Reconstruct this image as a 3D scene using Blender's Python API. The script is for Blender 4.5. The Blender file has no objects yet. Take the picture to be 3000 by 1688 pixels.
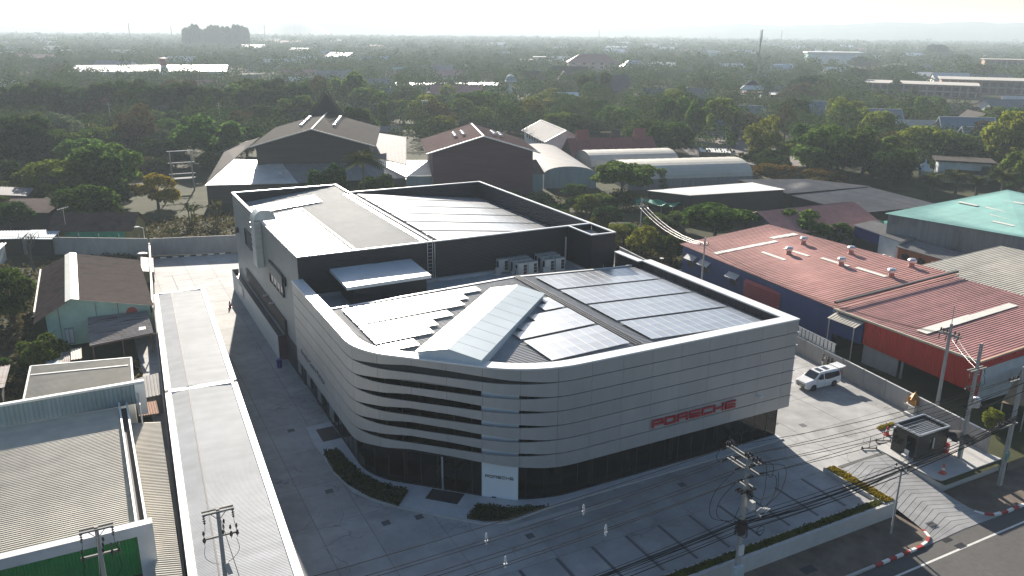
import bpy, bmesh, math, random
import numpy as np
from mathutils import Vector, Matrix
random.seed(7); rng = np.random.default_rng(7)
R = math.radians
sc = bpy.context.scene
COL = sc.collection

# ---------------------------------------------------------------- camera
HAZE_D = 0.00025
CX, CY, CZ = -55.76, -49.82, 36.79
YAW, PITCH, ROLL = -0.4841, 0.3058, 0.0086
def cam_axes():
    cy, sy, cp, sp = math.cos(YAW), math.sin(YAW), math.cos(PITCH), math.sin(PITCH)
    f = Vector((-sy*cp, cy*cp, -sp)); r = Vector((cy, sy, 0)); u = r.cross(f)
    c, s = math.cos(ROLL), math.sin(ROLL)
    return c*r + s*u, -s*r + c*u, f
_r, _u, _f = cam_axes()
cd = bpy.data.cameras.new('camera'); cam = bpy.data.objects.new('camera', cd); COL.objects.link(cam)
cam.matrix_world = Matrix(((_r.x, _u.x, -_f.x, CX), (_r.y, _u.y, -_f.y, CY), (_r.z, _u.z, -_f.z, CZ), (0, 0, 0, 1)))
cd.sensor_width = 36; cd.lens = 2391.56/3000*36; cd.clip_start = 0.5; cd.clip_end = 20000
sc.camera = cam

# ---------------------------------------------------------------- world, sun, exposure
SUN_EL, SUN_AZ = R(22.0), R(13.0)          # azimuth from +Y towards +X
w = bpy.data.worlds.new('World'); sc.world = w; w.use_nodes = True
nt = w.node_tree
bg = nt.nodes['Background']
sky = nt.nodes.new('ShaderNodeTexSky'); sky.sky_type = 'NISHITA'; sky.sun_disc = False
sky.sun_elevation = SUN_EL; sky.sun_rotation = SUN_AZ
sky.air_density = 1.0; sky.dust_density = 1.0; sky.ozone_density = 3.0; sky.altitude = 30
nt.links.new(sky.outputs['Color'], bg.inputs['Color']); bg.inputs['Strength'].default_value = 0.052
sl = bpy.data.lights.new('sun', 'SUN'); sun = bpy.data.objects.new('sun', sl); COL.objects.link(sun)
sl.energy = 5.0; sl.angle = R(0.53); sl.color = (1.0, 0.92, 0.81)
d = Vector((math.sin(SUN_AZ)*math.cos(SUN_EL), math.cos(SUN_AZ)*math.cos(SUN_EL), math.sin(SUN_EL)))
sun.rotation_euler = d.to_track_quat('Z', 'Y').to_euler(); sun.location = (0, 60, 90)
sc.view_settings.view_transform = 'Standard'; sc.view_settings.look = 'None'
sc.view_settings.exposure = 1.34; sc.view_settings.gamma = 1.0
sc.view_settings.use_curve_mapping = False
sc.render.engine = 'CYCLES'
sc.cycles.use_denoising = True
sc.cycles.max_bounces = 6; sc.cycles.diffuse_bounces = 3; sc.cycles.glossy_bounces = 3
sc.cycles.transmission_bounces = 4; sc.cycles.transparent_max_bounces = 6; sc.cycles.volume_bounces = 0
sc.cycles.sample_clamp_indirect = 6.0; sc.cycles.caustics_reflective = False; sc.cycles.caustics_refractive = False

# ---------------------------------------------------------------- materials
MATS = {}
def M(name, col, rough=.6, metal=0.0, var=.15, scale=.6, bump=0.0, spec=.5, big=.12, stretch=None, rust=None, emit=None, orand=0.0, bands=None, cracks=False):
    """procedural paint / stone / sheet: two octaves of noise over the base colour, optional rust or grime blotches"""
    if name in MATS: return MATS[name]
    m = bpy.data.materials.new(name); m.use_nodes = True; n = m.node_tree.nodes; L = m.node_tree.links
    p = n['Principled BSDF']
    tc = n.new('ShaderNodeTexCoord'); src = tc.outputs['Object']
    if stretch:
        mp = n.new('ShaderNodeMapping'); mp.inputs['Scale'].default_value = stretch; L.new(src, mp.inputs['Vector']); src = mp.outputs['Vector']
    def noise(s, det=4):
        a = n.new('ShaderNodeTexNoise'); a.inputs['Scale'].default_value = s; a.inputs['Detail'].default_value = det
        a.inputs['Roughness'].default_value = .62; L.new(src, a.inputs['Vector']); return a.outputs['Fac']
    def ramp(fac, c0, c1, p0=.3, p1=.7):
        r = n.new('ShaderNodeValToRGB'); r.color_ramp.elements[0].position = p0; r.color_ramp.elements[1].position = p1
        r.color_ramp.elements[0].color = (*c0, 1); r.color_ramp.elements[1].color = (*c1, 1); L.new(fac, r.inputs['Fac']); return r.outputs['Color']
    def mul(c, k): return tuple(min(1, max(0, x*k)) for x in c)
    a = ramp(noise(scale), mul(col, 1-var), mul(col, 1+var))
    b = ramp(noise(scale*.13, 3), (1-big,)*3, (1.0,)*3, .35, .65)
    mx = n.new('ShaderNodeMix'); mx.data_type = 'RGBA'; mx.blend_type = 'MULTIPLY'; mx.inputs['Factor'].default_value = 1
    L.new(a, mx.inputs['A']); L.new(b, mx.inputs['B']); out = mx.outputs['Result']
    if rust:
        rc, amt, rs = rust
        fac = ramp(noise(rs, 6), (0, 0, 0), (1, 1, 1), 1-amt-.06, 1-amt+.08)
        m2 = n.new('ShaderNodeMix'); m2.data_type = 'RGBA'; L.new(fac, m2.inputs['Factor']); L.new(out, m2.inputs['A']); m2.inputs['B'].default_value = (*rc, 1); out = m2.outputs['Result']
    if cracks:                           # hairline cracks and small dark drips
        vo = n.new('ShaderNodeTexVoronoi'); vo.feature = 'DISTANCE_TO_EDGE'; vo.inputs['Scale'].default_value = .34; vn = n.new('ShaderNodeTexNoise'); vn.inputs['Scale'].default_value = .9
        va = n.new('ShaderNodeVectorMath'); va.operation = 'ADD'; L.new(src, va.inputs[0]); L.new(vn.outputs['Color'], va.inputs[1]); L.new(src, vn.inputs['Vector']); L.new(va.outputs[0], vo.inputs['Vector'])
        f1 = ramp(vo.outputs['Distance'], (1, 1, 1), (0, 0, 0), .004, .016); f2 = ramp(noise(.11, 3), (0, 0, 0), (.55, .55, .55), .50, .58)
        mm = n.new('ShaderNodeMath'); mm.operation = 'MULTIPLY'; L.new(f1, mm.inputs[0]); L.new(f2, mm.inputs[1])
        m4 = n.new('ShaderNodeMix'); m4.data_type = 'RGBA'; L.new(mm.outputs[0], m4.inputs['Factor']); L.new(out, m4.inputs['A']); m4.inputs['B'].default_value = (.10, .10, .10, 1); out = m4.outputs['Result']
        f3 = ramp(noise(1.6, 5), (0, 0, 0), (.5, .5, .5), .66, .72); m5 = n.new('ShaderNodeMix'); m5.data_type = 'RGBA'; L.new(f3, m5.inputs['Factor']); L.new(out, m5.inputs['A']); m5.inputs['B'].default_value = (.13, .13, .13, 1); out = m5.outputs['Result']
    if bands:                            # sheet to sheet tone: every sheet along one axis fades its own way
        axis, wd, amp = bands; sp = n.new('ShaderNodeSeparateXYZ'); L.new(tc.outputs['Object'], sp.inputs[0]); dv = n.new('ShaderNodeMath'); dv.operation = 'DIVIDE'; L.new(sp.outputs[axis], dv.inputs[0]); dv.inputs[1].default_value = wd
        fl = n.new('ShaderNodeMath'); fl.operation = 'FLOOR'; L.new(dv.outputs[0], fl.inputs[0]); wn = n.new('ShaderNodeTexWhiteNoise'); wn.noise_dimensions = '1D'; L.new(fl.outputs[0], wn.inputs['W'])
        mr = n.new('ShaderNodeMapRange'); mr.inputs['To Min'].default_value = 1-amp; mr.inputs['To Max'].default_value = 1+amp; L.new(wn.outputs['Value'], mr.inputs['Value']); hv = n.new('ShaderNodeHueSaturation'); L.new(mr.outputs['Result'], hv.inputs['Value']); L.new(out, hv.inputs['Color']); out = hv.outputs['Color']
    if orand:
        oi = n.new('ShaderNodeObjectInfo'); mr = n.new('ShaderNodeMapRange'); mr.inputs['To Min'].default_value = 1-orand; mr.inputs['To Max'].default_value = 1+orand; L.new(oi.outputs['Random'], mr.inputs['Value']); hv = n.new('ShaderNodeHueSaturation'); L.new(mr.outputs['Result'], hv.inputs['Value']); L.new(out, hv.inputs['Color']); out = hv.outputs['Color']
    L.new(out, p.inputs['Base Color'])
    p.inputs['Roughness'].default_value = rough; p.inputs['Metallic'].default_value = metal; p.inputs['Specular IOR Level'].default_value = spec
    if bump:
        bp = n.new('ShaderNodeBump'); bp.inputs['Strength'].default_value = bump; bp.inputs['Distance'].default_value = .05
        L.new(noise(scale*3), bp.inputs['Height']); L.new(bp.outputs['Normal'], p.inputs['Normal'])
    if emit:
        p.inputs['Emission Color'].default_value = (*emit[0], 1); p.inputs['Emission Strength'].default_value = emit[1]
    MATS[name] = m; return m
def leaf_mat(name, col, tip, trans=.35):
    m = bpy.data.materials.new(name); m.use_nodes = True; n = m.node_tree.nodes; L = m.node_tree.links
    n.remove(n['Principled BSDF']); out = n['Material Output']
    tc = n.new('ShaderNodeTexCoord'); ns = n.new('ShaderNodeTexNoise'); ns.inputs['Scale'].default_value = 1.1; ns.inputs['Detail'].default_value = 5
    L.new(tc.outputs['Object'], ns.inputs['Vector'])
    rp = n.new('ShaderNodeValToRGB'); rp.color_ramp.elements[0].color = (*col, 1); rp.color_ramp.elements[1].color = (*tip, 1)
    rp.color_ramp.elements[0].position = .35; rp.color_ramp.elements[1].position = .68; L.new(ns.outputs['Fac'], rp.inputs['Fac'])
    oi = n.new('ShaderNodeObjectInfo'); hs = n.new('ShaderNodeHueSaturation')
    mr = n.new('ShaderNodeMapRange'); mr.inputs['To Min'].default_value = .475; mr.inputs['To Max'].default_value = .525
    L.new(oi.outputs['Random'], mr.inputs['Value']); L.new(mr.outputs['Result'], hs.inputs['Hue'])
    m2 = n.new('ShaderNodeMapRange'); m2.inputs['To Min'].default_value = .7; m2.inputs['To Max'].default_value = 1.25
    mt = n.new('ShaderNodeMath'); mt.operation = 'FRACT'; m7 = n.new('ShaderNodeMath'); m7.operation = 'MULTIPLY'; m7.inputs[1].default_value = 7.3
    L.new(oi.outputs['Random'], m7.inputs[0]); L.new(m7.outputs[0], mt.inputs[0]); L.new(mt.outputs[0], m2.inputs['Value']); L.new(m2.outputs['Result'], hs.inputs['Value'])
    L.new(rp.outputs['Color'], hs.inputs['Color'])
    df = n.new('ShaderNodeBsdfDiffuse'); tr = n.new('ShaderNodeBsdfTranslucent'); mx = n.new('ShaderNodeMixShader'); mx.inputs['Fac'].default_value = trans
    L.new(hs.outputs['Color'], df.inputs['Color']); L.new(hs.outputs['Color'], tr.inputs['Color'])
    L.new(df.outputs[0], mx.inputs[1]); L.new(tr.outputs[0], mx.inputs[2])
    L.new(mx.outputs[0], out.inputs['Surface']); MATS[name] = m; return m
def glass_mat(name, tint, rough=.03):
    m = bpy.data.materials.new(name); m.use_nodes = True; n = m.node_tree.nodes; L = m.node_tree.links
    n.remove(n['Principled BSDF']); out = n['Material Output']
    t = n.new('ShaderNodeBsdfTransparent'); t.inputs['Color'].default_value = (*tint, 1)
    g = n.new('ShaderNodeBsdfGlossy'); g.inputs['Roughness'].default_value = rough
    f = n.new('ShaderNodeFresnel'); f.inputs['IOR'].default_value = 1.5; mx = n.new('ShaderNodeMixShader')
    L.new(f.outputs[0], mx.inputs['Fac']); L.new(t.outputs[0], mx.inputs[1]); L.new(g.outputs[0], mx.inputs[2]); L.new(mx.outputs[0], out.inputs['Surface'])
    MATS[name] = m; return m

silver = M('silver_panel', (.41, .40, .385), .42, .25, .05, 1.2, big=.08, stretch=(1, 1, .3), orand=.045)
silver_rib = M('silver_rib', (.33, .35, .345), .4, .35, .05, 1.0)
white_cap = M('white_cap', (.74, .74, .72), .35, 0, .03, 1.0)
black_rib = M('black_rib', (.028, .025, .032), .5, .1, .08, 1.0)
roof_metal = M('roof_metal', (.36, .365, .365), .62, .1, .06, .8)
canopy_metal = M('canopy_metal', (.47, .48, .48), .7, 0, .07, .7, big=.16, spec=.2, bands=('Y', .75, .05))
trim_white = M('trim_white', (.78, .77, .73), .5, 0, .04, 1.2)
solar = M('solar_glass', (.42, .44, .465), .30, .68, .05, .9, spec=1.0, orand=.07)
alu = M('aluminium', (.6, .61, .62), .35, .7, .04, 2)
conc = M('concrete_yard', (.37, .365, .355), .82, 0, .17, .55, .15, big=.32, rust=((.235, .232, .225), .38, .22), orand=.07, cracks=True)
conc_gap = M('concrete_joint', (.10, .096, .09), .9)
joint_black = M('joint_black', (.02, .021, .023), .8)
conc_wall = M('concrete_wall', (.33, .325, .315), .85, 0, .10, 1.2, .1, big=.2, stretch=(1, 1, .35))
conc_pale = M('concrete_pale', (.45, .44, .42), .8, 0, .08, 1.4, .1)
paving = M('granite_paving', (.50, .51, .52), .75, 0, .14, 9.0)
dark_mat = M('dark_stone', (.035, .033, .037), .7, 0, .1, 3)
asphalt = M('asphalt', (.085, .080, .075), .85, 0, .14, 2.5, .2, big=.15)
soil = M('dry_soil', (.16, .125, .095), .95, 0, .25, .8, .4, big=.25)
paint_white = M('road_paint', (.62, .61, .57), .7, 0, .10, 3, rust=((.3, .29, .27), .28, 2.0))
paint_dark = M('dark_marking', (.10, .10, .105), .8, 0, .1, 2)
red_paint = M('red_paint', (.42, .03, .025), .6, 0, .12, 2)
sign_red = M('sign_red', (.45, .012, .03), .4, 0, .04, 2)
black_paint = M('black_paint', (.018, .018, .02), .5, 0, .08, 2)
black_board = M('black_board', (.022, .022, .022), .55, 0, .15, 1.5, stretch=(1, 1, 6))
glass_dark = glass_mat('tinted_glass', (.11, .105, .115))
glass_car = M('car_glass', (.012, .014, .018), .08, 0, .02, 1, spec=.8)
int_dark = M('interior_dark', (.05, .047, .05), .6, 0, .1, 1)
int_floor = M('interior_floor', (.06, .057, .06), .25, 0, .06, .5)
int_wall = M('interior_wall', (.05, .047, .05), .7, 0, .08, .4)
col_white = M('column_white', (.55, .56, .56), .6)
van_white = M('van_paint', (.78, .78, .77), .22, 0, .01, 1, spec=.6)
car_yellow = M('car_yellow', (.62, .46, .02), .25, 0, .02, 1, spec=.6)
rubber = M('tyre_rubber', (.02, .02, .02), .8)
chrome = M('chrome', (.6, .6, .6), .2, .9)
lamp_lens = M('lamp_lens', (.6, .62, .64), .15, 0, .05, 3)
pole_conc = M('pole_concrete', (.36, .345, .32), .85, 0, .12, 1.5, .2, stretch=(1, 1, .4))
wood_old = M('old_wood', (.17, .12, .085), .85, 0, .25, 2, stretch=(3, 3, .4))
insul = M('insulator_glaze', (.035, .028, .028), .2, 0, .1, 3)
insul_white = M('insulator_white', (.7, .7, .68), .3)
cable = M('cable_black', (.012, .012, .013), .8, spec=.1)
cable_al = M('cable_bare', (.4, .4, .4), .4, .6)
rust_roof = M('maroon_roof', (.47, .235, .20), .7, 0, .08, 1.0, big=.22, rust=((.37, .17, .145), .34, .18), spec=.2, bands=('Y', .76, .07))
maroon_old = M('maroon_roof_aged', (.44, .21, .185), .7, .1, .14, 1.0, big=.2, rust=((.36, .28, .25), .20, .5), bands=('Y', .76, .08))
patch_white = M('translucent_sheet', (.70, .68, .60), .5, 0, .06, 2)
blue_wall = M('blue_sheet', (.022, .058, .20), .5, .1, .12, 1.2, stretch=(1, 1, .3))
navy = M('navy_sheet', (.018, .022, .16), .5, 0, .08, 1)
red_sheet = M('red_sheet', (.52, .030, .022), .5, .05, .12, 1.0, stretch=(1, 1, .25))
red_louver = M('red_louver', (.40, .045, .05), .5, 0, .08, 1)
peach_trim = M('peach_trim', (.55, .36, .24), .6)
teal_roof = M('teal_roof', (.25, .50, .44), .7, .0, .07, .6, big=.2, bands=('Y', .8, .05))
grey_sheet = M('grey_sheet', (.235, .23, .22), .7, .1, .18, 1.5, stretch=(2, 2, .12), rust=((.36, .35, .33), .28, .7))
cream_roof = M('cream_roof', (.52, .475, .385), .65, .05, .10, .7, big=.18, bands=('Y', .78, .05), rust=((.38, .32, .24), .24, .9))
grey_roof = M('grey_roof', (.20, .19, .185), .8, .0, .12, .6, rust=((.33, .31, .29), .3, .2), bands=('X', .8, .08))
pale_roof = M('pale_roof', (.60, .585, .55), .5, .2, .08, .6)
dark_gable = M('dark_roof', (.070, .060, .055), .9, 0, .12, .5, spec=.08)
brown_roof = M('brown_roof', (.115, .078, .065), .85, 0, .18, 1.2, rust=((.06, .05, .045), .4, .5), spec=.08)
mint = M('mint_plaster', (.36, .53, .45), .8, 0, .10, .9, rust=((.20, .22, .20), .22, .5))
green_sign = M('green_sheet', (.012, .20, .045), .5, .05, .14, 1.5)
green_net = M('green_net', (.02, .23, .14), .8, 0, .15, 2)
olive_wall = M('olive_plaster', (.22, .20, .08), .85)
orange_wall = M('orange_plaster', (.46, .13, .055), .8)
plaster = M('white_plaster', (.66, .65, .62), .8, 0, .07, .7)
cream_wall = M('cream_plaster', (.55, .50, .38), .8)
pink_wall = M('pink_plaster', (.50, .30, .235), .8)
maroon_wall = M('maroon_boards', (.105, .045, .055), .75, 0, .18, .8, stretch=(.2, .2, 4))
brown_wall = M('brown_boards', (.07, .055, .05), .8, 0, .2, .8, stretch=(.2, .2, 4))
teal_grey = M('teal_grey_sheet', (.24, .31, .33), .6, .1, .12, 1.0, stretch=(1, 1, .15))
red_tile = M('red_tile', (.22, .07, .06), .7, 0, .12, 1.2)
slate_tile = M('slate_tile', (.17, .215, .26), .55, 0, .1, 1)
brick = M('red_brick', (.27, .16, .105), .85, 0, .15, 1.5)
rusty = M('rusty_sheet', (.27, .245, .235), .7, .3, .2, 2.0, stretch=(.25, 3, 1), rust=((.12, .055, .04), .42, .8))
dark_void = M('dark_interior', (.02, .018, .018), .9)  # near-black colour standing in for the shade inside bays and openings
window_dark = M('window_dark', (.03, .035, .045), .15, 0, .05, 1)
blue_tint = M('pale_blue_sheet', (.42, .50, .52), .6, 0, .06, .5)
tarp = M('brown_tarp', (.22, .15, .07), .8, 0, .2, 1)
gold = M('gold_paint', (.55, .28, .05), .35, .5, .2, 4)
cloth_black = M('cloth_black', (.012, .012, .014), .9)
cloth_white = M('cloth_white', (.7, .68, .64), .85)
skin = M('skin', (.32, .17, .11), .6)
hair = M('hair_black', (.01, .009, .009), .5)
bark = M('bark', (.11, .085, .065), .9, 0, .25, 3, .4, stretch=(2, 2, .5))
dead_wood = M('dead_bark', (.09, .075, .065), .9, 0, .2, 3)
dry_grass = M('ground_scrub', (.055, .058, .026), .95, 0, .35, .15, .5, big=.3, rust=((.10, .08, .055), .34, .04), spec=.1)
purple = M('purple_plastic', (.05, .03, .22), .4)
LEAF = {
 'b': leaf_mat('leaf_green', (.040, .078, .016), (.15, .215, .042), .48),
 'd': leaf_mat('leaf_dark', (.022, .046, .014), (.066, .108, .028), .40),
 's': leaf_mat('leaf_silver', (.060, .085, .048), (.15, .18, .10)),
 'o': leaf_mat('leaf_brown', (.055, .050, .022), (.12, .095, .040)),
 'y': leaf_mat('leaf_yellowgreen', (.075, .105, .017), (.25, .265, .042), .5),
 'a': leaf_mat('leaf_amber', (.13, .085, .025), (.24, .15, .035)),
 'k': leaf_mat('leaf_golden', (.14, .14, .012), (.38, .32, .018), .42),
 'h': leaf_mat('leaf_flowering', (.050, .070, .018), (.28, .15, .02)),
 'g': leaf_mat('leaf_lawn', (.050, .065, .012), (.11, .125, .018)),
 'p': leaf_mat('leaf_palm', (.055, .070, .025), (.11, .12, .05)),
}

# ---------------------------------------------------------------- building helpers
ORG = {}
def org(o): return ORG.get(o.name, Vector((0, 0, 0)))
def tag(o, label=None, cat=None, group=None, kind=None):
    if label: o['label'] = label
    if cat: o['category'] = cat
    if group: o['group'] = group
    if kind: o['kind'] = kind
    return o
def thing(name, label, cat, loc=(0, 0, 0), group=None, rot=0):
    o = bpy.data.objects.new(name, None); COL.objects.link(o); o.location = loc; o.rotation_euler = (0, 0, rot); o.empty_display_size = .3
    ORG[o.name] = Vector(loc) if not rot else Vector((0, 0, 0))
    return tag(o, label, cat, group)
class MB:
    """collects faces (with material slots) and links them as one mesh object"""
    def __init__(s): s.v = []; s.f = []; s.m = []; s.cur = 0
    def mat(s, i): s.cur = i; return s
    def add(s, vs, fs):
        b = len(s.v); s.v += [tuple(x) for x in vs]
        for f in fs: s.f.append([b+i for i in f]); s.m.append(s.cur)
        return s
    def quad(s, a, b, c, d): return s.add([a, b, c, d], [(0, 1, 2, 3)])
    def poly(s, pts): return s.add(pts, [tuple(range(len(pts)))])
    def box(s, x0, y0, z0, x1, y1, z1):
        return s.add([(x0, y0, z0), (x1, y0, z0), (x1, y1, z0), (x0, y1, z0), (x0, y0, z1), (x1, y0, z1), (x1, y1, z1), (x0, y1, z1)],
                     [(3, 2, 1, 0), (4, 5, 6, 7), (0, 1, 5, 4), (1, 2, 6, 5), (2, 3, 7, 6), (3, 0, 4, 7)])
    def prism(s, pts, z0, z1):
        n = len(pts); vs = [(p[0], p[1], z0) for p in pts] + [(p[0], p[1], z1) for p in pts]
        if sum(pts[i][0]*pts[(i+1) % n][1]-pts[(i+1) % n][0]*pts[i][1] for i in range(n)) < 0:
            pts = pts[::-1]; vs = [(p[0], p[1], z0) for p in pts] + [(p[0], p[1], z1) for p in pts]
        return s.add(vs, [tuple(range(n-1, -1, -1)), tuple(range(n, 2*n))] + [(i, (i+1) % n, n+(i+1) % n, n+i) for i in range(n)])
    def slab(s, pts, t):
        """closed sheet from a 3-D polygon, thickness t downwards along z"""
        n = len(pts); lo = [(p[0], p[1], p[2]-t) for p in pts]
        return s.add(list(pts)+lo, [tuple(range(n)), tuple(range(2*n-1, n-1, -1))] + [(n+i, n+(i+1) % n, (i+1) % n, i) for i in range(n)])
    def bar(s, a, b, w, h=None, up=(0, 0, 1)):
        a = Vector(a); b = Vector(b); d = (b-a).normalized(); u = Vector(up)
        if abs(d.dot(u)) > .98: u = Vector((1, 0, 0))
        x = d.cross(u).normalized(); y = x.cross(d); h = h or w
        vs = [p + x*sx*w/2 + y*sy*h/2 for p in (a, b) for sx, sy in ((-1, -1), (1, -1), (1, 1), (-1, 1))]
        return s.add(vs, [(0, 1, 2, 3), (7, 6, 5, 4), (1, 0, 4, 5), (2, 1, 5, 6), (3, 2, 6, 7), (0, 3, 7, 4)])
    def tube(s, pts, r, n=6, cap=True):
        pts = [Vector(p) for p in pts]; k = len(pts); rs = r if isinstance(r, (list, tuple)) else [r]*k
        vs = []; prev = None
        for i, p in enumerate(pts):
            d = (pts[min(i+1, k-1)]-pts[max(i-1, 0)]).normalized()
            if prev is None:
                u = Vector((0, 0, 1)) if abs(d.z) < .9 else Vector((1, 0, 0))
                x = d.cross(u).normalized()
            else: x = (prev - d*prev.dot(d)).normalized()
            prev = x; y = d.cross(x)
            vs += [p + (x*math.cos(2*math.pi*j/n) + y*math.sin(2*math.pi*j/n))*rs[i] for j in range(n)]
        fs = [(i*n+j, i*n+(j+1) % n, (i+1)*n+(j+1) % n, (i+1)*n+j) for i in range(k-1) for j in range(n)]
        if cap: fs += [tuple(range(n-1, -1, -1)), tuple((k-1)*n+j for j in range(n))]
        return s.add(vs, fs)
    def lathe(s, c, prof, n=12, axis=(0, 0, 1)):
        ax = Vector(axis).normalized(); u = Vector((1, 0, 0)) if abs(ax.x) < .9 else Vector((0, 1, 0))
        x = ax.cross(u).normalized(); y = ax.cross(x); c = Vector(c)
        vs = [c + ax*h + (x*math.cos(2*math.pi*j/n) + y*math.sin(2*math.pi*j/n))*r for r, h in prof for j in range(n)]
        k = len(prof); fs = [(i*n+j, i*n+(j+1) % n, (i+1)*n+(j+1) % n, (i+1)*n+j) for i in range(k-1) for j in range(n)]
        fs += [tuple(range(n-1, -1, -1)), tuple((k-1)*n+j for j in range(n))]
        return s.add(vs, fs)
    def ribs(s, A, B, D, n, h, duty=.45):
        """ribbed metal sheet: ribs run A->D, n of them across A->B, raised h along the normal"""
        A, B, D = Vector(A), Vector(B), Vector(D); e = B-A; g = D-A; nn = e.cross(g).normalized()
        vs = []; prof = []
        for i in range(n):
            prof += [(i, 0), (i+1-duty, 0), (i+1-duty*.72, h), (i+1-duty*.28, h)]
        prof.append((n, 0))
        for t, z in prof:
            p = A + e*(t/n) + nn*z; vs += [p, p+g]
        return s.add(vs, [(2*i, 2*i+2, 2*i+3, 2*i+1) for i in range(len(prof)-1)])
    def mesh(s, name, mats, o=Vector((0, 0, 0))):
        me = bpy.data.meshes.new(name)
        me.from_pydata([(v[0]-o.x, v[1]-o.y, v[2]-o.z) for v in s.v], [], s.f)
        mats = mats if isinstance(mats, (list, tuple)) else [mats]
        for m in mats: me.materials.append(m)
        if len(mats) > 1: me.polygons.foreach_set('material_index', s.m)
        me.update(); return me
    def build(s, name, mats, parent=None, **k):
        if parent is not None: o = bpy.data.objects.new(name, s.mesh(name, mats, org(parent))); o.parent = parent; COL.objects.link(o); ORG[o.name] = org(parent)
        else:
            if s.v:
                xs = [v[0] for v in s.v]; ys = [v[1] for v in s.v]; c = Vector(((min(xs)+max(xs))/2, (min(ys)+max(ys))/2, min(v[2] for v in s.v)))
            else: c = Vector((0, 0, 0))
            if k.get('kind'): c = Vector((0, 0, 0))
            o = bpy.data.objects.new(name, s.mesh(name, mats, c)); o.location = c; COL.objects.link(o); ORG[o.name] = c
        return tag(o, k.get('label'), k.get('cat'), k.get('group'), k.get('kind'))
def piece(name, me, parent, loc, rot=0, scale=None):
    o = bpy.data.objects.new(name, me); o.parent = parent; o.location = Vector(loc)-org(parent); o.rotation_euler = (0, 0, rot) if not isinstance(rot, tuple) else rot
    if scale: o.scale = scale
    COL.objects.link(o); ORG[o.name] = Vector(loc); return o
def copy_tree(o, parent=None):
    c = o.copy(); COL.objects.link(c); c.parent = parent
    for ch in KIDS(o): copy_tree(ch, c)
    return c
def KIDS(o): return [x for x in COL.objects if x.parent == o]
def smooth(o):
    o.data.polygons.foreach_set('use_smooth', [True]*len(o.data.polygons)); return o
def lerp(a, b, t): return tuple(a[i]+(b[i]-a[i])*t for i in range(len(a)))
# ================================================================ SETTING
def rampz(y): return max(-1.17, min(0.0, (y+6.5)/10.0*1.17))
g = MB(); 
for x0, x1 in ((-7000, -200), (-200, 0), (0, 5.85), (5.85, 200), (200, 9000)):
    ys = -12.6 if not x0 == 0 else -6.4
    g.quad((x0, ys, -.06), (x1, ys, -.06), (x1, 400, -.06), (x0, 400, -.06))
    g.quad((x0, 400, -.06), (x1, 400, -.06), (x1, 11000, -.06), (x0, 11000, -.06))
ground = g.build('ground', dry_grass, kind='structure')
g = MB()
for x0, x1 in ((-300, -45), (14.6, 300)): g.quad((x0, -12.6, -1.3), (x1, -12.6, -1.3), (x1, -12.6, -.06), (x0, -12.6, -.06))
g.build('embankment', soil, kind='structure')
g = MB(); g.quad((-400, -60, -1.2), (400, -60, -1.2), (400, -16.4, -1.2), (-400, -16.4, -1.2)); g.build('road', asphalt, kind='structure')
g = MB(); g.quad((-400, -200, -1.26), (400, -200, -1.26), (400, -12.5, -1.26), (-400, -12.5, -1.26)); g.build('lower_ground', soil, kind='structure')
g = MB(); g.quad((-300, -18.12, -1.196), (300, -18.12, -1.196), (300, -17.94, -1.196), (-300, -17.94, -1.196)); g.build('road_marking', paint_white, kind='structure')
# gravel verges with rounded corners at the ramp mouth
vl = [(-300, -16.42), (-6.6, -16.42), (-2.4, -16.40), (-1.3, -16.22), (-.65, -15.85), (-.30, -15.2), (-.16, -14.4), (-.10, -12.5), (-300, -12.5)]
vr = [(300, -16.42), (8.6, -16.42), (7.2, -16.25), (6.5, -15.85), (6.15, -15.3), (5.98, -14.4), (5.92, -12.2), (300, -12.2)]
g = MB(); g.prism(vl, -1.25, -1.07); g.prism(vr, -1.25, -1.07); verge = g.build('verge', soil, kind='structure')
kerb_rw = [MB().box(-.37, -.11, 0, .37, .11, .19).mesh('kerb_block', m) for m in (red_paint, trim_white)]
def kerb(path, parent, alt=0):
    acc = 0; pts = [Vector((*p, 0)) for p in path]; L = [0]
    for i in range(1, len(pts)): L.append(L[-1]+(pts[i]-pts[i-1]).length)
    n = int(L[-1]/.76)
    for k in range(n):
        s = (k+.5)*.76; i = max(j for j in range(len(L)-1) if L[j] <= s); t = (s-L[i])/(L[i+1]-L[i]); p = pts[i].lerp(pts[i+1], t); dd = pts[i+1]-pts[i]
        piece('kerb_block', kerb_rw[(k+alt) % 2], parent, (p.x, p.y, -1.2), math.atan2(dd.y, dd.x))
kerb([(-7.4, -16.54), (-6.6, -16.54), (-2.4, -16.52), (-1.25, -16.32), (-.55, -15.92), (-.18, -15.2), (-.05, -14.6)], verge)
kerb([(6.02, -15.3), (6.42, -15.95), (7.15, -16.37), (8.6, -16.54), (13.8, -16.54)], verge, 1)
g = MB(); g.box(-200, -16.6, -1.2, -7.45, -16.42, -1.04); g.build('plain_kerb', conc_pale, verge)
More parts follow.
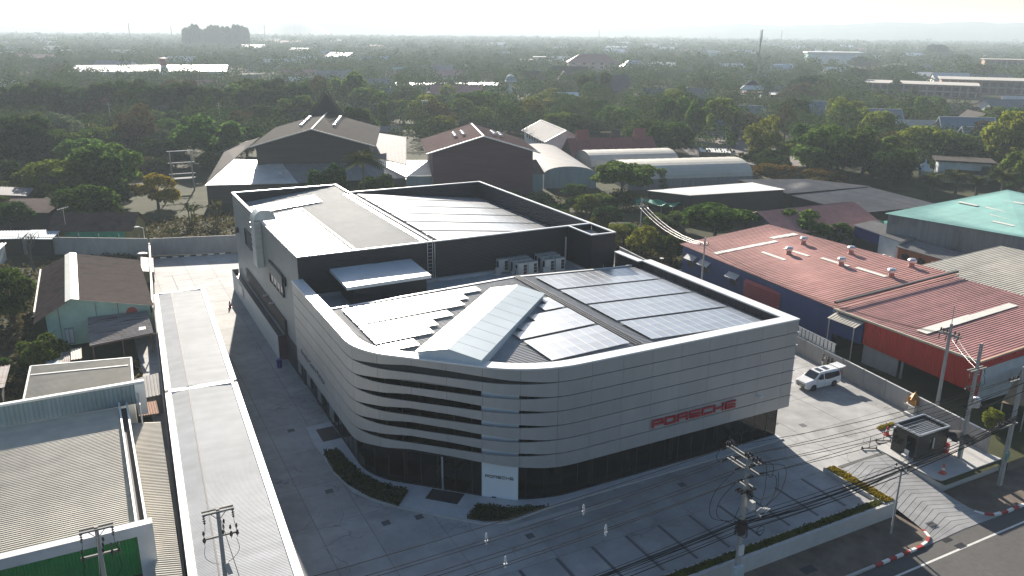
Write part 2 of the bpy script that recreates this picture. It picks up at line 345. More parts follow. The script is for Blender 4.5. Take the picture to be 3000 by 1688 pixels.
# yard: dark joint base with cast slabs
def wall_x(y): return 14.35+.115*(y+10.6)
yp = [(-53.2, -12.3), (0, -12.3), (0, -6.5), (5.85, -6.5), (5.85, -5.2), (wall_x(-5.2), -5.2), (wall_x(20), 20), (wall_x(50), 50), (21, 90), (-34.6, 92), (-47.7, 95.2), (-48.6, 80), (-50.4, 60)]
g = MB(); g.poly([(x, y, -.012) for x, y in yp]); yard = g.build('concrete_yard', conc_gap, kind='structure')
xs = [-53.2, -50.4] + [-44.2+i*4.6 for i in range(13)] ; xs = [-53.2, -48.3, -43.6, -39.9, -34.9, -28.8, -22.6, -16.4, -10.2, -4.2, 1.7, 7.6, 13.4, 19.5]
ysl = [-12.2, -6.2, -.3, 5.6, 11.6, 17.7, 23.8, 29.9, 36, 42, 48, 54, 60, 66, 72, 78, 84, 90, 95]
rs = random.Random(3)
for i in range(len(xs)-1):
    for j in range(len(ysl)-1):
        x0, x1, y0, y1 = xs[i], xs[i+1], ysl[j], ysl[j+1]
        if x0 > -36 and x1 < -2 and y0 > 4 and y1 < 66: continue
        if y0 < -6.3 and x1 > 0: 
            if x0 >= 0: continue
            x1 = 0
        if j == 1 and x0 >= 1 and x1 < 9: pass
        q = [[x0, y0], [x1, y0], [x1, y1], [x0, y1]]
        for p in q:
            lim = wall_x(p[1]) if p[1] < 60 else 21
            p[0] = min(p[0], lim)
            if p[1] > 60: p[0] = max(p[0], -50.3+(p[1]-60)*.075)
            if p[1] > 88: p[1] = min(p[1], 95.2-(p[0]+47.7)*.245)
        if q[1][0]-q[0][0] < .3 or q[2][1]-q[1][1] < .3: continue
        if j == 1 and x0 < 5.8 < x1+6 and x1 > 5.9 and False: continue
        h = .02; c = [(q[0][0]+h, q[0][1]+h), (q[1][0]-h, q[1][1]+h), (q[2][0]-h, q[2][1]-h), (q[3][0]+h, q[3][1]-h)]
        MB().prism(c, -.06, rs.uniform(-.003, .003)).build('concrete_slab', conc, yard)
# dark painted bay lines, front row and rear row
for k in range(10):
    x = -4.45-3.07*k; MB().box(x-.13, -11.0, .004, x+.13, -6.3, .008).build('bay_line', paint_dark, yard)
for k in range(6):
    y = 66.5+k*3.1; x = -47.2+(k*3.1)*-.02; MB().box(x, y-.06, .004, x+5.2, y+.06, .008).build('bay_line', paint_dark, yard)
MB().box(-46.1, 66, .004, -45.95, 82.5, .009).build('bay_line', paint_dark, yard)
MB().box(-2.7, -9.4, .004, -.6, -9.1, .008).build('bay_line', paint_dark, yard)
# covers in the yard
cover = MB().box(-.32, -.32, 0, .32, .32, .006).mesh('drain_cover', paint_dark)
for x, y in ((-41.3, 10.1), (-38.6, 3.6), (-36.0, 3.2), (-14.3, -2.4), (1.2, 2.6), (3.4, 1.0), (-41.6, 22.4), (-45.2, 30.1), (0.6, 4.4), (-29.4, -3.0)):
    piece('drain_cover', cover, yard, (x, y, .004))
for c, rot in (((-23.5, -2.0), 0), ((-27.2, -1.4), .02)):
    b = MB(); b.box(c[0]-3.2, c[1]-.22, .004, c[0]+3.2, c[1]+.22, .007); b.build('trench_scar', conc_pale, yard)
# ramp with chevron grooves
g = MB()
rl = [(-6.5, 0.02, 5.83), (-12.2, .02, 5.83), (-14.4, -.14, 5.95), (-15.3, -.26, 6.12), (-16.0, -.7, 6.6), (-16.65, -2.0, 8.0)]
for a, b in zip(rl, rl[1:]): g.quad((b[1], b[0], rampz(b[0])-.03), (b[2], b[0], rampz(b[0])-.03), (a[2], a[0], rampz(a[0])-.03), (a[1], a[0], rampz(a[0])-.03))
ramp = g.build('ramp', conc_gap, kind='structure')
def rampx(y):
    for a, b in zip(rl, rl[1:]):
        if b[0] <= y <= a[0]:
            t = (y-a[0])/(b[0]-a[0]); return a[1]+(b[1]-a[1])*t, a[2]+(b[2]-a[2])*t
    return (rl[0][1], rl[0][2]) if y > -6.5 else (rl[-1][1], rl[-1][2])
yy = -5.6
while yy > -16.4:
    for s in (-1, 1):
        def pt(y, t):
            yb = y-1.0*t; yb = max(-16.62, min(-6.5, yb)); xl, xr = rampx(yb); x = 2.95 + (xl-2.95 if s < 0 else xr-2.95)*t
            return (x, yb, rampz(yb))
        q = [pt(yy, 0.0 if True else 0), pt(yy-.50, 0.0), pt(yy-.50, 1), pt(yy, 1)]
        if q[0][1]-q[1][1] > .2 or q[3][1]-q[2][1] > .2:
            MB().slab(q if s < 0 else q[::-1], .04).build('ramp_strip', conc, ramp)
    yy -= .545
for (x, y, w_, h_) in ((.5, -16.75, .9, .45), (.75, -17.75, .9, .55), (1.0, -14.9, .8, .8)):
    gr = MB(); z = rampz(y)+.012 if y > -16.6 else -1.19
    for k in range(7): gr.box(x-w_/2, y-h_/2+k*h_/7, z, x+w_/2, y-h_/2+k*h_/7+h_/13, z+.012)
    gr.build('drain_grate', dark_mat, ramp)
MB().box(-12.9, -15.0, -1.068, -11.7, -14.3, -1.05).build('drain_cover', dark_mat, verge)
# raised island of the guard booth
ip = [(5.9, -5.3), (wall_x(-5.3), -5.3), (wall_x(-10.6)-.02, -10.6), (14.5, -12.0), (6.2, -12.0), (5.9, -11.4)]
g = MB(); g.prism(ip, -1.25, .06); g.build('booth_island', conc_pale, kind='structure')
sh = MB()
# granite pavement skirting the showroom
pv = [(-.5, -.25), (-18.0, -.25), (-26.3, -.35), (-30.0, -.75), (-31.9, .0), (-33.2, 1.2), (-36.2, 4.3), (-38.4, 6.9), (-39.5, 9.0), (-40.15, 12.4), (-40.2, 16.1), (-40.4, 19), (-40.2, 22.2), (-37.6, 22.4)]
pin = [(-37.4, 13.2), (-37.0, 11.4), (-36.0, 9.2), (-33.2, 6.6), (-30.1, 3.7), (-27.8, 1.9), (-25.5, .9), (-20, .8), (-.5, .8)]
g = MB(); g.prism(pv+pin, -.02, .10); pave = g.build('pavement', paving, kind='structure')
g = MB()
for a, b in zip(pv, pv[1:]): g.bar((a[0], a[1], .04), (b[0], b[1], .04), .12, .14)
g.build('pavement_kerb', conc_pale, pave)
MB().prism([(-33.55, 6.45), (-31.45, 4.5), (-32.65, 3.35), (-34.65, 5.35)], .10, .116).build('entrance_mat', dark_mat, pave)
MB().prism([(-39.5, 21.3), (-37.8, 21.3), (-37.8, 18.6), (-39.5, 18.6)], .10, .116).build('entrance_mat', dark_mat, pave)
# ---------------------------------------------------------------- leaf scatter used by hedges, crowns, shrubs
def leaf_quads(P, N, s, jit=.5, asp=1.35):
    """P points, N outward directions -> arrays of quad vertices"""
    n = len(P); r = rng.normal(size=(n, 3)); D = N + jit*r; D /= np.linalg.norm(D, axis=1)[:, None]+1e-9
    U = np.cross(D, rng.normal(size=(n, 3))); U /= np.linalg.norm(U, axis=1)[:, None]+1e-9; V = np.cross(D, U)
    sz = (s*rng.uniform(.65, 1.35, n))[:, None]; U = U*sz*.5*asp; V = V*sz*.5
    bend = D*sz*.14
    return np.stack([P-U, P-V*.9-bend, P+U, P+V*.9-bend], 1).reshape(-1, 3)
def quad_mesh(name, verts, mat):
    n = len(verts)//4; me = bpy.data.meshes.new(name)
    me.vertices.add(n*4); me.vertices.foreach_set('co', np.ascontiguousarray(verts, dtype=np.float32).ravel())
    me.loops.add(n*4); me.loops.foreach_set('vertex_index', np.arange(n*4, dtype=np.int32))
    me.polygons.add(n); me.polygons.foreach_set('loop_start', np.arange(0, n*4, 4, dtype=np.int32))
    try: me.polygons.foreach_set('loop_total', np.full(n, 4, dtype=np.int32))
    except Exception: pass
    me.materials.append(mat); me.update(calc_edges=True); me.validate(); return me
def in_poly(pts, poly):
    x, y = pts[:, 0], pts[:, 1]; c = np.zeros(len(x), bool); n = len(poly)
    for i in range(n):
        x1, y1 = poly[i]; x2, y2 = poly[(i+1) % n]
        if y1 == y2: continue
        c ^= ((y1 > y) != (y2 > y)) & (x < (x2-x1)*(y-y1)/(y2-y1)+x1)
    return c
def hedge(poly, z, h, mat, label, size=.14, dens=170, name='hedge', cat='hedge', group=None):
    a = np.array(poly); lo, hi = a.min(0), a.max(0); n = int(dens*(hi-lo).prod())
    p = rng.uniform(lo, hi, (n, 2)); p = p[in_poly(p, poly)]
    bump = .75+.25*np.sin(p[:, 0]*3.1)*np.cos(p[:, 1]*2.7); zz = z + h*bump*np.sqrt(rng.uniform(.05, 1, len(p)))
    P = np.column_stack([p, zz]); P[:, :2] += rng.normal(0, .05, (len(p), 2))
    c = (float(P[:, 0].mean()), float(P[:, 1].mean()), z)
    N = np.tile([0, 0, 1.0], (len(P), 1))
    t = thing(name, label, cat, c, group); me = quad_mesh('foliage', leaf_quads(P-np.array(c), N, size, .8), mat)
    o = bpy.data.objects.new('foliage', me); o.parent = t; COL.objects.link(o)
    b = MB(); b.prism([tuple(q) for q in poly], z-.05, z+.04); b.build('soil_bed', soil, t); return t
hedge([(-40.0, 16.6), (-38.7, 16.6), (-38.5, 14.2), (-38.15, 11.8), (-37.2, 9.3), (-36.3, 8.0), (-35.4, 7.1), (-37.0, 5.2), (-38.6, 7.5), (-39.7, 10.3), (-40.05, 12.6), (-40.1, 14.6)], .11, .34, LEAF['d'], 'long curved dark hedge in granite pavement left of entrance mat')
hedge([(-31.2, 2.6), (-28.8, .75), (-26.1, -.3), (-28.3, -.45), (-30.0, -.6), (-31.7, .1), (-32.8, 1.1)], .11, .34, LEAF['d'], 'short pointed dark hedge in pavement below white sign panel')
# front retaining wall and its planters
rw = thing('retaining_wall', 'long grey retaining wall with planter along roadside verge', 'wall', (-22, -12.6, -1.2))
b = MB(); b.box(-45, -12.78, -1.25, -.45, -12.5, .26); b.build('wall_face', conc_pale, rw)
b = MB(); b.box(-45, -11.72, -.02, -1.75, -11.6, .2); b.box(-1.75, -12.5, -.02, -1.63, -6.2, .34); b.box(-.57, -12.5, -1.25, -.45, -6.2, .34); b.box(-1.63, -6.32, -.02, -.57, -6.2, .34); b.build('planter_edge', conc_pale, rw)
hedge([(-45, -12.48), (-1.78, -12.48), (-1.78, -11.74), (-45, -11.74)], .12, .22, LEAF['g'], 'long low green hedge strip on top of roadside retaining wall', dens=260)
hedge([(-1.6, -12.45), (-.6, -12.45), (-.6, -6.35), (-1.6, -6.35)], .22, .26, LEAF['k'], 'sunlit yellow green hedge in planter beside entrance ramp', dens=320)
hedge([(9.2, -3.2), (11.8, -3.0), (11.8, -2.6), (9.4, -2.7)], .05, .16, LEAF['k'], 'small sunlit strip of ground plants behind guard booth', dens=260)
# rear boundary kerb, black and white
kb = thing('wheel_kerb', 'black and white striped kerb along rear boundary wall', 'kerb', (-41, 93.5, 0))
kbm = [MB().box(-.5, -.1, 0, .5, .1, .16).mesh('kerb_block', m) for m in (black_paint, trim_white)]
for k in range(13):
    t = (k+.5)/13; piece('kerb_block', kbm[k % 2], kb, (-47.6+12*t, 93.9-1.9*t, 0), math.atan2(-1.9, 12))
# boundary walls
rwl = thing('boundary_wall', 'grey rendered rear boundary wall with pipe stubs behind car park', 'wall', (-41, 94.5, 0))
b = MB(); b.bar((-47.8, 96.0, 1.5), (-34.3, 92.4, 1.5), .2, 3.0); b.bar((-34.3, 92.4, 1.5), (14, 84, 1.5), .2, 3.0); b.build('wall_face', conc_wall, rwl)
lwl = thing('boundary_wall', 'long grey concrete wall behind the yard of the mint green house', 'wall', (-60, 102, 0))
b = MB(); b.bar((-72, 109.5, 1.5), (-48.1, 96.3, 1.5), .2, 3.0); b.build('wall_face', conc_wall, lwl)
for k in range(8):
    t = (k+.6)/8; q = lerp((-72, 109.5, 3), (-48.1, 96.3, 3), t); b = MB(); b.box(q[0]-.05, q[1]-.05, 2.98, q[0]+.05, q[1]+.05, 3.7); b.build('pipe_stub', conc_pale, lwl)
sw = thing('boundary_wall', 'narrow side wall with white rail between canopy and mint green house', 'wall', (-49, 75, 0))
b = MB(); b.bar((-47.9, 95.8, 1.1), (-50.3, 62, 1.1), .16, 2.2); b.bar((-50.3, 62, 1.1), (-53.6, 0, 1.1), .16, 2.2); b.build('wall_face', conc_wall, sw)
b = MB(); b.bar((-47.9, 95.8, 2.25), (-50.3, 62, 2.25), .22, .12); b.build('rail', trim_white, sw)
rgt = thing('boundary_wall', 'grey panelled side wall beside white van and guard booth', 'wall', (15, 2, 0))
a, z_ = (14.35, -10.6), (wall_x(60), 60)
L = math.dist(a, z_); n = int(L/3.0)
for k in range(n):
    p, q = lerp(a, z_, k/n), lerp(a, z_, (k+1)/n)
    b = MB(); b.bar((p[0], p[1]+.11, 1.0), (q[0], q[1]-.11, 1.0), .09, 2.0); b.build('wall_panel', conc_wall, rgt)
    b = MB(); b.box(p[0]-.1, p[1]-.1, -.05, p[0]+.1, p[1]+.1, 2.12); b.build('wall_post', conc_wall, rgt)
b = MB(); b.bar((a[0], a[1], 2.06), (z_[0], z_[1], 2.06), .13, .09); b.build('coping', trim_white, rgt)
# ================================================================ SHOWROOM
H1, HB, H2 = 11.92, 3.18, 14.35
ROW = (H1-HB)/7
K1, K2 = Vector((-38.4, 10.44)), Vector((-27.57, 0.0))
ch = (K2-K1).normalized()
def arc(K, din, dout, t, n=9):
    """fillet polyline at corner K, tangent length t"""
    p0 = K-din*t; p1 = K+dout*t
    th = math.acos(max(-1, min(1, din.dot(dout)))); rr = t/math.tan(th/2)
    nrm = Vector((-din.y, din.x)); 
    if nrm.dot(dout) < 0: nrm = -nrm
    c = p0+nrm*rr; pts = []
    for i in range(n+1):
        a_ = th*i/n; pts.append(c - nrm*rr*math.cos(a_) + din*rr*math.sin(a_))
    return pts
def outline(inset=0.0, right=0.0, left_end=32.1):
    """left end -> chamfer -> right corner, offset inwards"""
    down, rt = Vector((0, -1)), Vector((1, 0))
    nin = Vector((-ch.y, ch.x)); 
    if nin.y < 0: nin = -nin
    o1 = K1 + Vector((inset, 0)); 
    # intersect offset lines
    def inter(p, d, q, e):
        det = d.x*(-e.y)+d.y*e.x; w_ = q-p; t = (w_.x*(-e.y)+w_.y*e.x)/det; return p+d*t
    A = inter(Vector((-38.4+inset, 0)), down, K1+nin*inset, ch); B = inter(K1+nin*inset, ch, Vector((0, inset)), rt)
    s1, s2 = (3.0-inset*.42), (4.2-inset*.40)
    return [Vector((-38.4+inset, left_end))] + arc(A, down, ch, s1) + arc(B, ch, rt, s2) + [Vector((0-right, inset))]
def resample(pl):
    L = [0]
    for i in range(1, len(pl)): L.append(L[-1]+(pl[i]-pl[i-1]).length)
    return L
OUT = outline(); OL = resample(OUT); TOT = OL[-1]
def at_s(s, pl=OUT, L=OL):
    s = max(0, min(L[-1], s))
    i = 0
    while i < len(L)-2 and L[i+1] < s: i += 1
    t = (s-L[i])/max(1e-9, L[i+1]-L[i]); p = pl[i].lerp(pl[i+1], t); d = (pl[i+1]-pl[i]).normalized()
    return p, Vector((d.y, -d.x))        # point, outward normal
def norm_s(s):
    a, n1 = at_s(s-.25); b, n2 = at_s(s+.25); return (n1+n2).normalized()
SJ = TOT-25.24                           # arc position near the joint at the start of the right straight
def gap(s):
    """lens shaped opening under every band round the corner"""
    u = s-(SJ-18.3)
    ks = [(-1.0, 0), (0.2, 0), (3.0, .30), (6.1, .52), (9.1, .48), (12.2, .37), (15.3, .19), (17.6, .03), (18.6, 0), (60, 0)]
    if u <= 0: return 0.0
    for (a, va), (b, vb) in zip(ks, ks[1:]):
        if a <= u <= b:
            t = (u-a)/(b-a); t = t*t*(3-2*t)*.5+t*.5; return (va+(vb-va)*t)*1.12
    return 0.0
show = thing('car_showroom', 'silver car showroom with rounded corner, banded facade and dark glass ground floor', 'building', (-20, 16, 0))
joints = sorted([TOT-1.31-3*k for k in range(0, 25) if TOT-1.31-3*k > .3] + [0, TOT])
for r in range(7):                       # rows, top down
    zt = H1-ROW*r-.034; zb0 = H1-ROW*(r+1)+.034
    for a, b in zip(joints, joints[1:]):
        n = max(1, int((b-a)/.42)) if SJ-20 < (a+b)/2 < SJ+3 else 1
        if b-a < .2: continue
        mb = MB(); rows = []
        for i in range(n+1):
            s = a+.012+(b-a-.024)*i/n; p, _ = at_s(s); nn = norm_s(s) if n > 1 else at_s((a+b)/2)[1]
            zb = zb0+gap(s); q = p-nn*.10
            rows.append([(p.x, p.y, zb), (p.x, p.y, zt), (q.x, q.y, zt), (q.x, q.y, zb)])
        vs = [v for rr in rows for v in rr]; fs = []
        for i in range(n):
            o = 4*i
            for k in range(4): fs.append((o+k, o+4+k, o+4+(k+1) % 4, o+(k+1) % 4))
        fs += [(0, 1, 2, 3), (4*n+3, 4*n+2, 4*n+1, 4*n)]
        fs = [f[::-1] for f in fs]
        mb.add(vs, fs); mb.build('cladding_panel', silver, show)
# right end return of the cladding and its soffit / backing
b = MB()
for r in range(7): b.box(-.10, .02, H1-ROW*(r+1)+.028, 0, 3.0, H1-ROW*r-.028); b.box(-.10, 3.03, H1-ROW*(r+1)+.028, 0, 22.5, H1-ROW*r-.028)
b.build('side_cladding', silver, show)
bk = outline(.16); b = MB()
for p, q in zip(bk, bk[1:]):
    corner = p.y < 12.5 and q.x < -26.0
    if corner: b.quad((p.x, p.y, H1-ROW*1.0), (q.x, q.y, H1-ROW*1.0), (q.x, q.y, H1), (p.x, p.y, H1)) 
    else: b.quad((p.x, p.y, HB+.05), (q.x, q.y, HB+.05), (q.x, q.y, H1), (p.x, p.y, H1))
b.build('backing_sheet', joint_black, show)
b = MB(); p2 = outline(.35)
for p, q in zip(p2, p2[1:]):
    if p.y < 13.5 and q.x < -25.0: b.quad((p.x, p.y, H1-ROW*1.75), (q.x, q.y, H1-ROW*1.75), (q.x, q.y, H1-ROW*.6), (p.x, p.y, H1-ROW*.6))
b.build('corner_fascia', M('fascia_grey', (.20, .205, .21), .5, .2), show)
# soffit under the overhang
so, si = outline(.02), outline(.72); b = MB()
for i in range(len(so)-1): b.quad((so[i].x, so[i].y, HB+.03+ (0)), (si[i].x, si[i].y, HB+.03), (si[i+1].x, si[i+1].y, HB+.03), (so[i+1].x, so[i+1].y, HB+.03))
if True:
    pass
# parapet capping
ca, cb_ = outline(-.05), outline(1.12); b = MB()
for i in range(len(ca)-1):
    A, B, C_, D = ca[i], ca[i+1], cb_[i+1], cb_[i]
    if i == len(ca)-2: B = Vector((.05, -.05)); C_ = Vector((-1.12, 1.12))
    b.slab([(A.x, A.y, H1+.07), (B.x, B.y, H1+.07), (C_.x, C_.y, H1+.05), (D.x, D.y, H1+.05)], .13)
b.slab([(.05, -.05, H1+.07), (.05, 22.4, H1+.07), (-1.12, 22.4, H1+.05), (-1.12, 1.12, H1+.05)], .13)
b.build('parapet_cap', white_cap, show)
b = MB(); b.box(-1.72, 22.4, H1-.06, -.9, 27.2, H1+.06); b.build('parapet_cap', white_cap, show)
b = MB(); b.ribs((-1.1, 1.1, 10.6), (-1.1, 22.4, 10.6), (-1.1, 1.1, H1-.08), 48, -.05); b.build('parapet_lining', black_rib, show)
b = MB(); b.ribs((-1.6, 22.4, 9.8), (-1.6, 27.1, 9.8), (-1.6, 22.4, H1-.06), 1, .0); b.ribs((-1.58, 27.1, H1-.1), (-1.58, 27.1, 9.9), (-1.58, 22.45, H1-.1), 9, .05); b.quad((-1.6, 22.4, 9.8), (-.1, 22.4, 9.8), (-.1, 22.4, H1-.07), (-1.6, 22.4, H1-.07)); b.build('parapet_lining', black_rib, show)
b = MB(); il = outline(1.13)
for i in range(len(il)-1): b.quad((il[i].x, il[i].y, 10.6), (il[i+1].x if i < len(il)-2 else -1.13, il[i+1].y, 10.6), (il[i+1].x if i < len(il)-2 else -1.13, il[i+1].y, H1-.02), (il[i].x, il[i].y, H1-.02))
b.build('parapet_lining', black_rib, show)
# lower roof: ribbed metal, falls away from a ridge under the cable tray
RX, RZ = -16.95, 11.72
def low_left(y):
    if y >= 13.2: return -37.2
    best = -37.2
    for p, q in zip(il, il[1:]):
        if (p.y-y)*(q.y-y) <= 0 and p.y != q.y: best = max(best, p.x+(q.x-p.x)*(y-p.y)/(q.y-p.y))
    return best
def low_z(x): return RZ-(.030 if x < RX else .045)*abs(x-RX)
b = MB(); y = 1.16; pitch = .30
while y < 23.5:
    for y0, y1, z0, z1 in ((y, y+.17, 0, 0), (y+.17, y+.21, 0, .06), (y+.21, y+.26, .06, .06), (y+.26, y+.30, .06, 0)):
        xa, xb = low_left(y0), low_left(y1)
        b.quad((xa, y0, low_z(xa)+z0), (RX, y0, RZ+z0), (RX, y1, RZ+z1), (xb, y1, low_z(xb)+z1))
        b.quad((RX, y0, RZ+z0), (-1.15, y0, low_z(-1.15)+z0), (-1.15, y1, low_z(-1.15)+z1), (RX, y1, RZ+z1))
    y += pitch
b.build('roof_sheet', roof_metal, show)
b = MB(); b.box(-37.2, 23.46, 9.8, -1.7, 23.62, 11.3); b.add([(-37.2, 23.4, 11.22), (RX, 23.4, 11.86), (-1.7, 23.4, 11.15), (-1.7, 23.75, 11.15), (RX, 23.75, 11.86), (-37.2, 23.75, 11.22)], [(0, 1, 4, 5), (1, 2, 3, 4)]); b.build('roof_edge', white_cap, show)
# equipment deck and the tall rear block
b = MB(); b.box(-37.2, 23.6, 9.6, -1.6, 32.1, 9.86); b.build('plant_deck', M('deck_grey', (.36, .38, .39), .7, 0, .08, .8), show)
b = MB(); b.box(-37.2, 31.7, 9.86, -5.1, 32.05, 10.15); b.box(-5.35, 26.7, 9.86, -5.05, 32.0, 10.1); b.box(-5.2, 26.7, 9.86, -1.6, 26.95, 10.1); b.build('upstand', conc_pale, show)
b = MB(); b.ribs((-1.8, 32.1, 14.3), (-1.8, 32.1, 9.86), (-37.7, 32.1, 14.3), 27, .045); b.build('front_wall_upper', black_rib, show)
b = MB(); b.ribs((-37.7, 32.1, 14.3), (-37.7, 32.1, .1), (-37.7, 70.7, 14.3), 56, .10); b.build('side_wall_upper', silver_rib, show)
b = MB(); b.ribs((-1.8, 64.0, 14.3), (-1.8, 64.0, .1), (-1.8, 32.1, 14.3), 60, .05); b.build('side_wall_upper', black_rib, show)
b = MB(); b.quad((-37.7, 70.7, .1), (-22.6, 70.7, .1), (-22.6, 70.7, 14.3), (-37.7, 70.7, 14.3)); b.quad((-22.6, 70.7, .1), (-22.6, 64.0, .1), (-22.6, 64.0, 14.3), (-22.6, 70.7, 14.3)); b.quad((-22.6, 64, .1), (-1.8, 64, .1), (-1.8, 64, 14.3), (-22.6, 64, 14.3)); b.build('rear_wall', silver_rib, show)
b = MB(); b.ribs((-37.5, 70.5, 14.28), (-37.5, 70.5, 11.6), (-22.8, 70.5, 14.28), 12, .05); b.ribs((-22.7, 63.8, 14.28), (-22.7, 63.8, 11.0), (-2.0, 63.8, 14.28), 14, .05); b.ribs((-2.0, 63.8, 14.28), (-2.0, 63.8, 11.2), (-2.0, 32.3, 14.28), 12, .06)
b.quad((-22.8, 63.8, 11), (-22.8, 70.5, 11), (-22.8, 70.5, 14.28), (-22.8, 63.8, 14.28)); b.build('parapet_lining', black_rib, show)
b = MB()
for A, B in (((-37.6, 32.15), (-37.6, 70.65)), ((-22.65, 70.65), (-22.65, 64.05)), ((-1.88, 64.0), (-1.88, 27.0))): b.box(min(A[0], B[0])-.16, min(A[1], B[1])-.1, 14.3, max(A[0], B[0])+.16, max(A[1], B[1])+.1, 14.42)
b.box(-37.6, 32.0, 14.303, -2.04, 32.3, 14.423); b.box(-37.44, 70.5, 14.303, -22.81, 70.78, 14.423); b.box(-22.49, 63.8, 14.303, -2.04, 64.06, 14.423); b.box(-5.2, 26.86, 14.303, -2.04, 27.1, 14.423); b.box(-5.2, 27.1, 14.303, -4.96, 31.98, 14.423)
b.build('parapet_cap', white_cap, show)
UX, UZ = -22.9, 14.18
def up_z(x): return UZ-(.100 if x < UX else .114)*abs(x-UX)
b = MB(); y = 32.3
while y < 70.4:
    for y0, y1, z0, z1 in ((y, y+.24, 0, 0), (y+.24, y+.29, 0, .06), (y+.29, y+.35, .06, .06), (y+.35, y+.40, .06, 0)):
        b.quad((-37.45, y0, up_z(-37.45)+z0), (UX, y0, UZ+z0), (UX, y1, UZ+z1), (-37.45, y1, up_z(-37.45)+z1))
        if y < 63.6: b.quad((UX, y0, UZ+z0), (-2.0, y0, up_z(-2)+z0), (-2.0, y1, up_z(-2)+z1), (UX, y1, UZ+z1))
    y += .40
b.build('roof_sheet', M('upper_roof_metal', (.30, .305, .30), .6, .1, .05, .8), show)
# gutter walkways on the upper roof
b = MB(); b.slab([(-31.6, 32.4, up_z(-31.6)+.10), (-30.9, 32.4, up_z(-30.9)+.10), (-30.9, 60.2, up_z(-30.9)+.10), (-31.6, 60.2, up_z(-31.6)+.10)], .05); b.build('walkway', cable_al, show)
b = MB(); b.slab([(-30.7, 32.4, up_z(-30.7)+.12), (-30.3, 32.4, up_z(-30.3)+.12), (-30.3, 60.2, up_z(-30.3)+.12), (-30.7, 60.2, up_z(-30.7)+.12)], .08); b.build('gutter', dark_mat, show)
b = MB(); b.slab([(-23.6, 32.4, UZ+.06), (-23.1, 32.4, UZ+.09), (-23.1, 63.6, UZ+.09), (-23.6, 63.6, UZ+.06)], .05); b.build('walkway', cable_al, show)
b = MB(); b.slab([(-22.7, 32.4, UZ+.12), (-22.3, 32.4, UZ+.08), (-22.3, 63.6, UZ+.08), (-22.7, 63.6, UZ+.12)], .05); b.build('ridge_cap', white_cap, show)
# ladder with hoops up to the upper roof
ld = MB()
for x in (-23.45, -22.85): ld.tube([(x, 31.75, 10.0), (x, 31.75, 15.3), (x, 32.4, 15.35), (x, 32.9, 14.5)], .035, 5)
z = 10.3
while z < 14.4: ld.tube([(-23.45, 31.75, z), (-22.85, 31.75, z)], .022, 5); z += .42
ladder = ld.build('ladder', alu, show)
b = MB()
for zz in (14.6, 15.2): b.tube([(-23.9, 32.6, zz), (-22.0, 32.6, zz)], .022, 5)
for x in (-23.9, -22.0, -21.4): b.tube([(x, 32.6, 14.2), (x, 32.6, 15.25)], .022, 5)
b.build('guard_rail', alu, ladder)
MB().tube([(-22.55, 31.85, 10.0), (-22.55, 31.85, 14.2)], .06, 6).build('downpipe', alu, show)
MB().tube([(-5.55, 31.8, 10.0), (-5.55, 31.8, 13.1)], .11, 8).build('downpipe', conc_pale, show)
b = MB(); b.tube([(-22.4, 31.4, 10.05), (-14.6, 31.4, 10.05)], .07, 6); b.tube([(-22.4, 31.1, 10.0), (-16.0, 31.1, 10.0), (-15.2, 30.4, 10.0)], .05, 6)
for k in range(6): b.box(-22.3+k*1.4, 31.0, 9.86, -22.2+k*1.4, 31.5, 10.0)
b.build('pipe_run', alu, show)
for x, y in ((-3.55, 26.55), (-3.2, 26.55)): MB().tube([(x, y, 9.86), (x, y, 10.7 if x < -3.4 else 10.45)], .05, 6).build('vent_pipe', alu, show)
# stair penthouse, flush with the upper parapet
b = MB(); b.ribs((-5.1, 27.0, 14.3), (-5.1, 27.0, 9.86), (-1.75, 27.0, 14.3), 26, -.05); b.ribs((-5.1, 32.0, 14.3), (-5.1, 32.0, 9.86), (-5.1, 27.0, 14.3), 26, -.05); b.ribs((-1.78, 32.1, 14.3), (-1.78, 32.1, .1), (-1.78, 27.0, 14.3), 60, .05); b.build('stair_tower', black_rib, show)
MB().box(-4.95, 27.1, 13.5, -2.0, 31.9, 13.62).build('stair_tower_roof', pale_roof, show)
# low plant room standing on the deck
b = MB(); b.box(-33.4, 26.9, 9.86, -25.6, 31.6, 12.0); pr = b.build('plant_room', black_rib, show)
b = MB()
for k in range(14): b.box(-33.43-.02, 26.86, 9.95+k*.15, -25.57, 26.9, 10.03+k*.15); b.box(-25.6, 26.9, 9.95+k*.15, -25.56, 31.6, 10.03+k*.15); b.box(-33.44, 26.9, 9.95+k*.15, -33.4, 31.6, 10.03+k*.15)
b.build('wall_ribs', black_rib, pr)
b = MB(); b.ribs((-34.4, 25.9, 12.42), (-34.4, 32.0, 12.70), (-25.3, 26.2, 12.42), 26, .04); b.slab([(-34.4, 25.9, 12.38), (-25.3, 26.2, 12.38), (-25.3, 32.0, 12.66), (-34.4, 31.98, 12.66)], .30); b.build('plant_room_roof', M('deck_white', (.62, .65, .66), .4, .2, .04, 1), pr)
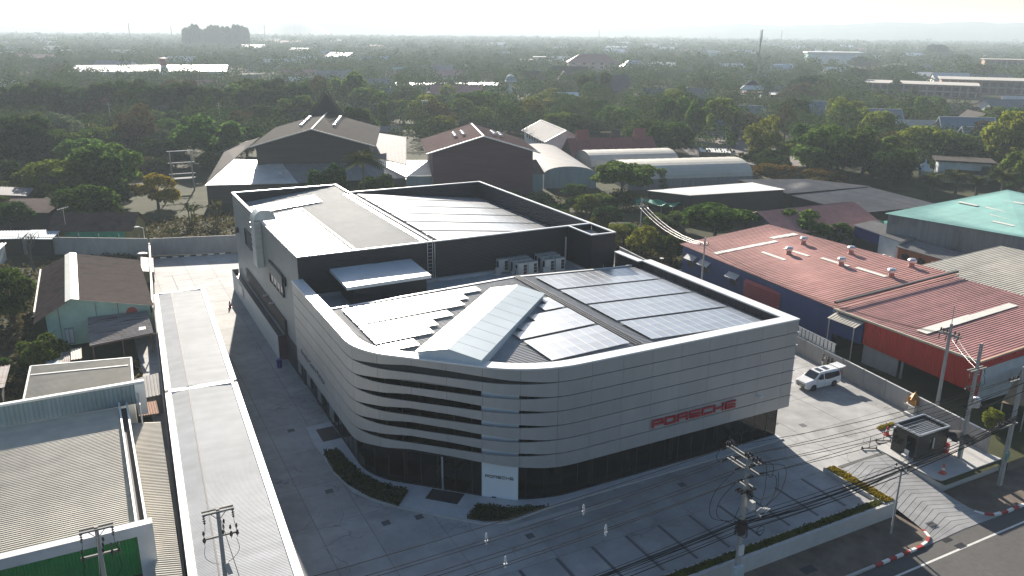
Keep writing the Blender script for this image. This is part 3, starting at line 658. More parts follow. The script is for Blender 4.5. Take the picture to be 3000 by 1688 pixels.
# long roof monitor set at 45 degrees
ax = Vector((1, .976)).normalized(); sd = Vector((ax.y, -ax.x)); f0 = Vector((-32.4, 5.25)); b0 = Vector((-19.75, 17.55)); hw = 2.62
mon = thing('roof_monitor', 'long white gabled skylight box lying diagonally across showroom roof', 'skylight', (-26, 11.4, 11.3))
def P3(p, off, z): q = p+sd*off; return (q.x, q.y, z)
b = MB(); base = [P3(f0, -hw, 11.0), P3(f0, hw, 11.0), P3(b0, hw, 11.0), P3(b0, -hw, 11.0)]; top = [P3(f0, -hw, 12.38), P3(f0, hw, 12.38), P3(b0, hw, 12.38), P3(b0, -hw, 12.38)]
b.quad(base[0], base[1], top[1], top[0]); b.quad(base[1], base[2], top[2], top[1]); b.quad(base[2], base[3], top[3], top[2]); b.quad(base[3], base[0], top[0], top[3])
b.poly([top[0], top[1], P3(f0, 0, 12.93)]); b.poly([top[2], top[3], P3(b0, 0, 12.93)]); b.build('monitor_wall', M('monitor_side', (.58, .63, .66), .5, .05, .03), mon)
mr_ = M('monitor_roof', (.60, .66, .66), .35, .15, .03)
for k in range(10):
    for s in (-1, 1):
        ta, tb = k/10+.0014, (k+1)/10-.0014; fa, fb = f0-ax*.15+(b0-f0+ax*.3)*ta, f0-ax*.15+(b0-f0+ax*.3)*tb
        q = [P3(fa, 0.004*s, 12.97), P3(fb, .004*s, 12.97), P3(fb, s*(hw+.18), 12.38), P3(fa, s*(hw+.18), 12.38)]
        MB().slab(q if s < 0 else q[::-1], .05).build('monitor_sheet', mr_, mon)
# cable tray along the roof ridge
ct = thing('cable_tray', 'galvanised cable tray running up the ridge of showroom roof', 'cable tray', (-16.9, 12, 11.75))
b = MB()
for x in (-17.05, -16.75, -16.45): b.box(x-.02, 1.4, 11.86, x+.02, 23.4, 11.98)
y = 1.5
while y < 23.4: b.box(-17.1, y, 11.87, -16.4, y+.05, 11.91); y += .45
y = 1.6
while y < 23.4: b.box(-17.05, y, 11.6, -16.99, y+.08, 11.87); b.box(-16.5, y, 11.6, -16.44, y+.08, 11.87); y += 1.8
b.build('tray', cable_al, ct); MB().tube([(-16.9, 1.5, 11.93), (-16.88, 12, 11.93), (-16.9, 23.3, 11.93)], .05, 5).build('cable', cable, ct)
MB().tube([(-16.62, 1.5, 11.93), (-16.64, 12, 11.93), (-16.6, 23.3, 11.93)], .035, 5).build('cable', cable, ct)
# solar arrays: framed modules laid in tiers, one walkway gap every three tiers
PW, PH = 1.05, 1.575
fm = MB(); fm.mat(0).box(-PW/2, -PH/2, 0, PW/2, PH/2, .035); fm.mat(1).quad((-PW/2+.03, -PH/2+.012, .037), (PW/2-.03, -PH/2+.012, .037), (PW/2-.03, PH/2-.012, .037), (-PW/2+.03, PH/2-.012, .037))
PM = fm.mesh('solar_panel', [trim_white, solar])
def array(label, cells, zf, slope, loc):
    t = thing('solar_array', label, 'solar panels', loc)
    for x, y in cells: piece('solar_panel', PM, t, (x, y, zf(x)+.22), (rng.normal(0, .0012), math.atan(slope)+rng.normal(0, .0012), 0))
    b = MB(); ys = sorted({round(c[1], 2) for c in cells})
    for y in ys:
        xs_ = [c[0] for c in cells if abs(c[1]-y) < .02]
        for o in (-.5, .5): b.bar((min(xs_)-.5, y+o, zf(min(xs_)-.5)+.12), (max(xs_)+.5, y+o, zf(max(xs_)+.5)+.12), .05, .05)
    b.build('mounting_rail', alu, t); return t
tiers = [2.85+i*1.585+(i//3)*.47 for i in range(12)]
cells = [(-14.45+1.073*c, y) for y in tiers for c in range(12)]
array('solar panel array on right half of showroom front roof', cells, low_z, .045, (-8, 12.5, 11.4))
cells = []
for y in tiers:
    for c in range(20):
        x = -36.5+1.073*c
        if x-.55 < low_left(y-.9)+.35 or x+.53 > y-43.5: continue
        cells.append((x, y))
array('solar panel array on left half of showroom front roof, beside skylight box', cells, low_z, -.030, (-32, 15, 11.3))
cells = []
for y in tiers[:9]:
    for c in range(9):
        x = -17.85-1.073*c
        if x-.55 < y-33.6 or x < -25.2 or y > 16.0: continue
        cells.append((x, y))
array('small stepped solar panel array between skylight box and cable tray', cells, low_z, -.030, (-20, 8, 11.4))
t2 = [33.6+i*1.585+(i//3)*.55 for i in range(17)]
array('narrow solar panel array on left edge of showroom rear roof', [(-36.75+1.12*c, y) for y in t2[:15] for c in range(5)] + [(-35.6+1.12*c, y) for y in (61.9, 63.5, 65.1) for c in range(8)], up_z, -.100, (-35, 47, 13))
array('large solar panel array on right slope of showroom rear roof', [(-21.3+1.09*c, y) for y in t2 for c in range(18)], up_z, .114, (-12, 46, 13))
# air conditioning units on the deck
acm = M('ac_cream', (.50, .495, .46), .6, 0, .04)
c1 = MB(); c1.box(0, 0, .1, 1.22, .78, 1.62).box(.02, .02, 0, .12, .76, .1).box(1.1, .02, 0, 1.2, .76, .1)
casing = c1.mesh('casing', acm); gm = MB()
for k in range(3): gm.box(.72, -.012, .32+k*.38, 1.12, -.004, .66+k*.38)
gm.box(-.012, .2, .3, -.004, .6, 1.4); grille = gm.mesh('grille', black_paint)
fr = MB(); fr.lathe((.34, .4, 1.62), [(.26, 0), (.29, .05), (.24, .05), (.22, .0)], 12); fr.lathe((.88, .4, 1.62), [(.26, 0), (.29, .05), (.24, .05), (.22, 0)], 12); fan = fr.mesh('fan_ring', M('ac_grey', (.32, .32, .31), .6))
acs = [(-13.7, 28.7), (-12.35, 28.75), (-10.1, 28.75), (-8.7, 28.75), (-13.6, 30.05), (-12.3, 30.1), (-9.95, 30.1), (-8.55, 30.1), (-14.9, 31.1), (-13.55, 31.1), (-12.2, 31.1), (-9.8, 31.15), (-8.45, 31.15)]
where = ['front row, leftmost', 'front row, second from left', 'front row, third from left', 'front row, rightmost', 'middle row, leftmost', 'middle row, second from left', 'middle row, third from left', 'middle row, rightmost', 'back row, leftmost, beside pipe run', 'back row, second from left', 'back row, third from left', 'back row, fourth from left', 'back row, rightmost']
for (x, y), wh in zip(acs, where):
    t = thing('air_conditioner', 'cream outdoor air conditioning unit on showroom deck, '+wh, 'air conditioner', (x, y, 9.9), 'rooftop air conditioning units')
    for nm, me in (('casing', casing), ('grille', grille), ('fan_ring', fan)): piece(nm, me, t, (x, y, 9.9))
b = MB()
for y in (28.7, 29.3, 30.05, 30.7, 31.2, 31.8): b.box(-15.1, y-.04, 9.84, -7.2, y+.04, 9.9)
b.build('support_rail', alu, show)
for x, y in ((-15.5, 30.6), (-10.5, 28.4)): MB().box(x, y, 9.86, x+.55, y+.35, 10.75).build('switch_box', conc_pale, show)
b = MB(); b.tube([(-14.2, 28.1, 9.86), (-14.2, 28.1, 11.2), (-13.7, 28.1, 11.2), (-13.7, 28.1, 9.86)], .05, 5); b.tube([(-14.6, 28.3, 9.86), (-14.6, 28.3, 11.1), (-14.2, 28.3, 11.1)], .05, 5); b.build('pipe_run', alu, show)
# exhaust duct riding up the left wall
du = thing('exhaust_duct', 'pale exhaust duct climbing left wall and bending over rear roof', 'duct', (-38.3, 51.5, 9))
b = MB(); b.box(-38.55, 50.3, 8.6, -37.75, 52.6, 14.5); prof = []
cc = Vector((-37.2, 51.45, 14.4))
vs = []; 
for i in range(13):
    a_ = math.pi*i/12; 
    for y_ in (50.3, 52.6): vs.append((-37.2-1.35*math.cos(a_), y_, 14.4+1.35*math.sin(a_)))
b.add(vs, [(2*i, 2*i+1, 2*i+3, 2*i+2) for i in range(12)] + [tuple(2*i for i in range(13)), tuple(2*i+1 for i in range(12, -1, -1))])
b.build('duct_body', M('duct_pale', (.52, .54, .52), .45, .3), du)
b = MB()
for k in range(9): b.box(-38.62, 50.24, 8.9+k*.62, -37.7, 52.66, 8.97+k*.62)
b.build('duct_flange', alu, du)
b = MB(); 
for y_ in (53.6, 54.2): b.tube([(-38.0, y_, 9.5), (-38.0, y_, 14.6)], .03, 5)
for k in range(12): b.tube([(-38.0, 53.6, 9.7+k*.42), (-38.0, 54.2, 9.7+k*.42)], .02, 5)
b.build('service_ladder', alu, du)
MB().box(-38.1, 67.6, 9.2, -37.7, 68.4, 9.9).build('wall_lamp_housing', black_paint, show)
# openings on the left wall
def wall_open(y0, y1, z0, z1, nm='window'):
    t = MB().box(-37.80, y0, z0, -37.70, y1, z1).build(nm, window_dark, show)
    b = MB(); b.box(-37.9, y0-.1, z0-.1, -37.72, y0, z1+.1); b.box(-37.9, y1, z0-.1, -37.72, y1+.1, z1+.1); b.box(-37.9, y0-.1, z1, -37.72, y1+.1, z1+.12); b.box(-37.9, y0-.1, z0-.12, -37.72, y1+.1, z0); b.build('window_frame', black_paint, t); return t
t = wall_open(39.7, 46.6, 7.9, 10.35)
b = MB()
for k in range(6): b.box(-37.93, 39.7, 9.0+k*.22, -37.82, 46.6, 9.10+k*.22)
b.build('louvre', silver_rib, t); b = MB()
for k in range(1, 4): b.box(-37.86, 39.7+k*1.72-.06, 7.9, -37.81, 39.7+k*1.72+.06, 8.9)
b.build('mullion', plaster, t)
wall_open(56.5, 61.8, 9.0, 11.0); wall_open(38.4, 39.0, 9.6, 10.3, 'vent_grille')
t = wall_open(39.8, 63.6, 3.4, 4.9); b = MB()
for k in range(5): b.box(-37.93, 39.8, 3.5+k*.28, -37.82, 63.6, 3.62+k*.28)
b.build('louvre', black_rib, t)
for y_ in (49.5, 46.2): MB().box(-38.3, y_-.12, 5.1, -37.7, y_+.12, 5.25).build('wall_lamp', alu, show)
# narrow service lean-to at foot of left wall
sv = thing('service_enclosure', 'long low dark topped service enclosure along foot of left wall', 'shed', (-38.2, 55, 0))
b = MB(); b.ribs((-38.7, 40.5, 3.05), (-38.7, 40.5, 0.0), (-38.7, 70.8, 3.05), 18, .04); b.quad((-38.66, 40.5, 0), (-37.75, 40.5, 0), (-37.75, 40.5, 3.05), (-38.66, 40.5, 3.05)); b.quad((-38.66, 70.8, 0), (-37.75, 70.8, 0), (-37.75, 70.8, 3.05), (-38.66, 70.8, 3.05)); b.build('screen_wall', silver_rib, sv)
MB().box(-38.6, 40.56, 2.3, -37.75, 70.7, 2.4).build('inner_roof', black_rib, sv)
MB().box(-38.64, 40.44, .02, -37.76, 40.5, 3.0).build('door', maroon_wall, sv)
MB().box(-38.78, 62.4, 1.3, -38.74, 66.4, 2.6).build('opening', patch_white, sv)
b = MB(); b.lathe((-39.15, 38.4, 0), [(.28, 0), (.34, .95), (.36, .95), (.36, 1.02), (.05, 1.08)], 10); b.build('waste_bin', purple, None, label='purple plastic bin standing at foot of service enclosure', cat='bin')
# facade lettering (solid letters standing off the panels)
def strokes(ch_):
    T = .13                              # bar thickness in letter units, letter box 1 x .62
    h, m = .62, .31
    return {'P': [(0, 0, T, h), (T, h-T, 1, h), (1-T, m-.11+T, 1, h-T), (T, m-.11, 1, m-.11+T)],
            'O': [(0, 0, T, h), (1-T, 0, 1, h), (T, h-T, 1-T, h), (T, 0, 1-T, T)],
            'R': [(0, 0, T, h), (T, h-T, 1, h), (1-T, m, 1, h-T), (T, m-.09, 1, m-.09+T*.85), (1-T*1.1, 0, 1, m-.09)],
            'S': [(0, h-T, 1, h), (0, m-.02, T, h-T), (0, m-.09, 1, m-.09+T*.85), (1-T, T, 1, m-.09), (0, 0, 1, T)],
            'C': [(0, 0, T, h), (T, h-T, 1, h), (T, 0, 1, T)],
            'H': [(0, 0, T, h), (1-T, 0, 1, h), (T, m-.08, 1-T, m-.08+T*.85)],
            'E': [(0, 0, T, h), (T, h-T, 1, h), (T, 0, 1, T), (T, m-.08, 1, m-.08+T*.85)]}[ch_]
sg = thing('sign_lettering', 'red raised letters on silver facade above right ground floor glass', 'sign', (-11.5, -.1, 4.7))
pit, wid = 1.345, 1.14
for i, c in enumerate('PORSCHE'):
    b = MB(); x0 = -16.1+i*pit; k = .72/.62
    for (u0, v0, u1, v1) in strokes(c): b.box(x0+u0*wid, -.20, 4.70+v0*k, x0+u1*wid, -.06, 4.70+v1*k)
    b.build('letter', sign_red, sg)
# white panel with black letters on the chamfer
GI = outline(.70); GIL = resample(GI)
pA, pB = Vector((-30.25, 3.66)), Vector((-27.93, 1.72)); pd = (pB-pA).normalized(); pn = Vector((pd.y, -pd.x))
pn = pn if pn.y < 0 else -pn
wp = thing('sign_board', 'tall white panel beside entrance with small black lettering', 'sign', ((pA.x+pB.x)/2, (pA.y+pB.y)/2, .1))
o1, o2 = pA+pn*.16, pB+pn*.16
b = MB(); b.prism([(pA.x, pA.y), (pB.x, pB.y), (o2.x, o2.y), (o1.x, o1.y)], .12, 10.55); b.build('panel', M('panel_white', (.74, .78, .80), .5, 0, .02), wp)
wl = (pB-pA).length; lw = wl*.80/7.0
for i, c in enumerate('PORSCHE'):
    b = MB(); k = .24/.62
    for (u0, v0, u1, v1) in strokes(c):
        s0 = wl*.10+i*lw+u0*lw*.84; s1 = wl*.10+i*lw+u1*lw*.84
        q0, q1 = o1+pd*s0, o1+pd*s1; r0, r1 = q0+pn*.03, q1+pn*.03
        b.prism([(q0.x, q0.y), (q1.x, q1.y), (r1.x, r1.y), (r0.x, r0.y)], 1.95+v0*k, 1.95+v1*k)
    b.build('letter', black_paint, wp)
b = MB()
for k in range(5):
    z = H1-ROW*(k+2)+.18; q = pA.lerp(pB, .12)+pn*.1; r_ = q+pn*.12; b.prism([(q.x-.05, q.y), (q.x+.05, q.y), (r_.x+.05, r_.y), (r_.x-.05, r_.y)], z, z+.2)
b.build('spotlight', black_paint, wp)
# small raised lettering on the left flank (text geometry, seen edge on)
tcu = bpy.data.curves.new('txt', 'FONT'); tcu.body = 'Porsche Centre Pattaya'; tcu.size = .92; tcu.extrude = .04
tob = bpy.data.objects.new('txt', tcu); COL.objects.link(tob); bpy.context.view_layer.update()
me = bpy.data.meshes.new_from_object(tob); wdt = max(v.co.x for v in me.vertices); bpy.data.objects.remove(tob)
me.materials.clear(); me.materials.append(chrome)
fs_ = 8.9/wdt
lt = thing('sign_lettering', 'small metal letters along lower left flank of facade', 'sign', (-38.52, 25, 4.85))
o = piece('letter_row', me, lt, (-38.52, 29.6, 4.86), (R(90), 0, R(-90)), (fs_, .78, 1))
# ground floor glazing: panes, mullions, sill, interior
def glaze(s0, s1, z0, z1, nm='glass_pane'):
    p, n_ = at_s(s0, GI, GIL); q, _ = at_s(s1, GI, GIL); dd = (q-p).normalized(); p = p+dd*.02; q = q-dd*.02
    MB().quad((p.x, p.y, z0), (q.x, q.y, z0), (q.x, q.y, z1), (p.x, p.y, z1)).build(nm, glass_dark, show)
GT = GIL[-1]-.7; sC0 = GT-26.4-15.6; 
s = 5.0
mul_s = []
while s < GT-.2:
    e = min(GT, s+1.5)
    glaze(s, e, .22, HB+.02); mul_s.append(s)
    if SJ-19 < s < SJ+1.5: glaze(s, e, HB+.06, H1-ROW*1.4)
    s = e
mul_s.append(GT); b = MB()
for s in mul_s:
    p, n_ = at_s(s, GI, GIL)
    if -30.4 < p.x < -27.8: continue
    hi = H1-ROW*1.4 if SJ-19 < s < SJ+1.5 else HB
    b.box(p.x-.035, p.y-.035, .1, p.x+.035, p.y+.035, hi)
b.build('mullion', black_paint, show)
b = MB()
for i in range(len(GI)-1):
    p, q = GI[i], GI[i+1]
    if i == len(GI)-2: q = Vector((-.7, q.y))
    if i == 0: p = Vector((p.x, 27.5))
    b.bar((p.x, p.y, .15), (q.x, q.y, .15), .1, .14); b.bar((p.x, p.y, HB+.04), (q.x, q.y, HB+.04), .08, .07)
b.build('glazing_frame', black_paint, show)
# right end glass return
for k in range(4): MB().quad((-.7, .72+k*1.5, .22), (-.7, 2.18+k*1.5, .22), (-.7, 2.18+k*1.5, HB), (-.7, .72+k*1.5, HB)).build('glass_pane', glass_dark, show)
b = MB()
for k in range(5): b.box(-.74, .68+k*1.5, .1, -.66, .76+k*1.5, HB)
b.box(-.75, .7, .08, -.65, 6.8, .2); b.build('mullion', black_paint, show)
b = MB(); b.box(-.75, 6.75, .02, -.55, 32.0, HB+.1); b.build('side_wall_lower', black_rib, show)
# left flank behind the cladding
b = MB(); b.ribs((-37.68, 27.4, 3.3), (-37.68, 27.4, .1), (-37.68, 32.1, 3.3), 1, 0); b.build('side_wall_lower', black_rib, show)
for k, y_ in enumerate((20.9, 25.3, 29.6, 33.4)):
    t = MB().box(-37.86, y_-.5, .9, -37.72, y_+.9, 3.0).build('louvre_panel', dark_void, show); b = MB()
    for j in range(9): b.box(-37.95, y_-.5, .95+j*.23, -37.84, y_+.9, 1.06+j*.23)
    b.build('slat', silver_rib, t)
MB().box(-37.78, 32.1, .05, -37.66, 40.4, 3.3).build('side_wall_lower', black_rib, show)
# interior
ifl = outline(.78); b = MB(); b.poly([(p.x, p.y, .12) for p in ifl[:-1]] + [(-.8, .8, .12), (-.8, 30, .12), (-37.4, 30, .12)][:3]); b.build('interior_floor', int_floor, show)
b = MB(); ic = outline(.80); b.poly([(p.x, p.y, HB+.10) for p in [Vector((-24.8, .8)), Vector((-.8, .8)), Vector((-.8, 22)), Vector((-24.8, 22))]]); b.build('interior_ceiling', int_dark, show)
b = MB(); b.box(-37.4, 17.5, .1, -6.5, 17.7, 11.0); b.box(-24.9, 6.9, HB+.05, -24.7, 17.5, 11.0); b.box(-6.6, 7.5, .1, -6.4, 17.5, HB+.05); b.box(-24.8, .82, HB+.12, -.8, .9, 9.0); b.build('interior_wall', int_wall, show)
for x, y_ in ((-21.2, 1.35), (-17.2, 1.5), (-7.55, 1.3), (-34.6, 9.9), (-12.5, 1.6), (-28.0, 6.0)): MB().lathe((x, y_, .12), [(.20, 0), (.20, 3.0 if x > -26 else 10.5)], 12).build('column', col_white, show)
MB().box(-24.9, 1.15, 1.75, -24.2, 1.75, HB+.05).build('hanging_sign', col_white, show)
MB().prism([(-32.9, 5.95), (-32.8, 5.85), (-32.75, 5.9), (-32.85, 6.0)], .15, HB).build('door_handle', alu, show)
# slab edges behind the lenses
b = MB(); se = outline(1.0)
for i in range(len(se)-1):
    if se[i].y < 12.5 and se[i+1].x < -26: b.bar((se[i].x, se[i].y, 6.6), (se[i+1].x, se[i+1].y, 6.6), .15, .35)
b.build('slab_edge', int_dark, show)
# facade camera
MB().box(-4.3, -.5, 5.2, -4.05, -.02, 5.32).build('wall_camera', plaster, show)
for k, zz in enumerate([H1-ROW*j for j in range(1, 7)]): MB().box(-.12, -.10, zz-.05, .10, .10, zz+.05).build('joint_cap', white_cap, show)
# entrance canopy of flat metal behind the building's right flank
# ================================================================ NEIGHBOURING BUILDINGS
def ribs4(b, A, B, C, D, n, h, duty=.42):
    """ribbed sheet over a free quad; ribs run from edge AB to edge DC"""
    A, B, C, D = map(Vector, (A, B, C, D)); nn = (B-A).cross(D-A).normalized()
    if nn.z < 0 and abs(nn.z) > .05: nn = -nn
    prof = []
    for i in range(n): prof += [(i, 0), (i+1-duty, 0), (i+1-duty*.7, h), (i+1-duty*.3, h)]
    prof.append((n, 0)); vs = []
    for t, z in prof: vs += [A.lerp(B, t/n)+nn*z, D.lerp(C, t/n)+nn*z]
    return b.add(vs, [(2*i, 2*i+2, 2*i+3, 2*i+1) for i in range(len(prof)-1)])
def block(t, p, z0, zs, mat, nm='wall'):
    """walls under a roof quad; zs = top height at every corner"""
    b = MB(); n = len(p)
    for i in range(n):
        j = (i+1) % n; b.quad((*p[i], z0), (*p[j], z0), (*p[j], zs[j]), (*p[i], zs[i]))
    return b.build(nm, mat, t)
def shed(name, label, cat, p, zs, wall, roof, n, h=.05, over=.3, rib01=True, z0=-.05, trim=None, group=None, t=None):
    c = (sum(q[0] for q in p)/4, sum(q[1] for q in p)/4)
    t = t or thing(name, label, cat, (c[0], c[1], 0), group)
    block(t, p, z0, [z-.08 for z in zs], wall)
    e = [(c[0]+(q[0]-c[0])*(1+over/max(1, math.dist(q, c))*1.2), c[1]+(q[1]-c[1])*(1+over/max(1, math.dist(q, c))*1.2), z) for q, z in zip(p, zs)]
    b = MB()
    if rib01: ribs4(b, e[0], e[1], e[2], e[3], n, h)
    else: ribs4(b, e[1], e[2], e[3], e[0], n, h)
    b.slab([(x, y, z-.01) for x, y, z in e], .07); b.build('roof', roof, t)
    if trim:
        b = MB()
        for i in range(4): b.bar(Vector(e[i])+Vector((0, 0, -.02)), Vector(e[(i+1) % 4])+Vector((0, 0, -.02)), .16, .2)
        b.build('fascia', trim, t)
    return t
def gable(name, label, cat, c, w_, d_, he, hr, rot, wall, roof, over=.5, n=0, ridge_x=True, hip=0.0, z0=-.05, group=None, cap=None, ridge_off=0.0):
    """gable or hip house: ridge along local x, footprint w_ x d_, eave he, ridge hr"""
    t = thing(name, label, cat, (c[0], c[1], 0), group)
    cr, sr = math.cos(rot), math.sin(rot)
    def W(x, y, z): return (c[0]+x*cr-y*sr, c[1]+x*sr+y*cr, z)
    a, b2 = w_/2, d_/2; o = ridge_off; b = MB()
    b.quad(W(-a, -b2, z0), W(a, -b2, z0), W(a, -b2, he), W(-a, -b2, he)); b.quad(W(a, b2, z0), W(-a, b2, z0), W(-a, b2, he), W(a, b2, he))
    for s in (-1, 1):
        if hip: b.quad(W(s*a, -b2*s, z0), W(s*a, b2*s, z0), W(s*a, b2*s, he), W(s*a, -b2*s, he))
        else: b.poly([W(s*a, -b2*s, z0), W(s*a, b2*s, z0), W(s*a, b2*s, he), W(s*a, o, hr-.06), W(s*a, -b2*s, he)])
    wl_ = b.build('wall', wall, t); A, B = a+over, b2+over; k = over*(hr-he)/b2; hp = hip
    b = MB(); rg = [W(-A+hp, o, hr), W(A-hp, o, hr)]
    f1 = [W(-A, -B, he-k), W(A, -B, he-k), rg[1], rg[0]]; f2 = [W(A, B, he-k), W(-A, B, he-k), rg[0], rg[1]]
    if n and not hip:
        ribs4(b, f1[0], f1[1], f1[2], f1[3], n, .05); ribs4(b, f2[0], f2[1], f2[2], f2[3], n, .05)
    b.slab([(x, y, z-.005) for x, y, z in f1], .08); b.slab([(x, y, z-.005) for x, y, z in f2], .08)
    if hip:
        for s in (-1, 1): b.slab([W(s*A, -B*s, he-k), W(s*A, B*s, he-k), rg[1] if s > 0 else rg[0]], .08)
    rf = b.build('roof', roof, t)
    if cap:
        b = MB(); b.bar(Vector(rg[0])+Vector((0, 0, .05)), Vector(rg[1])+Vector((0, 0, .05)), .35, .1)
        if not hip:
            for s in (-1, 1):
                for q in ((-B), B): b.bar(Vector(W(s*A, q, he-k))+Vector((0, 0, .02)), Vector(W(s*A, o, hr))+Vector((0, 0, .02)), .25, .16)
        b.build('roof_trim', cap, rf)
    return t, W
def wins(t, W, y, xs, zs, w_, h_, mat=None, axis='x', out=-1):
    """window parts on a wall: frame recess + pane, at local positions"""
    for z in zs:
        for x in xs:
            b = MB(); e = .06*out
            pts = [(x-w_/2, y+e, z), (x+w_/2, y+e, z), (x+w_/2, y+e, z+h_), (x-w_/2, y+e, z+h_)] if axis == 'x' else [(y+e, x-w_/2, z), (y+e, x+w_/2, z), (y+e, x+w_/2, z+h_), (y+e, x-w_/2, z+h_)]
            fr_ = [W(*q) for q in pts]; bb = MB()
            for i in range(4): bb.bar(fr_[i], fr_[(i+1) % 4], .1, .1)
            f = bb.build('window', trim_white, t); b.poly(fr_); b.build('pane', mat or window_dark, f)
# ---- ribbed parking canopy along the left boundary
def canopy(label, L0, R0, L1, R1, M0, M1, n):
    t = thing('parking_canopy', label, 'canopy', ((L0[0]+R1[0])/2, (L0[1]+R1[1])/2, 0))
    ze, zm = 3.18, 3.36; b = MB()
    ribs4(b, (*L0, ze), (*L1, ze), (*M1, zm), (*M0, zm), n, .014, .42); ribs4(b, (*M0, zm), (*M1, zm), (*R1, ze), (*R0, ze), n, .014, .42); b.build('canopy_roof', canopy_metal, t)
    b = MB(); e = .28
    for A, B in ((L0, L1), (R0, R1)):
        sgn = -1 if A is L0 else 1; q = sgn*e; b.slab([(A[0]-q*.9, A[1], ze+.12), (A[0]+q, A[1], ze+.12), (B[0]+q, B[1], ze+.12), (B[0]-q*.9, B[1], ze+.12)], .30)
    for A, B, y_ in ((L0, R0, .25), (L1, R1, -.25)):
        b.slab([(A[0], A[1], ze+.14), (B[0], B[1], ze+.14), (B[0], B[1]+y_, ze+.14), (A[0], A[1]+y_, ze+.14)], .3)
    b.build('edge_trim', trim_white, t)
    b = MB(); b.slab([(M0[0]-.05, M0[1], zm+.03), (M0[0]+.05, M0[1], zm+.03), (M1[0]+.05, M1[1], zm+.03), (M1[0]-.05, M1[1], zm+.03)], .05); b.build('valley_seam', dark_mat, t)
    for k in range(6):
        tt = (k+.3)/6; q = lerp(L0, L1, tt); MB().box(q[0]+.35, q[1]-.08, 0, q[0]+.5, q[1]+.08, 3.1).build('post', alu, t)
    return t
canopy('rear section of long white edged ribbed parking canopy', (-49.7, 62.2), (-43.9, 62.2), (-51.5, 29.7), (-45.45, 29.4), (-47.9, 62.2), (-49.65, 29.6), 170)
canopy('front section of long white edged ribbed parking canopy beneath utility pole', (-51.55, 29.0), (-45.5, 28.7), (-53.3, -4.7), (-47.1, -4.7), (-49.75, 28.9), (-51.75, -4.7), 200)
# ---- mint green house with brown asymmetric roof
t = thing('workshop_house', 'mint green house with brown roof and broad white ridge cap', 'house', (-57, 65, 0))
b = MB(); b.poly([(-62.3, 56.6, -.05), (-50.9, 56.6, -.05), (-50.9, 56.6, 3.95), (-59.3, 56.6, 5.85), (-62.3, 56.6, 4.1)]); b.poly([(-62.3, 78, -.05), (-50.9, 78, -.05), (-50.9, 78, 3.95), (-59.3, 78, 5.85), (-62.3, 78, 4.1)])
b.quad((-62.3, 56.6, -.05), (-62.3, 78, -.05), (-62.3, 78, 4.1), (-62.3, 56.6, 4.1)); b.quad((-50.9, 56.6, -.05), (-50.9, 78, -.05), (-50.9, 78, 3.95), (-50.9, 56.6, 3.95)); b.build('wall', mint, t)
b = MB(); ribs4(b, (-50.5, 55.7, 3.85), (-50.5, 79, 3.85), (-59.3, 79, 5.95), (-59.3, 55.7, 5.95), 90, .03); ribs4(b, (-59.3, 55.7, 5.95), (-59.3, 79, 5.95), (-63.2, 80.5, 3.7), (-63.6, 55.7, 3.5), 90, .03); b.build('roof', brown_roof, t)
b = MB(); b.slab([(-60.0, 55.6, 5.75), (-59.3, 55.6, 6.05), (-59.3, 79.1, 6.05), (-60.0, 79.1, 5.75)], .05); b.slab([(-59.3, 55.6, 6.05), (-58.5, 55.6, 5.87), (-58.5, 79.1, 5.87), (-59.3, 79.1, 6.05)], .05); b.bar((-63.3, 80, 3.75), (-63.6, 60, 3.6), .18, .18); b.build('ridge_cap', patch_white, t)
d_ = MB().box(-60.6, 56.46, .1, -59.6, 56.58, 2.2).build('door', teal_grey, t); b = MB(); b.box(-60.5, 56.42, .3, -60.15, 56.45, 2.0); b.box(-60.05, 56.42, .3, -59.7, 56.45, 2.0); b.build('glazed_leaf', blue_tint, d_)
MB().box(-57.9, 56.46, 1.0, -56.2, 56.58, 2.4).build('window', window_dark, t); MB().box(-58.0, 56.3, 2.42, -56.1, 56.58, 2.5).build('window_hood', trim_white, t)
b = MB(); b.lathe((-53.0, 56.55, 3.15), [(.62, 0), (.62, .04)], 20, (0, -1, 0)); b.build('painted_disc', M('disc_red', (.42, .07, .06), .7), t)
MB().lathe((-57.6, 56.2, .45), [(.25, 0), (.5, .05), (.5, .25), (.25, .3)], 14, (0, -1, 0)).build('spare_tyre', rubber, None, label='old tyre leaning on mint green wall below window', cat='tyre')
b = MB(); b.box(-54.55, 56.5, 2.3, -54.45, 56.58, 4.6); b.box(-56.95, 56.5, 2.5, -56.88, 56.58, 4.8); b.box(-60.95, 56.5, .0, -60.88, 56.58, 5.0); b.build('crack_batten', grey_sheet, t)
t = thing('lean_to', 'rusty corrugated lean-to roof in front of mint green house', 'lean-to', (-54.6, 52, 0))
for i, (u0, u1) in enumerate(((0, .5), (.5, 1))):
    b = MB(); A, B = (-57.9, 56.4, 3.2), (-51.3, 56.0, 3.2); C_, D = (-51.2, 49.4, 2.5), (-58.0, 48.5, 2.35)
    ribs4(b, lerp(D, A, 0), lerp(D, A, 1), lerp(C_, B, 1), lerp(C_, B, 0), 22, .05) if False else ribs4(b, lerp(A, B, u0), lerp(D, C_, u0), lerp(D, C_, u1-.004), lerp(A, B, u1-.004), 22, .05)
    b.build('rusty_sheet', rusty, t)
b = MB()
for q in ((-57.7, 48.9), (-54.6, 49.2), (-51.5, 49.7)): b.tube([(q[0], q[1], -.05), (q[0], q[1], 2.4)], .07, 6)
b.build('post', wood_old, t); b = MB(); b.bar((-58.0, 48.5, 2.28), (-51.0, 49.3, 2.4), .1, .14); b.build('beam', wood_old, t); MB().slab([(-52.7, 50.6, 2.66), (-51.9, 50.7, 2.68), (-51.9, 51.6, 2.75), (-52.6, 51.5, 2.75)], .03).build('patch', patch_white, t)
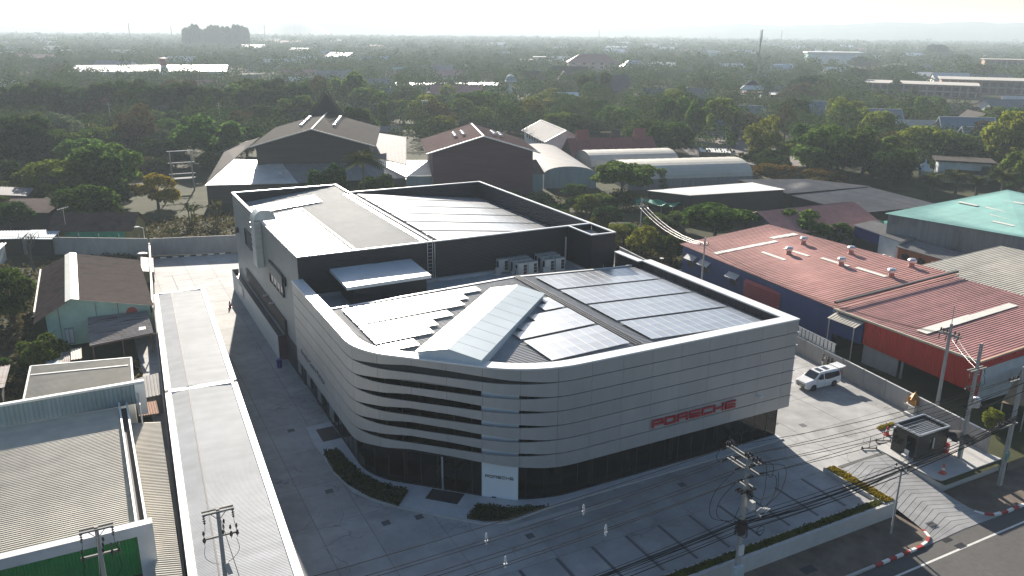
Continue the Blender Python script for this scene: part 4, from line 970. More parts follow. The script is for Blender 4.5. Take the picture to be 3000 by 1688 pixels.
t = thing('patched_roof', 'small roof of mismatched rusty and pale tin strips', 'shed', (-60.5, 46.5, 0))
for i, (x0, x1, z, m) in enumerate(((-62.4, -61.5, 2.0, grey_sheet), (-61.5, -60.7, 2.05, cream_roof), (-60.7, -59.9, 2.1, rusty), (-59.9, -58.8, 2.3, cream_roof))):
    b = MB(); ribs4(b, (x0, 45.2, z-.1), (x1-.03, 45.2, z-.1), (x1-.03, 48.4, z), (x0, 48.4, z), 4, .05); b.build('tin_strip', m, t)
MB().slab([(-62.6, 44.9, 1.95), (-61.3, 44.9, 1.97), (-61.0, 46.1, 2.06), (-62.2, 46.3, 2.05)], .04).build('green_cloth', teal_grey, t); b = MB()
for x in (-62.2, -59.0): b.tube([(x, 45.4, 0), (x, 45.4, 2)], .06, 5); b.tube([(x, 48.2, 0), (x, 48.2, 2)], .06, 5)
b.build('post', wood_old, t)
t = thing('tin_roof', 'weathered tin strips roof at far left edge', 'shed', (-67.5, 44, 0)); b = MB(); ribs4(b, (-69, 40.5, 2.1), (-65.9, 40.5, 2.1), (-65.6, 46, 2.4), (-69, 46, 2.4), 9, .06); b.build('roof', rusty, t); b = MB(); b.box(-68.8, 41, 0, -66.3, 45.5, 2.05); b.build('wall', dark_void, t)
# ---- brown roofed house with green netting, and low roofs behind the grey wall
t, W = gable('netted_house', 'olive house with brown roof and green shade netting behind grey wall', 'house', (-55.0, 109.6), 13.4, 6.6, 3.4, 5.5, R(-24), olive_wall, brown_roof, over=.6, n=70)
b = MB()
for i in range(10):
    x0, x1 = -4.2+i*1.0, -3.2+i*1.0; d0, d1 = .12*math.sin(i*1.3), .12*math.sin((i+1)*1.3); b.quad(W(x0, -3.9+d0, .5), W(x1, -3.9+d1, .5), W(x1, -3.5, 3.15+d1*.6), W(x0, -3.5, 3.15+d0*.6))
b.build('shade_net', green_net, t)
b = MB(); p = W(-4.5, -2.5, 5.0); b.tube([(p[0], p[1], 3.2), (p[0], p[1], 6.9)], .03, 5); b.bar((p[0]-.9, p[1]-.2, 6.6), (p[0]+.9, p[1]+.3, 7.0), .04)
for k in range(6): b.bar((p[0]-.8+k*.3, p[1]-.6, 6.63+k*.06), (p[0]-.8+k*.3, p[1]+.5, 6.63+k*.06), .025)
b.build('aerial', alu, t)
shed('flat_roof_shed', 'low shed with flat pale blue roof behind grey wall', 'shed', [(-66.2, 105.4), (-62.4, 103.4), (-61.2, 108.8), (-65.4, 110.6)], [2.9, 2.9, 3.1, 3.1], dark_void, blue_tint, 14)
shed('flat_roof_shed', 'pale flat roof at left edge behind bare tree', 'shed', [(-72, 108), (-67, 106), (-66, 110.4), (-72, 113)], [2.9, 2.9, 3.1, 3.1], dark_void, blue_tint, 14)
shed('tin_house', 'dark ribbed tin roof among trees at left edge', 'house', [(-72, 129), (-63, 125), (-60, 132), (-70, 136)], [3.2, 3.2, 4.4, 4.4], brown_wall, brown_roof, 26, .08)
shed('tin_house', 'grey stepped tin roof at top left of dark ribbed one', 'house', [(-74, 140), (-67, 137), (-66, 144), (-74, 147)], [5.0, 4.6, 4.8, 5.4], brown_wall, grey_roof, 18, .08)
shed('small_hut', 'small white sided hut cut by left edge behind yard wall', 'hut', [(-73, 100), (-70.2, 98.8), (-69.2, 104), (-73, 106)], [2.5, 2.5, 2.7, 2.7], plaster, pale_roof, 8)
b = MB(); b.lathe((-49.5, 89.5, 0), [(.75, 0), (.8, .1), (.8, 2.2), (.6, 2.3)], 16); b.build('water_tank', M('tank_brown', (.13, .095, .08), .6), None, label='dark brown cylindrical tank beside rear corner of boundary wall', cat='water tank')
shed('scrap_shed', 'broken grey sheets roof between tank and mint house', 'shed', [(-50.3, 80), (-48.7, 80), (-48.2, 87), (-49.8, 87)], [2.0, 1.6, 1.8, 2.2], wood_old, rusty, 6)
# ---- bottom left warehouse group
t = shed('warehouse', 'pale ribbed roof with white edging behind raised metal parapet', 'warehouse', [(-63.4, 28.4), (-54.6, 27.6), (-54.3, 35.4), (-63.0, 37.3)], [4.7, 4.7, 5.0, 5.0], plaster, cream_roof, 34, .05, .1, False, trim=trim_white)
MB().slab([(-63.0, 35.1, 5.06), (-54.6, 33.6, 5.04), (-54.6, 33.45, 5.04), (-63.0, 34.95, 5.06)], .05).build('flashing', trim_white, t)
t = thing('warehouse', 'large cream ribbed roof warehouse with green sign front at bottom left', 'warehouse', (-61, 14, 0))
b = MB(); b.box(-76, 2.4, -.05, -55.6, 26, 3.9); b.build('wall', plaster, t)
b = MB(); ribs4(b, (-76, 2.6, 3.9), (-76, 25.7, 4.25), (-56.0, 25.4, 4.25), (-56.0, 2.4, 3.9), 88, .04, .5); b.build('roof', cream_roof, t)
b = MB(); ribs4(b, (-76, 25.9, 4.1), (-54.4, 25.9, 4.1), (-54.4, 25.9, 6.05), (-76, 25.9, 6.05), 62, -.05); b.build('parapet_sheet', teal_grey, t)
b = MB(); b.box(-76, 25.84, 6.03, -53.6, 26.25, 6.22); b.box(-54.45, 25.7, 3.0, -53.6, 26.2, 6.03); b.build('parapet_trim', trim_white, t)
b = MB(); b.box(-54.3, 23.0, 3.0, -54.2, 25.8, 5.2); b.build('side_sheet', plaster, t)
b = MB(); b.box(-55.95, 2.6, 3.9, -55.8, 25.6, 4.65); b.box(-55.35, 2.6, 3.4, -55.2, 25.6, 4.55); b.build('gutter_wall', trim_white, t)
MB().box(-55.8, 2.6, 3.9, -55.35, 25.6, 4.0).build('gutter', dark_mat, t)
b = MB(); ribs4(b, (-55.2, 23.6, 3.35), (-55.2, -6, 3.2), (-53.9, -6, 2.9), (-52.8, 23.3, 3.05), 120, .05, .5); b.build('lean_to_roof', cream_roof, t)
MB().box(-55.1, -6, -.05, -54.0, 23, 2.9).build('lean_to_wall', plaster, t)
b = MB(); ribs4(b, (-54.4, 26.4, 2.6), (-52.7, 26.2, 2.6), (-52.7, 29, 2.7), (-54.4, 29, 2.7), 8, .05); b.build('rust_sheet', M('rust_orange', (.22, .09, .04), .8), t)
b = MB(); ribs4(b, (-76, 1.86, 2.4), (-55.9, 1.86, 2.4), (-55.9, 1.86, 5.35), (-76, 1.86, 5.35), 100, -.03); b.build('green_panel', green_sign, t)
b = MB(); b.box(-76, 1.7, 5.3, -54.95, 2.35, 6.05); b.box(-55.95, 1.7, 0, -54.95, 2.35, 5.3); b.build('sign_border', M('border_pale', (.55, .56, .56), .6), t)
MB().box(-76, 1.9, 0, -55.95, 2.4, 2.4).build('shop_front', dark_void, t)
shed('lean_to', 'pale sheet roof between warehouse and parking canopy', 'lean-to', [(-54.2, 31.6), (-52.0, 32.0), (-51.8, 37), (-54.0, 36)], [2.2, 2.1, 2.2, 2.3], grey_sheet, grey_roof, 8)
shed('lean_to', 'small grey roof left of pale ribbed roof', 'lean-to', [(-69, 29.5), (-63.7, 29), (-63.6, 33), (-69, 33)], [2.5, 2.5, 2.7, 2.7], grey_sheet, grey_roof, 12)
b = MB(); b.lathe((-63.95, 31.0, 1.0), [(.5, 0), (.55, .1), (.55, 1.5), (.3, 1.7)], 14); b.build('water_jar', M('jar_grey', (.3, .29, .27), .6), None, label='round grey water jar beside pale ribbed roof', cat='water jar')
for (x, y, z) in ((-60.9, 35.4, 5.0), (-58.9, 31.9, 4.85), (-62.4, 26.1, 6.2), (-61.0, 20.5, 4.2), (-57.4, 24.0, 4.2), (-64.5, 18.5, 4.1)):
    pass
# ---- right: blue walled workshop
q = [(22.3, 14.7), (44.8, 15.1), (43.6, 47.6), (25.2, 46.9)]
t = shed('workshop', 'long blue walled workshop under maroon ribbed roof', 'workshop', q, [5.2, 6.3, 6.3, 5.2], blue_wall, rust_roof, 62, .05, .5, False)
def on_roof(u, v, z=0): return lerp(lerp((22.3, 14.7, 5.2), (44.8, 15.1, 6.3), u), lerp((25.2, 46.9, 5.2), (43.6, 47.6, 6.3), u), v)
def sheet(parent, u0, u1, v0, v1, mat, nm='clear_sheet', dz=.09):
    p = [on_roof(u0, v0), on_roof(u1, v0), on_roof(u1, v1), on_roof(u0, v1)]; MB().slab([(x, y, z+dz) for x, y, z in p], .03).build(nm, mat, parent)
for k in range(6): sheet(t, .05+k*.105, .05+k*.105+.104, .775-.004*k, .805-.004*k, patch_white)
for k in range(4): sheet(t, .70+k*.065, .70+k*.065+.064, .80-.005*k, .835-.005*k, patch_white)
for u0, v0 in ((.36, .62), (.56, .60), (.60, .40), (.62, .22)): sheet(t, u0, u0+.035, v0-.09, v0+.06, patch_white)
vent_b = MB(); vent_b.lathe((0, 0, 0), [(.48, 0), (.36, .28), (.36, .55)], 10); vm1 = vent_b.mesh('vent_base', rust_roof)
vent_h = MB(); vent_h.lathe((0, 0, .55), [(.36, 0), (.56, .12), (.58, .42), (.42, .62), (.1, .68)], 12); vm2 = vent_h.mesh('turbine', alu)
def vent(parent, x, y, z):
    o = piece('turbine_vent', vm1, parent, (x, y, z)); p2_ = bpy.data.objects.new('turbine', vm2); p2_.parent = o; COL.objects.link(p2_)
for u, v in ((.50, .585), (.78, .66), (.60, .34), (.86, .43), (.665, .12), (.93, .16)): vent(t, *on_roof(u, v))
def wx(y): return 22.3+(y-14.7)*(2.9/32.2)
for y in (44.3, 40.8, 34.0):
    x = wx(y); w0 = MB().box(x-.06, y-.9, 2.3, x+.02, y+.9, 3.5).build('window', window_dark, t)
    b = MB(); ribs4(b, (x-.9, y-1.15, 3.55), (x-.9, y+1.15, 3.55), (x-.02, y+1.15, 4.15), (x-.02, y-1.15, 4.15), 8, .03); b.build('awning', pale_roof, w0); b = MB(); b.bar((x-.85, y-1.0, 3.55), (x-.02, y-1.0, 2.9), .05); b.bar((x-.85, y+1.0, 3.55), (x-.02, y+1.0, 2.9), .05); b.build('bracket', alu, w0)
x = wx(27.5); b = MB()
for k in range(6): b.slab([(x-.5, 24.2, 1.7+k*.42), (x-.1, 24.2, 2.12+k*.42), (x-.1, 31.0, 2.12+k*.42), (x-.5, 31.0, 1.7+k*.42)], .03)
b.build('louvre_vent', red_louver, t)
b = MB(); b.bar((23.8, 47.4, .5), (26.5, 47.2, .5), .2, 1.0); b.build('plinth', plaster, t)
# ---- red fronted workshop
t = thing('workshop', 'red fronted workshop with streaked maroon roof and open dark bay', 'workshop', (32, 5, 0))
b = MB(); ribs4(b, (21.7, 14.3, 5.2), (21.7, -4.1, 5.2), (44.3, -4.1, 6.2), (44.3, 14.3, 6.2), 46, .05); b.slab([(21.7, -4.1, 5.19), (44.3, -4.1, 6.19), (44.3, 14.3, 6.19), (21.7, 14.3, 5.19)], .08); b.build('roof', maroon_old, t)
b = MB(); 
for k in range(11):
    x0 = 23.6+k*1.5; y0 = 3.3+.02*k; b.slab([(x0, y0, 5.35+(x0-21.7)*.0442), (x0+1.49, y0, 5.35+(x0+1.49-21.7)*.0442), (x0+1.49, y0+1.3-(k > 5)*.2, 5.35+(x0+1.49-21.7)*.0442), (x0, y0+1.3-(k > 5)*.2, 5.35+(x0-21.7)*.0442)], .03)
b.build('clear_strip', patch_white, t)
b = MB(); ribs4(b, (21.72, 9.8, 2.3), (21.72, -4.05, 1.8), (21.72, -4.05, 5.1), (21.72, 9.8, 5.1), 46, -.03); b.build('red_fascia', red_sheet, t)
b = MB(); ribs4(b, (21.75, -4.05, 4.2), (44.2, -4.05, 5.2), (44.2, -4.05, 6.1), (21.75, -4.05, 5.1), 70, .03); b.box(21.7, -4.04, 0, 22.6, -3.9, 4.3); b.box(34.8, -4.04, 0, 35.6, -3.9, 5); b.build('red_gable_sheet', red_sheet, t)
MB().box(22.6, -4.0, .4, 34.8, -3.9, 4.4).build('stained_board', M('stained_white', (.50, .52, .52), .7, 0, .1, 1, rust=((.25, .27, .27), .3, 2.5)), t)
b = MB(); b.bar((21.62, 14.3, 5.25), (21.62, -4.2, 5.25), .18, .22); b.build('eave_trim', cream_wall, t); b = MB(); b.bar((21.6, -4.2, 5.26), (44.3, -4.2, 6.28), .2, .2); b.build('verge_trim', peach_trim, t)
MB().box(21.9, 5.0, -.05, 22.1, 9.7, 2.4).build('rendered_wall', conc_wall, t); b = MB(); b.box(28, -3.7, 0, 28.2, 14, 5.2); b.box(22.2, 13.8, 0, 43.5, 14.0, 5.3); b.box(43.8, -3.8, 0, 44.0, 14, 6.0); b.build('inner_wall', dark_void, t)
b = MB()
for y in (4.4, -.4, -3.8): b.box(21.8, y-.1, 0, 22.0, y+.1, 2.95)
b.build('post', conc_wall, t); MB().bar((22.0, 14.5, 5.9), (44.6, 14.55, 6.9), .35, .25).build('valley_gutter', dark_mat, t)
b = MB(); ribs4(b, (20.3, 14.0, 4.4), (20.3, 9.9, 4.4), (22.0, 9.9, 5.0), (22.0, 14.0, 5.0), 10, .04); b.build('porch_roof', cream_roof, t); MB().box(21.6, 9.9, 2.2, 21.75, 14.5, 4.9).build('blue_panel', blue_wall, t)
b = MB()
for y in (13.8, 10.2): b.tube([(20.5, y, 0), (20.5, y, 4.4)], .07, 6)
b.build('porch_post', alu, t)
fb = thing('railing', 'white vertical railing fence on wall behind white van', 'fence', (18.5, 14, 2.1))
b = MB(); 
for k in range(14):
    y = 9.6+k*.62; x = wall_x(y)+.25; b.box(x-.02, y-.05, 2.05, x+.02, y+.38, 3.15)
b.build('rail_panel', plaster, fb); b = MB(); b.bar((wall_x(9.4)+.25, 9.4, 3.2), (wall_x(18.4)+.25, 18.4, 3.2), .07); b.bar((wall_x(9.4)+.25, 9.4, 2.1), (wall_x(18.4)+.25, 18.4, 2.1), .07); b.build('rail', alu, fb)
t = thing('tarp_shelter', 'brown and grey sheet shelter below red workshop at right edge', 'shelter', (23, -8, 0)); b = MB(); b.slab([(19.6, -8.2, 2.9), (28.5, -4.6, 3.4), (29, -8.0, 3.2), (21.2, -9.6, 2.8)], .05); b.build('brown_sheet', tarp, t); MB().slab([(21.6, -9.2, 2.98), (24.6, -8.4, 3.12), (25.2, -9.6, 3.05), (22.0, -10.2, 2.9)], .04).build('grey_sheet', M('sheet_greyblue', (.30, .33, .37), .6), t)
b = MB()
for p in ((19.8, -8.2), (21.4, -9.5), (28.3, -7.8), (28.2, -4.8)): b.tube([(*p, -.05), (*p, 2.95)], .06, 5)
b.build('post', alu, t)
# ---- teal roofed hall and cream roof
q = [(69.1, 20.9), (97, 20.5), (95.5, 40.5), (64.4, 41.2)]
t = shed('warehouse', 'large warehouse with pale teal roof and weathered grey side', 'warehouse', q, [7.6, 7.9, 9.2, 7.6], grey_sheet, teal_roof, 60, .05, .5, True)
for u, v in ((.2, .30), (.35, .45), (.50, .62), (.62, .25), (.75, .7), (.5, .85)):
    p = lerp(lerp((69.1, 20.9, 7.6), (97, 20.5, 7.9), u), lerp((64.4, 41.2, 7.6), (95.5, 40.5, 9.2), u), v); MB().slab([(p[0]-.5, p[1]-1.8, p[2]+.18), (p[0]+.5, p[1]-1.8, p[2]+.18), (p[0]+.4, p[1]+1.8, p[2]+.24), (p[0]-.6, p[1]+1.8, p[2]+.24)], .03).build('clear_sheet', patch_white, t)
for v, z0, z1 in ((.93, 6.0, 7.3), (.80, 6.2, 7.0), (.45, 3.6, 6.8)): p = lerp((69.0, 20.9), (64.3, 41.2), v); MB().bar((p[0]-.03, p[1]-.5, (z0+z1)/2), (p[0]-.15, p[1]+.5, (z0+z1)/2), .06, z1-z0).build('clear_sheet', grey_roof, t)
t = shed('warehouse', 'cream ribbed roof building right of maroon workshops', 'warehouse', [(46.3, 6.4), (66, 6.0), (64, 21.0), (45.9, 21.8)], [5.4, 6.6, 6.6, 5.4], grey_sheet, cream_roof, 30, .05, .2, False)
b = MB()
for k in range(16): b.box(46.0, 6.6+k*.95, 4.4, 46.2, 7.3+k*.95, 5.2)
b.build('clerestory', grey_roof, t)
t = shed('row_house', 'small orange house with low grey roof beside teal hall', 'house', [(60.9, 24.4), (64.2, 24.0), (64.8, 35.9), (61.6, 36.2)], [3.2, 4.0, 4.0, 3.2], orange_wall, grey_roof, 30, .05, .5, False)
for y in (26.5, 29.0): MB().box(60.95, y-.6, 1.2, 61.1, y+.6, 2.5).build('window', plaster, t)
for y in (31.5, 34.6): MB().box(61.1, y-.5, .1, 61.35, y+.5, 2.4).build('door', dark_void, t)
t = shed('block_house', 'white walled block with grey roof and blue side panel', 'house', [(62.2, 36.8), (66.4, 36.6), (69.3, 47.6), (64.9, 48.0)], [4.0, 4.5, 4.5, 4.0], plaster, grey_roof, 30, .05, .4, False)
MB().bar((63.3, 41.5, 3.1), (64.85, 48, 3.1), .1, 1.9).build('blue_panel', navy, t); MB().bar((63.28, 41.5, 1.1), (64.8, 48, 1.1), .1, 2.1).build('dark_bay', dark_void, t)
for k, (x, y) in enumerate(((61.4, 37.5), (61.0, 38.3), (60.6, 38.9))):
    b = MB(); b.box(x, y, 0, x+.7, y+.65, 1.1+.2*(k == 1)); b.box(x-.01, y+.1, 1.11+.2*(k == 1), x+.6, y+.5, 1.15+.2*(k == 1)); o = b.build('washing_machine', plaster, None, label='white appliance standing outside white walled block, '+('nearest orange house', 'middle one and tallest', 'farthest from orange house')[k], cat='appliance')
t, W = gable('gable_house', 'maroon roofed gable building with open side behind layered tree', 'house', (61.8, 56.6), 22.5, 13.4, 3.6, 6.1, R(-3), grey_sheet, rust_roof, over=.5, n=44, ridge_off=0)
MB().poly([W(-11.4, 6.9, 3.6), W(11.4, 6.9, 3.6), W(11.4, 0.1, 6.16), W(-11.4, .1, 6.16)]).build('pale_roof_side', pale_roof, t); MB().box(66, 49.75, .1, 70.5, 49.9, 3.2).build('open_bay', dark_void, t)
t = shed('open_shed', 'big white sheet roof shed with dark open sides', 'shed', [(49.6, 88.6), (53.0, 79.0), (75.2, 75.6), (75.6, 85.6)], [4.6, 5.0, 5.0, 4.8], dark_void, pale_roof, 50, .03, .3, False)
t = thing('net_shelter', 'pole shelter roofed in torn green netting', 'shelter', (49, 84, 0)); b = MB()
for i in range(5):
    for j in range(5):
        f = lambda a, c: (46.3+a*1.2, 79.8+c*2.1, 2.9+.5*math.sin(a*1.9+c)+.25*math.cos(c*2.3)-.08*c)
        b.quad(f(i, j), f(i+1, j), f(i+1, j+1), f(i, j+1))
b.build('shade_net', green_net, t); b = MB()
for x, y in ((46.3, 79.8), (49.2, 79.8), (52.0, 79.8), (51.5, 89.5), (46.3, 90)): b.tube([(x, y, 0), (x, y, 3.7)], .07, 5)
b.build('post', wood_old, t)
shed('market_roof', 'long grey low roof stretching behind maroon gable house', 'roof', [(76.4, 57.4), (93.4, 52.4), (96.0, 70.8), (77.6, 75)], [3.4, 4.4, 4.6, 3.6], dark_void, grey_roof, 50, .05, .3, False)
shed('market_roof', 'grey low roof behind white sheet shed, nearest cream vault', 'roof', [(77.0, 76), (96, 71.2), (90.4, 83.4), (78.0, 92)], [4.0, 4.8, 4.8, 4.2], dark_void, grey_roof, 50, .05, .3, False)
t = thing('green_tarp', 'crumpled green tarpaulin hung under long grey roof', 'tarpaulin', (74, 52, 0)); b = MB()
for i in range(10):
    for j in range(3):
        f = lambda a, c: (68.5+a*1.7, 50.5+c*1.3-.25*a+.3*math.sin(a*2.1), 1.0+.55*c+.35*math.sin(a*1.7+c*2))
        b.quad(f(i, j), f(i+1, j), f(i+1, j+1), f(i, j+1))
b.build('tarp_sheet', green_net, t); b = MB(); b.tube([(69, 50, 0), (69, 50, 2.6)], .06, 5); b.tube([(84, 47, 0), (84, 47, 2.8)], .06, 5); b.build('post', wood_old, t)
# ---- barrel vaulted stores
def vault(label, A, B, length_dir, L, rise, ze, roof, wall, n=14, back=False):
    """A,B = feet of the front arch, extruded along length_dir by L"""
    A, B = Vector(A), Vector(B); d = Vector(length_dir).normalized(); t = thing('barrel_vault_store', label, 'warehouse', ((A.x+B.x)/2, (A.y+B.y)/2, 0))
    pr_ = []
    for i in range(n+1):
        a_ = math.pi*i/n; u = (1-math.cos(a_))/2; z = ze+rise*math.sin(a_)**.9; p = A.lerp(B, u); pr_.append((p, z))
    b = MB(); k = max(2, int(L/1.2)); rows = []
    for j in range(k+1):
        for p, z in pr_: q = p+d*(L*j/k); b.v.append((q.x, q.y, z+(.04 if j % 2 else 0)))
    for j in range(k):
        for i in range(n): b.f.append([j*(n+1)+i, j*(n+1)+i+1, (j+1)*(n+1)+i+1, (j+1)*(n+1)+i]); b.m.append(0)
    o = b.build('vault_roof', roof, t)
    b = MB(); E = [d*.05, d*(L-.05)]
    for e in E: b.poly([(p.x+e.x, p.y+e.y, z-.06) for p, z in pr_] + [(B.x+e.x, B.y+e.y, 0), (A.x+e.x, A.y+e.y, 0)])
    b.quad((A.x, A.y, 0), (A.x+d.x*L, A.y+d.y*L, 0), (A.x+d.x*L, A.y+d.y*L, ze), (A.x, A.y, ze)); b.quad((B.x, B.y, 0), (B.x+d.x*L, B.y+d.y*L, 0), (B.x+d.x*L, B.y+d.y*L, ze), (B.x, B.y, ze)); b.build('end_wall', wall, t); return t
vault('grey barrel vaulted store with corrugated arched front', (43.0, 121.7), (54.3, 115.9), (13, 39), 42, 2.0, 3.4, grey_roof, teal_grey)
vault('cream barrel vaulted store, farther of the pair', (86.8, 124.6), (90.3, 138.2), (-.97, .25), 25, 3.3, 2.6, M('vault_cream', (.50, .47, .40), .6, 0, .06, .6), grey_sheet)
vault('cream barrel vaulted store, nearer of the pair', (92.0, 102.3), (95.9, 117.6), (-.97, .25), 33, 3.5, 2.5, M('vault_cream2', (.52, .49, .41), .6, 0, .06, .6), grey_sheet)
# ---- dark gable hall with stepped skirt roofs
def hall(label, ridge0, ridge1, half, drop, zr, roof, wall, base):
    d = (Vector(ridge1)-Vector(ridge0)); n2 = Vector((d.y, -d.x)).normalized(); r0, r1 = Vector(ridge0), Vector(ridge1)
    t = thing('market_hall', label, 'hall', (r0.x, r0.y, 0)); b = MB()
    for s in (-1, 1):
        a0, a1 = r0+n2*half*s, r1+n2*half*s
        q = [(a0.x, a0.y, zr-drop), (a1.x, a1.y, zr-drop), (r1.x, r1.y, zr), (r0.x, r0.y, zr)]
        ribs4(b, *q, 30, .05); b.slab(q, .15)
    rf = b.build('roof', roof, t); dn = d.normalized(); w0, w1 = r0+dn*1.2, r1-dn*1.2; b = MB()
    for w_ in (w0, w1): a_, c_ = w_-n2*(half-1.5), w_+n2*(half-1.5); zt = zr-drop*(half-1.5)/half-.1; b.poly([(a_.x, a_.y, 0), (c_.x, c_.y, 0), (c_.x, c_.y, zt), (w_.x, w_.y, zr-.15), (a_.x, a_.y, zt)])
    for s in (-1, 1): a_, c_ = w0+n2*(half-1.5)*s, w1+n2*(half-1.5)*s; zt = zr-drop*(half-1.5)/half-.1; b.quad((a_.x, a_.y, 0), (c_.x, c_.y, 0), (c_.x, c_.y, zt), (a_.x, a_.y, zt))
    b.build('wall', wall, t); b = MB(); b.bar((r0.x, r0.y, zr+.08), (r1.x, r1.y, zr+.08), .4, .14)
    for s in (-1, 1): a0 = r0+n2*half*s; b.bar((a0.x, a0.y, zr-drop+.05), (r0.x, r0.y, zr+.05), .25, .25)
    b.build('roof_trim', trim_white if zr < 14.5 else conc_pale, rf)
    for s in (-1, 1):
        for k in range(6 if zr > 14.5 else 3):
            for kk in range(1 if zr > 14.5 else 2):
                p = r0+d*(.35+k*.10+kk*.05)+n2*half*s*(.28+.14*kk); o = piece('roof_vent', vm2, rf, (p.x, p.y, zr-drop*(.28+.14*kk)-.40), 0, (.85, .85, 1.0))
    return t
H_A = hall('large dark brown gable hall with rows of roof vents and horned peak behind', (-9.3, 136.7), (4.7, 174.2), 14.2, 4.0, 15.0, dark_gable, brown_wall, 5)
H_B = hall('maroon gable hall right of dark brown one', (24.5, 117.1), (33.0, 142), 13.0, 3.9, 14.0, M('maroon_gable', (.19, .105, .095), .9, 0, .1, .5, spec=.08), maroon_wall, 5)
def skirt(t, pts, mat, n, nm='skirt_roof'):
    b = MB(); ribs4(b, *pts, n, .06); b.slab(pts, .1); b.build(nm, mat, t)
skirt(H_A, [(-33.6, 134.0, 4.6), (-15.0, 128.6, 4.6), (-15.5, 142.5, 7.6), (-24.5, 150.5, 7.4)], pale_roof, 30); skirt(H_A, [(-15.0, 128.6, 4.6), (8.9, 124.7, 4.6), (3.6, 136.2, 7.8), (-15.5, 142.5, 7.6)], grey_roof, 36)
skirt(H_A, [(14.8, 141.3, 4.8), (10.5, 153.2, 5.4), (21.9, 186.6, 7.5), (28.1, 175.9, 7.0)], grey_roof, 24); skirt(H_A, [(9.6, 126.5, 3.9), (5.4, 127.4, 4.3), (9.5, 153.4, 5.2), (14.9, 141.5, 4.7)], pale_roof, 14)  # second skirt: sunlit stretch of roof, its brightness put into the pale colour
skirt(H_A, [(-33.6, 134.0, 4.6), (-24.5, 150.5, 7.4), (-11.5, 186, 7.8), (-20.5, 188, 5.0)], dark_gable, 36)
b = MB(); b.quad((-33.2, 134.6, 0), (8.6, 125.4, 0), (8.6, 125.4, 4.5), (-33.2, 134.6, 4.5)); b.quad((-33.2, 134.6, 0), (-20, 187, 0), (-20, 187, 4.9), (-33.2, 134.6, 4.5)); b.build('skirt_wall', brown_wall, H_A)
for p in ((-17.5, 133.0, 5.5), (-10, 139.5, 7.2), (-3.5, 137.6, 7.2), (-14, 141, 7.3), (-5, 132, 6.1)): piece('roof_vent', vm2, H_A, p, 0, (1.1, 1.1, 1.0))
b = MB()
for s in (-1, 1): b.tube([(4.7+s*4.6, 174.5-s*1.6, 14.2), (4.7+s*2.2, 174.5-s*.8, 17.4), (4.7+s*.5, 174.5, 20.6), (4.7-s*.3, 174.5, 22.6)], [.28, .24, .18, .08], 6)
b.poly([(.6, 176, 14), (8.8, 173, 14), (4.7, 174.6, 20)]); b.build('horned_peak', brown_wall, H_A)
skirt(H_B, [(10.1, 128.0, 4.4), (23.9, 122.7, 4.4), (17.1, 132.3, 7.0), (16.1, 144.3, 5.4)], pale_roof, 24); skirt(H_B, [(23.9, 122.7, 4.4), (40.6, 117.0, 4.4), (41.2, 122.5, 7.0), (17.1, 132.3, 7.0)], M('brown_skirt', (.19, .13, .10), .7, 0, .1, .6, spec=.1), 26)  # left skirt paler than the right, carrying the sunlight in its colour
b = MB(); b.quad((9.4, 126.9, 0), (40.0, 117.0, 0), (40.0, 117.0, 4.4), (9.4, 126.9, 4.4)); b.build('front_wall', teal_grey, H_B); MB().bar((20.0, 123.2, 2.4), (24.5, 121.7, 2.4), .1, 4.2).build('roller_door', plaster, H_B)
for p in ((30.2, 119.8, 1.6), (31.5, 119.4, 1.6)):
    o = MB().box(p[0]-.42, p[1]-.42, p[2], p[0]+.42, p[1]-.06, p[2]+.62).build('wall_unit', plaster, H_B); b = MB(); b.lathe((p[0], p[1]-.43, p[2]+.31), [(.24, 0), (.24, .02)], 12, (0, -1, 0)); b.build('fan_guard', dark_mat, o)
t = thing('slatted_lean_to', 'pale slatted sheet lean-to left of dark gable hall', 'lean-to', (-17, 195, 0))
for k in range(5):
    a_, c_ = (-24.5+k*3.0, 184.5+k*6.2), (-22.0+k*3.4, 183.6+k*6.0); MB().slab([(a_[0], a_[1], 3.8), (c_[0]+1.6, c_[1], 5.6), (c_[0]+4.2, c_[1]+5.0, 5.6), (a_[0]+2.6, a_[1]+5.3, 3.8)], .06).build('roof_sheet', pale_roof, t)
b = MB()
for k in range(5): b.tube([(-23+k*3.0, 185+k*6.2, 0), (-23+k*3.0, 185+k*6.2, 4)], .1, 5)
b.build('post', alu, t)
# ---- grey roofed two storey house and red tiled hall
t, W = gable('terrace_house', 'two storey house with grey sheet roof and white ridge behind maroon hall', 'house', (79.5, 180), 29, 12, 4.8, 7.8, R(75), plaster, grey_roof, over=.8, n=30, cap=trim_white)
wins(t, W, -6, [-11, -7.5, -4, -.5, 3, 6.5, 10], [2.6], 1.8, 1.6, axis='x', out=-1) ; wins(t, W, 6, [-11, -7.5, -4, -.5, 3, 6.5, 10], [2.6], 1.8, 1.6, axis='x', out=1)
t, W = gable('tiled_hall', 'long red tiled hall with small ridge turrets', 'hall', (79.5, 147.5), 24, 11, 3.4, 7.6, R(-14), brown_wall, red_tile, over=1.0, n=24)
for x in (-8.5, 9.0):
    b = MB(); b.poly([W(x-1.8, -1.2, 7.0), W(x+1.8, -1.2, 7.0), W(x+1.8, -.0, 10.0), W(x-1.8, 0, 10.0)]); b.poly([W(x-1.8, 1.2, 7.0), W(x+1.8, 1.2, 7.0), W(x+1.8, 0.02, 10.0), W(x-1.8, 0.02, 10.0)]); b.poly([W(x-1.8, -1.2, 7), W(x-1.8, 1.2, 7), W(x-1.8, 0, 10)]); b.build('ridge_turret', red_tile, t)
b = MB(); 
for s in (-1, 1): b.bar(W(.5, s*1.2, 7.4), W(.5, -s*.25, 10.2), .15); b.bar(W(2.5, s*1.2, 7.4), W(2.5, -s*.25, 10.2), .15)
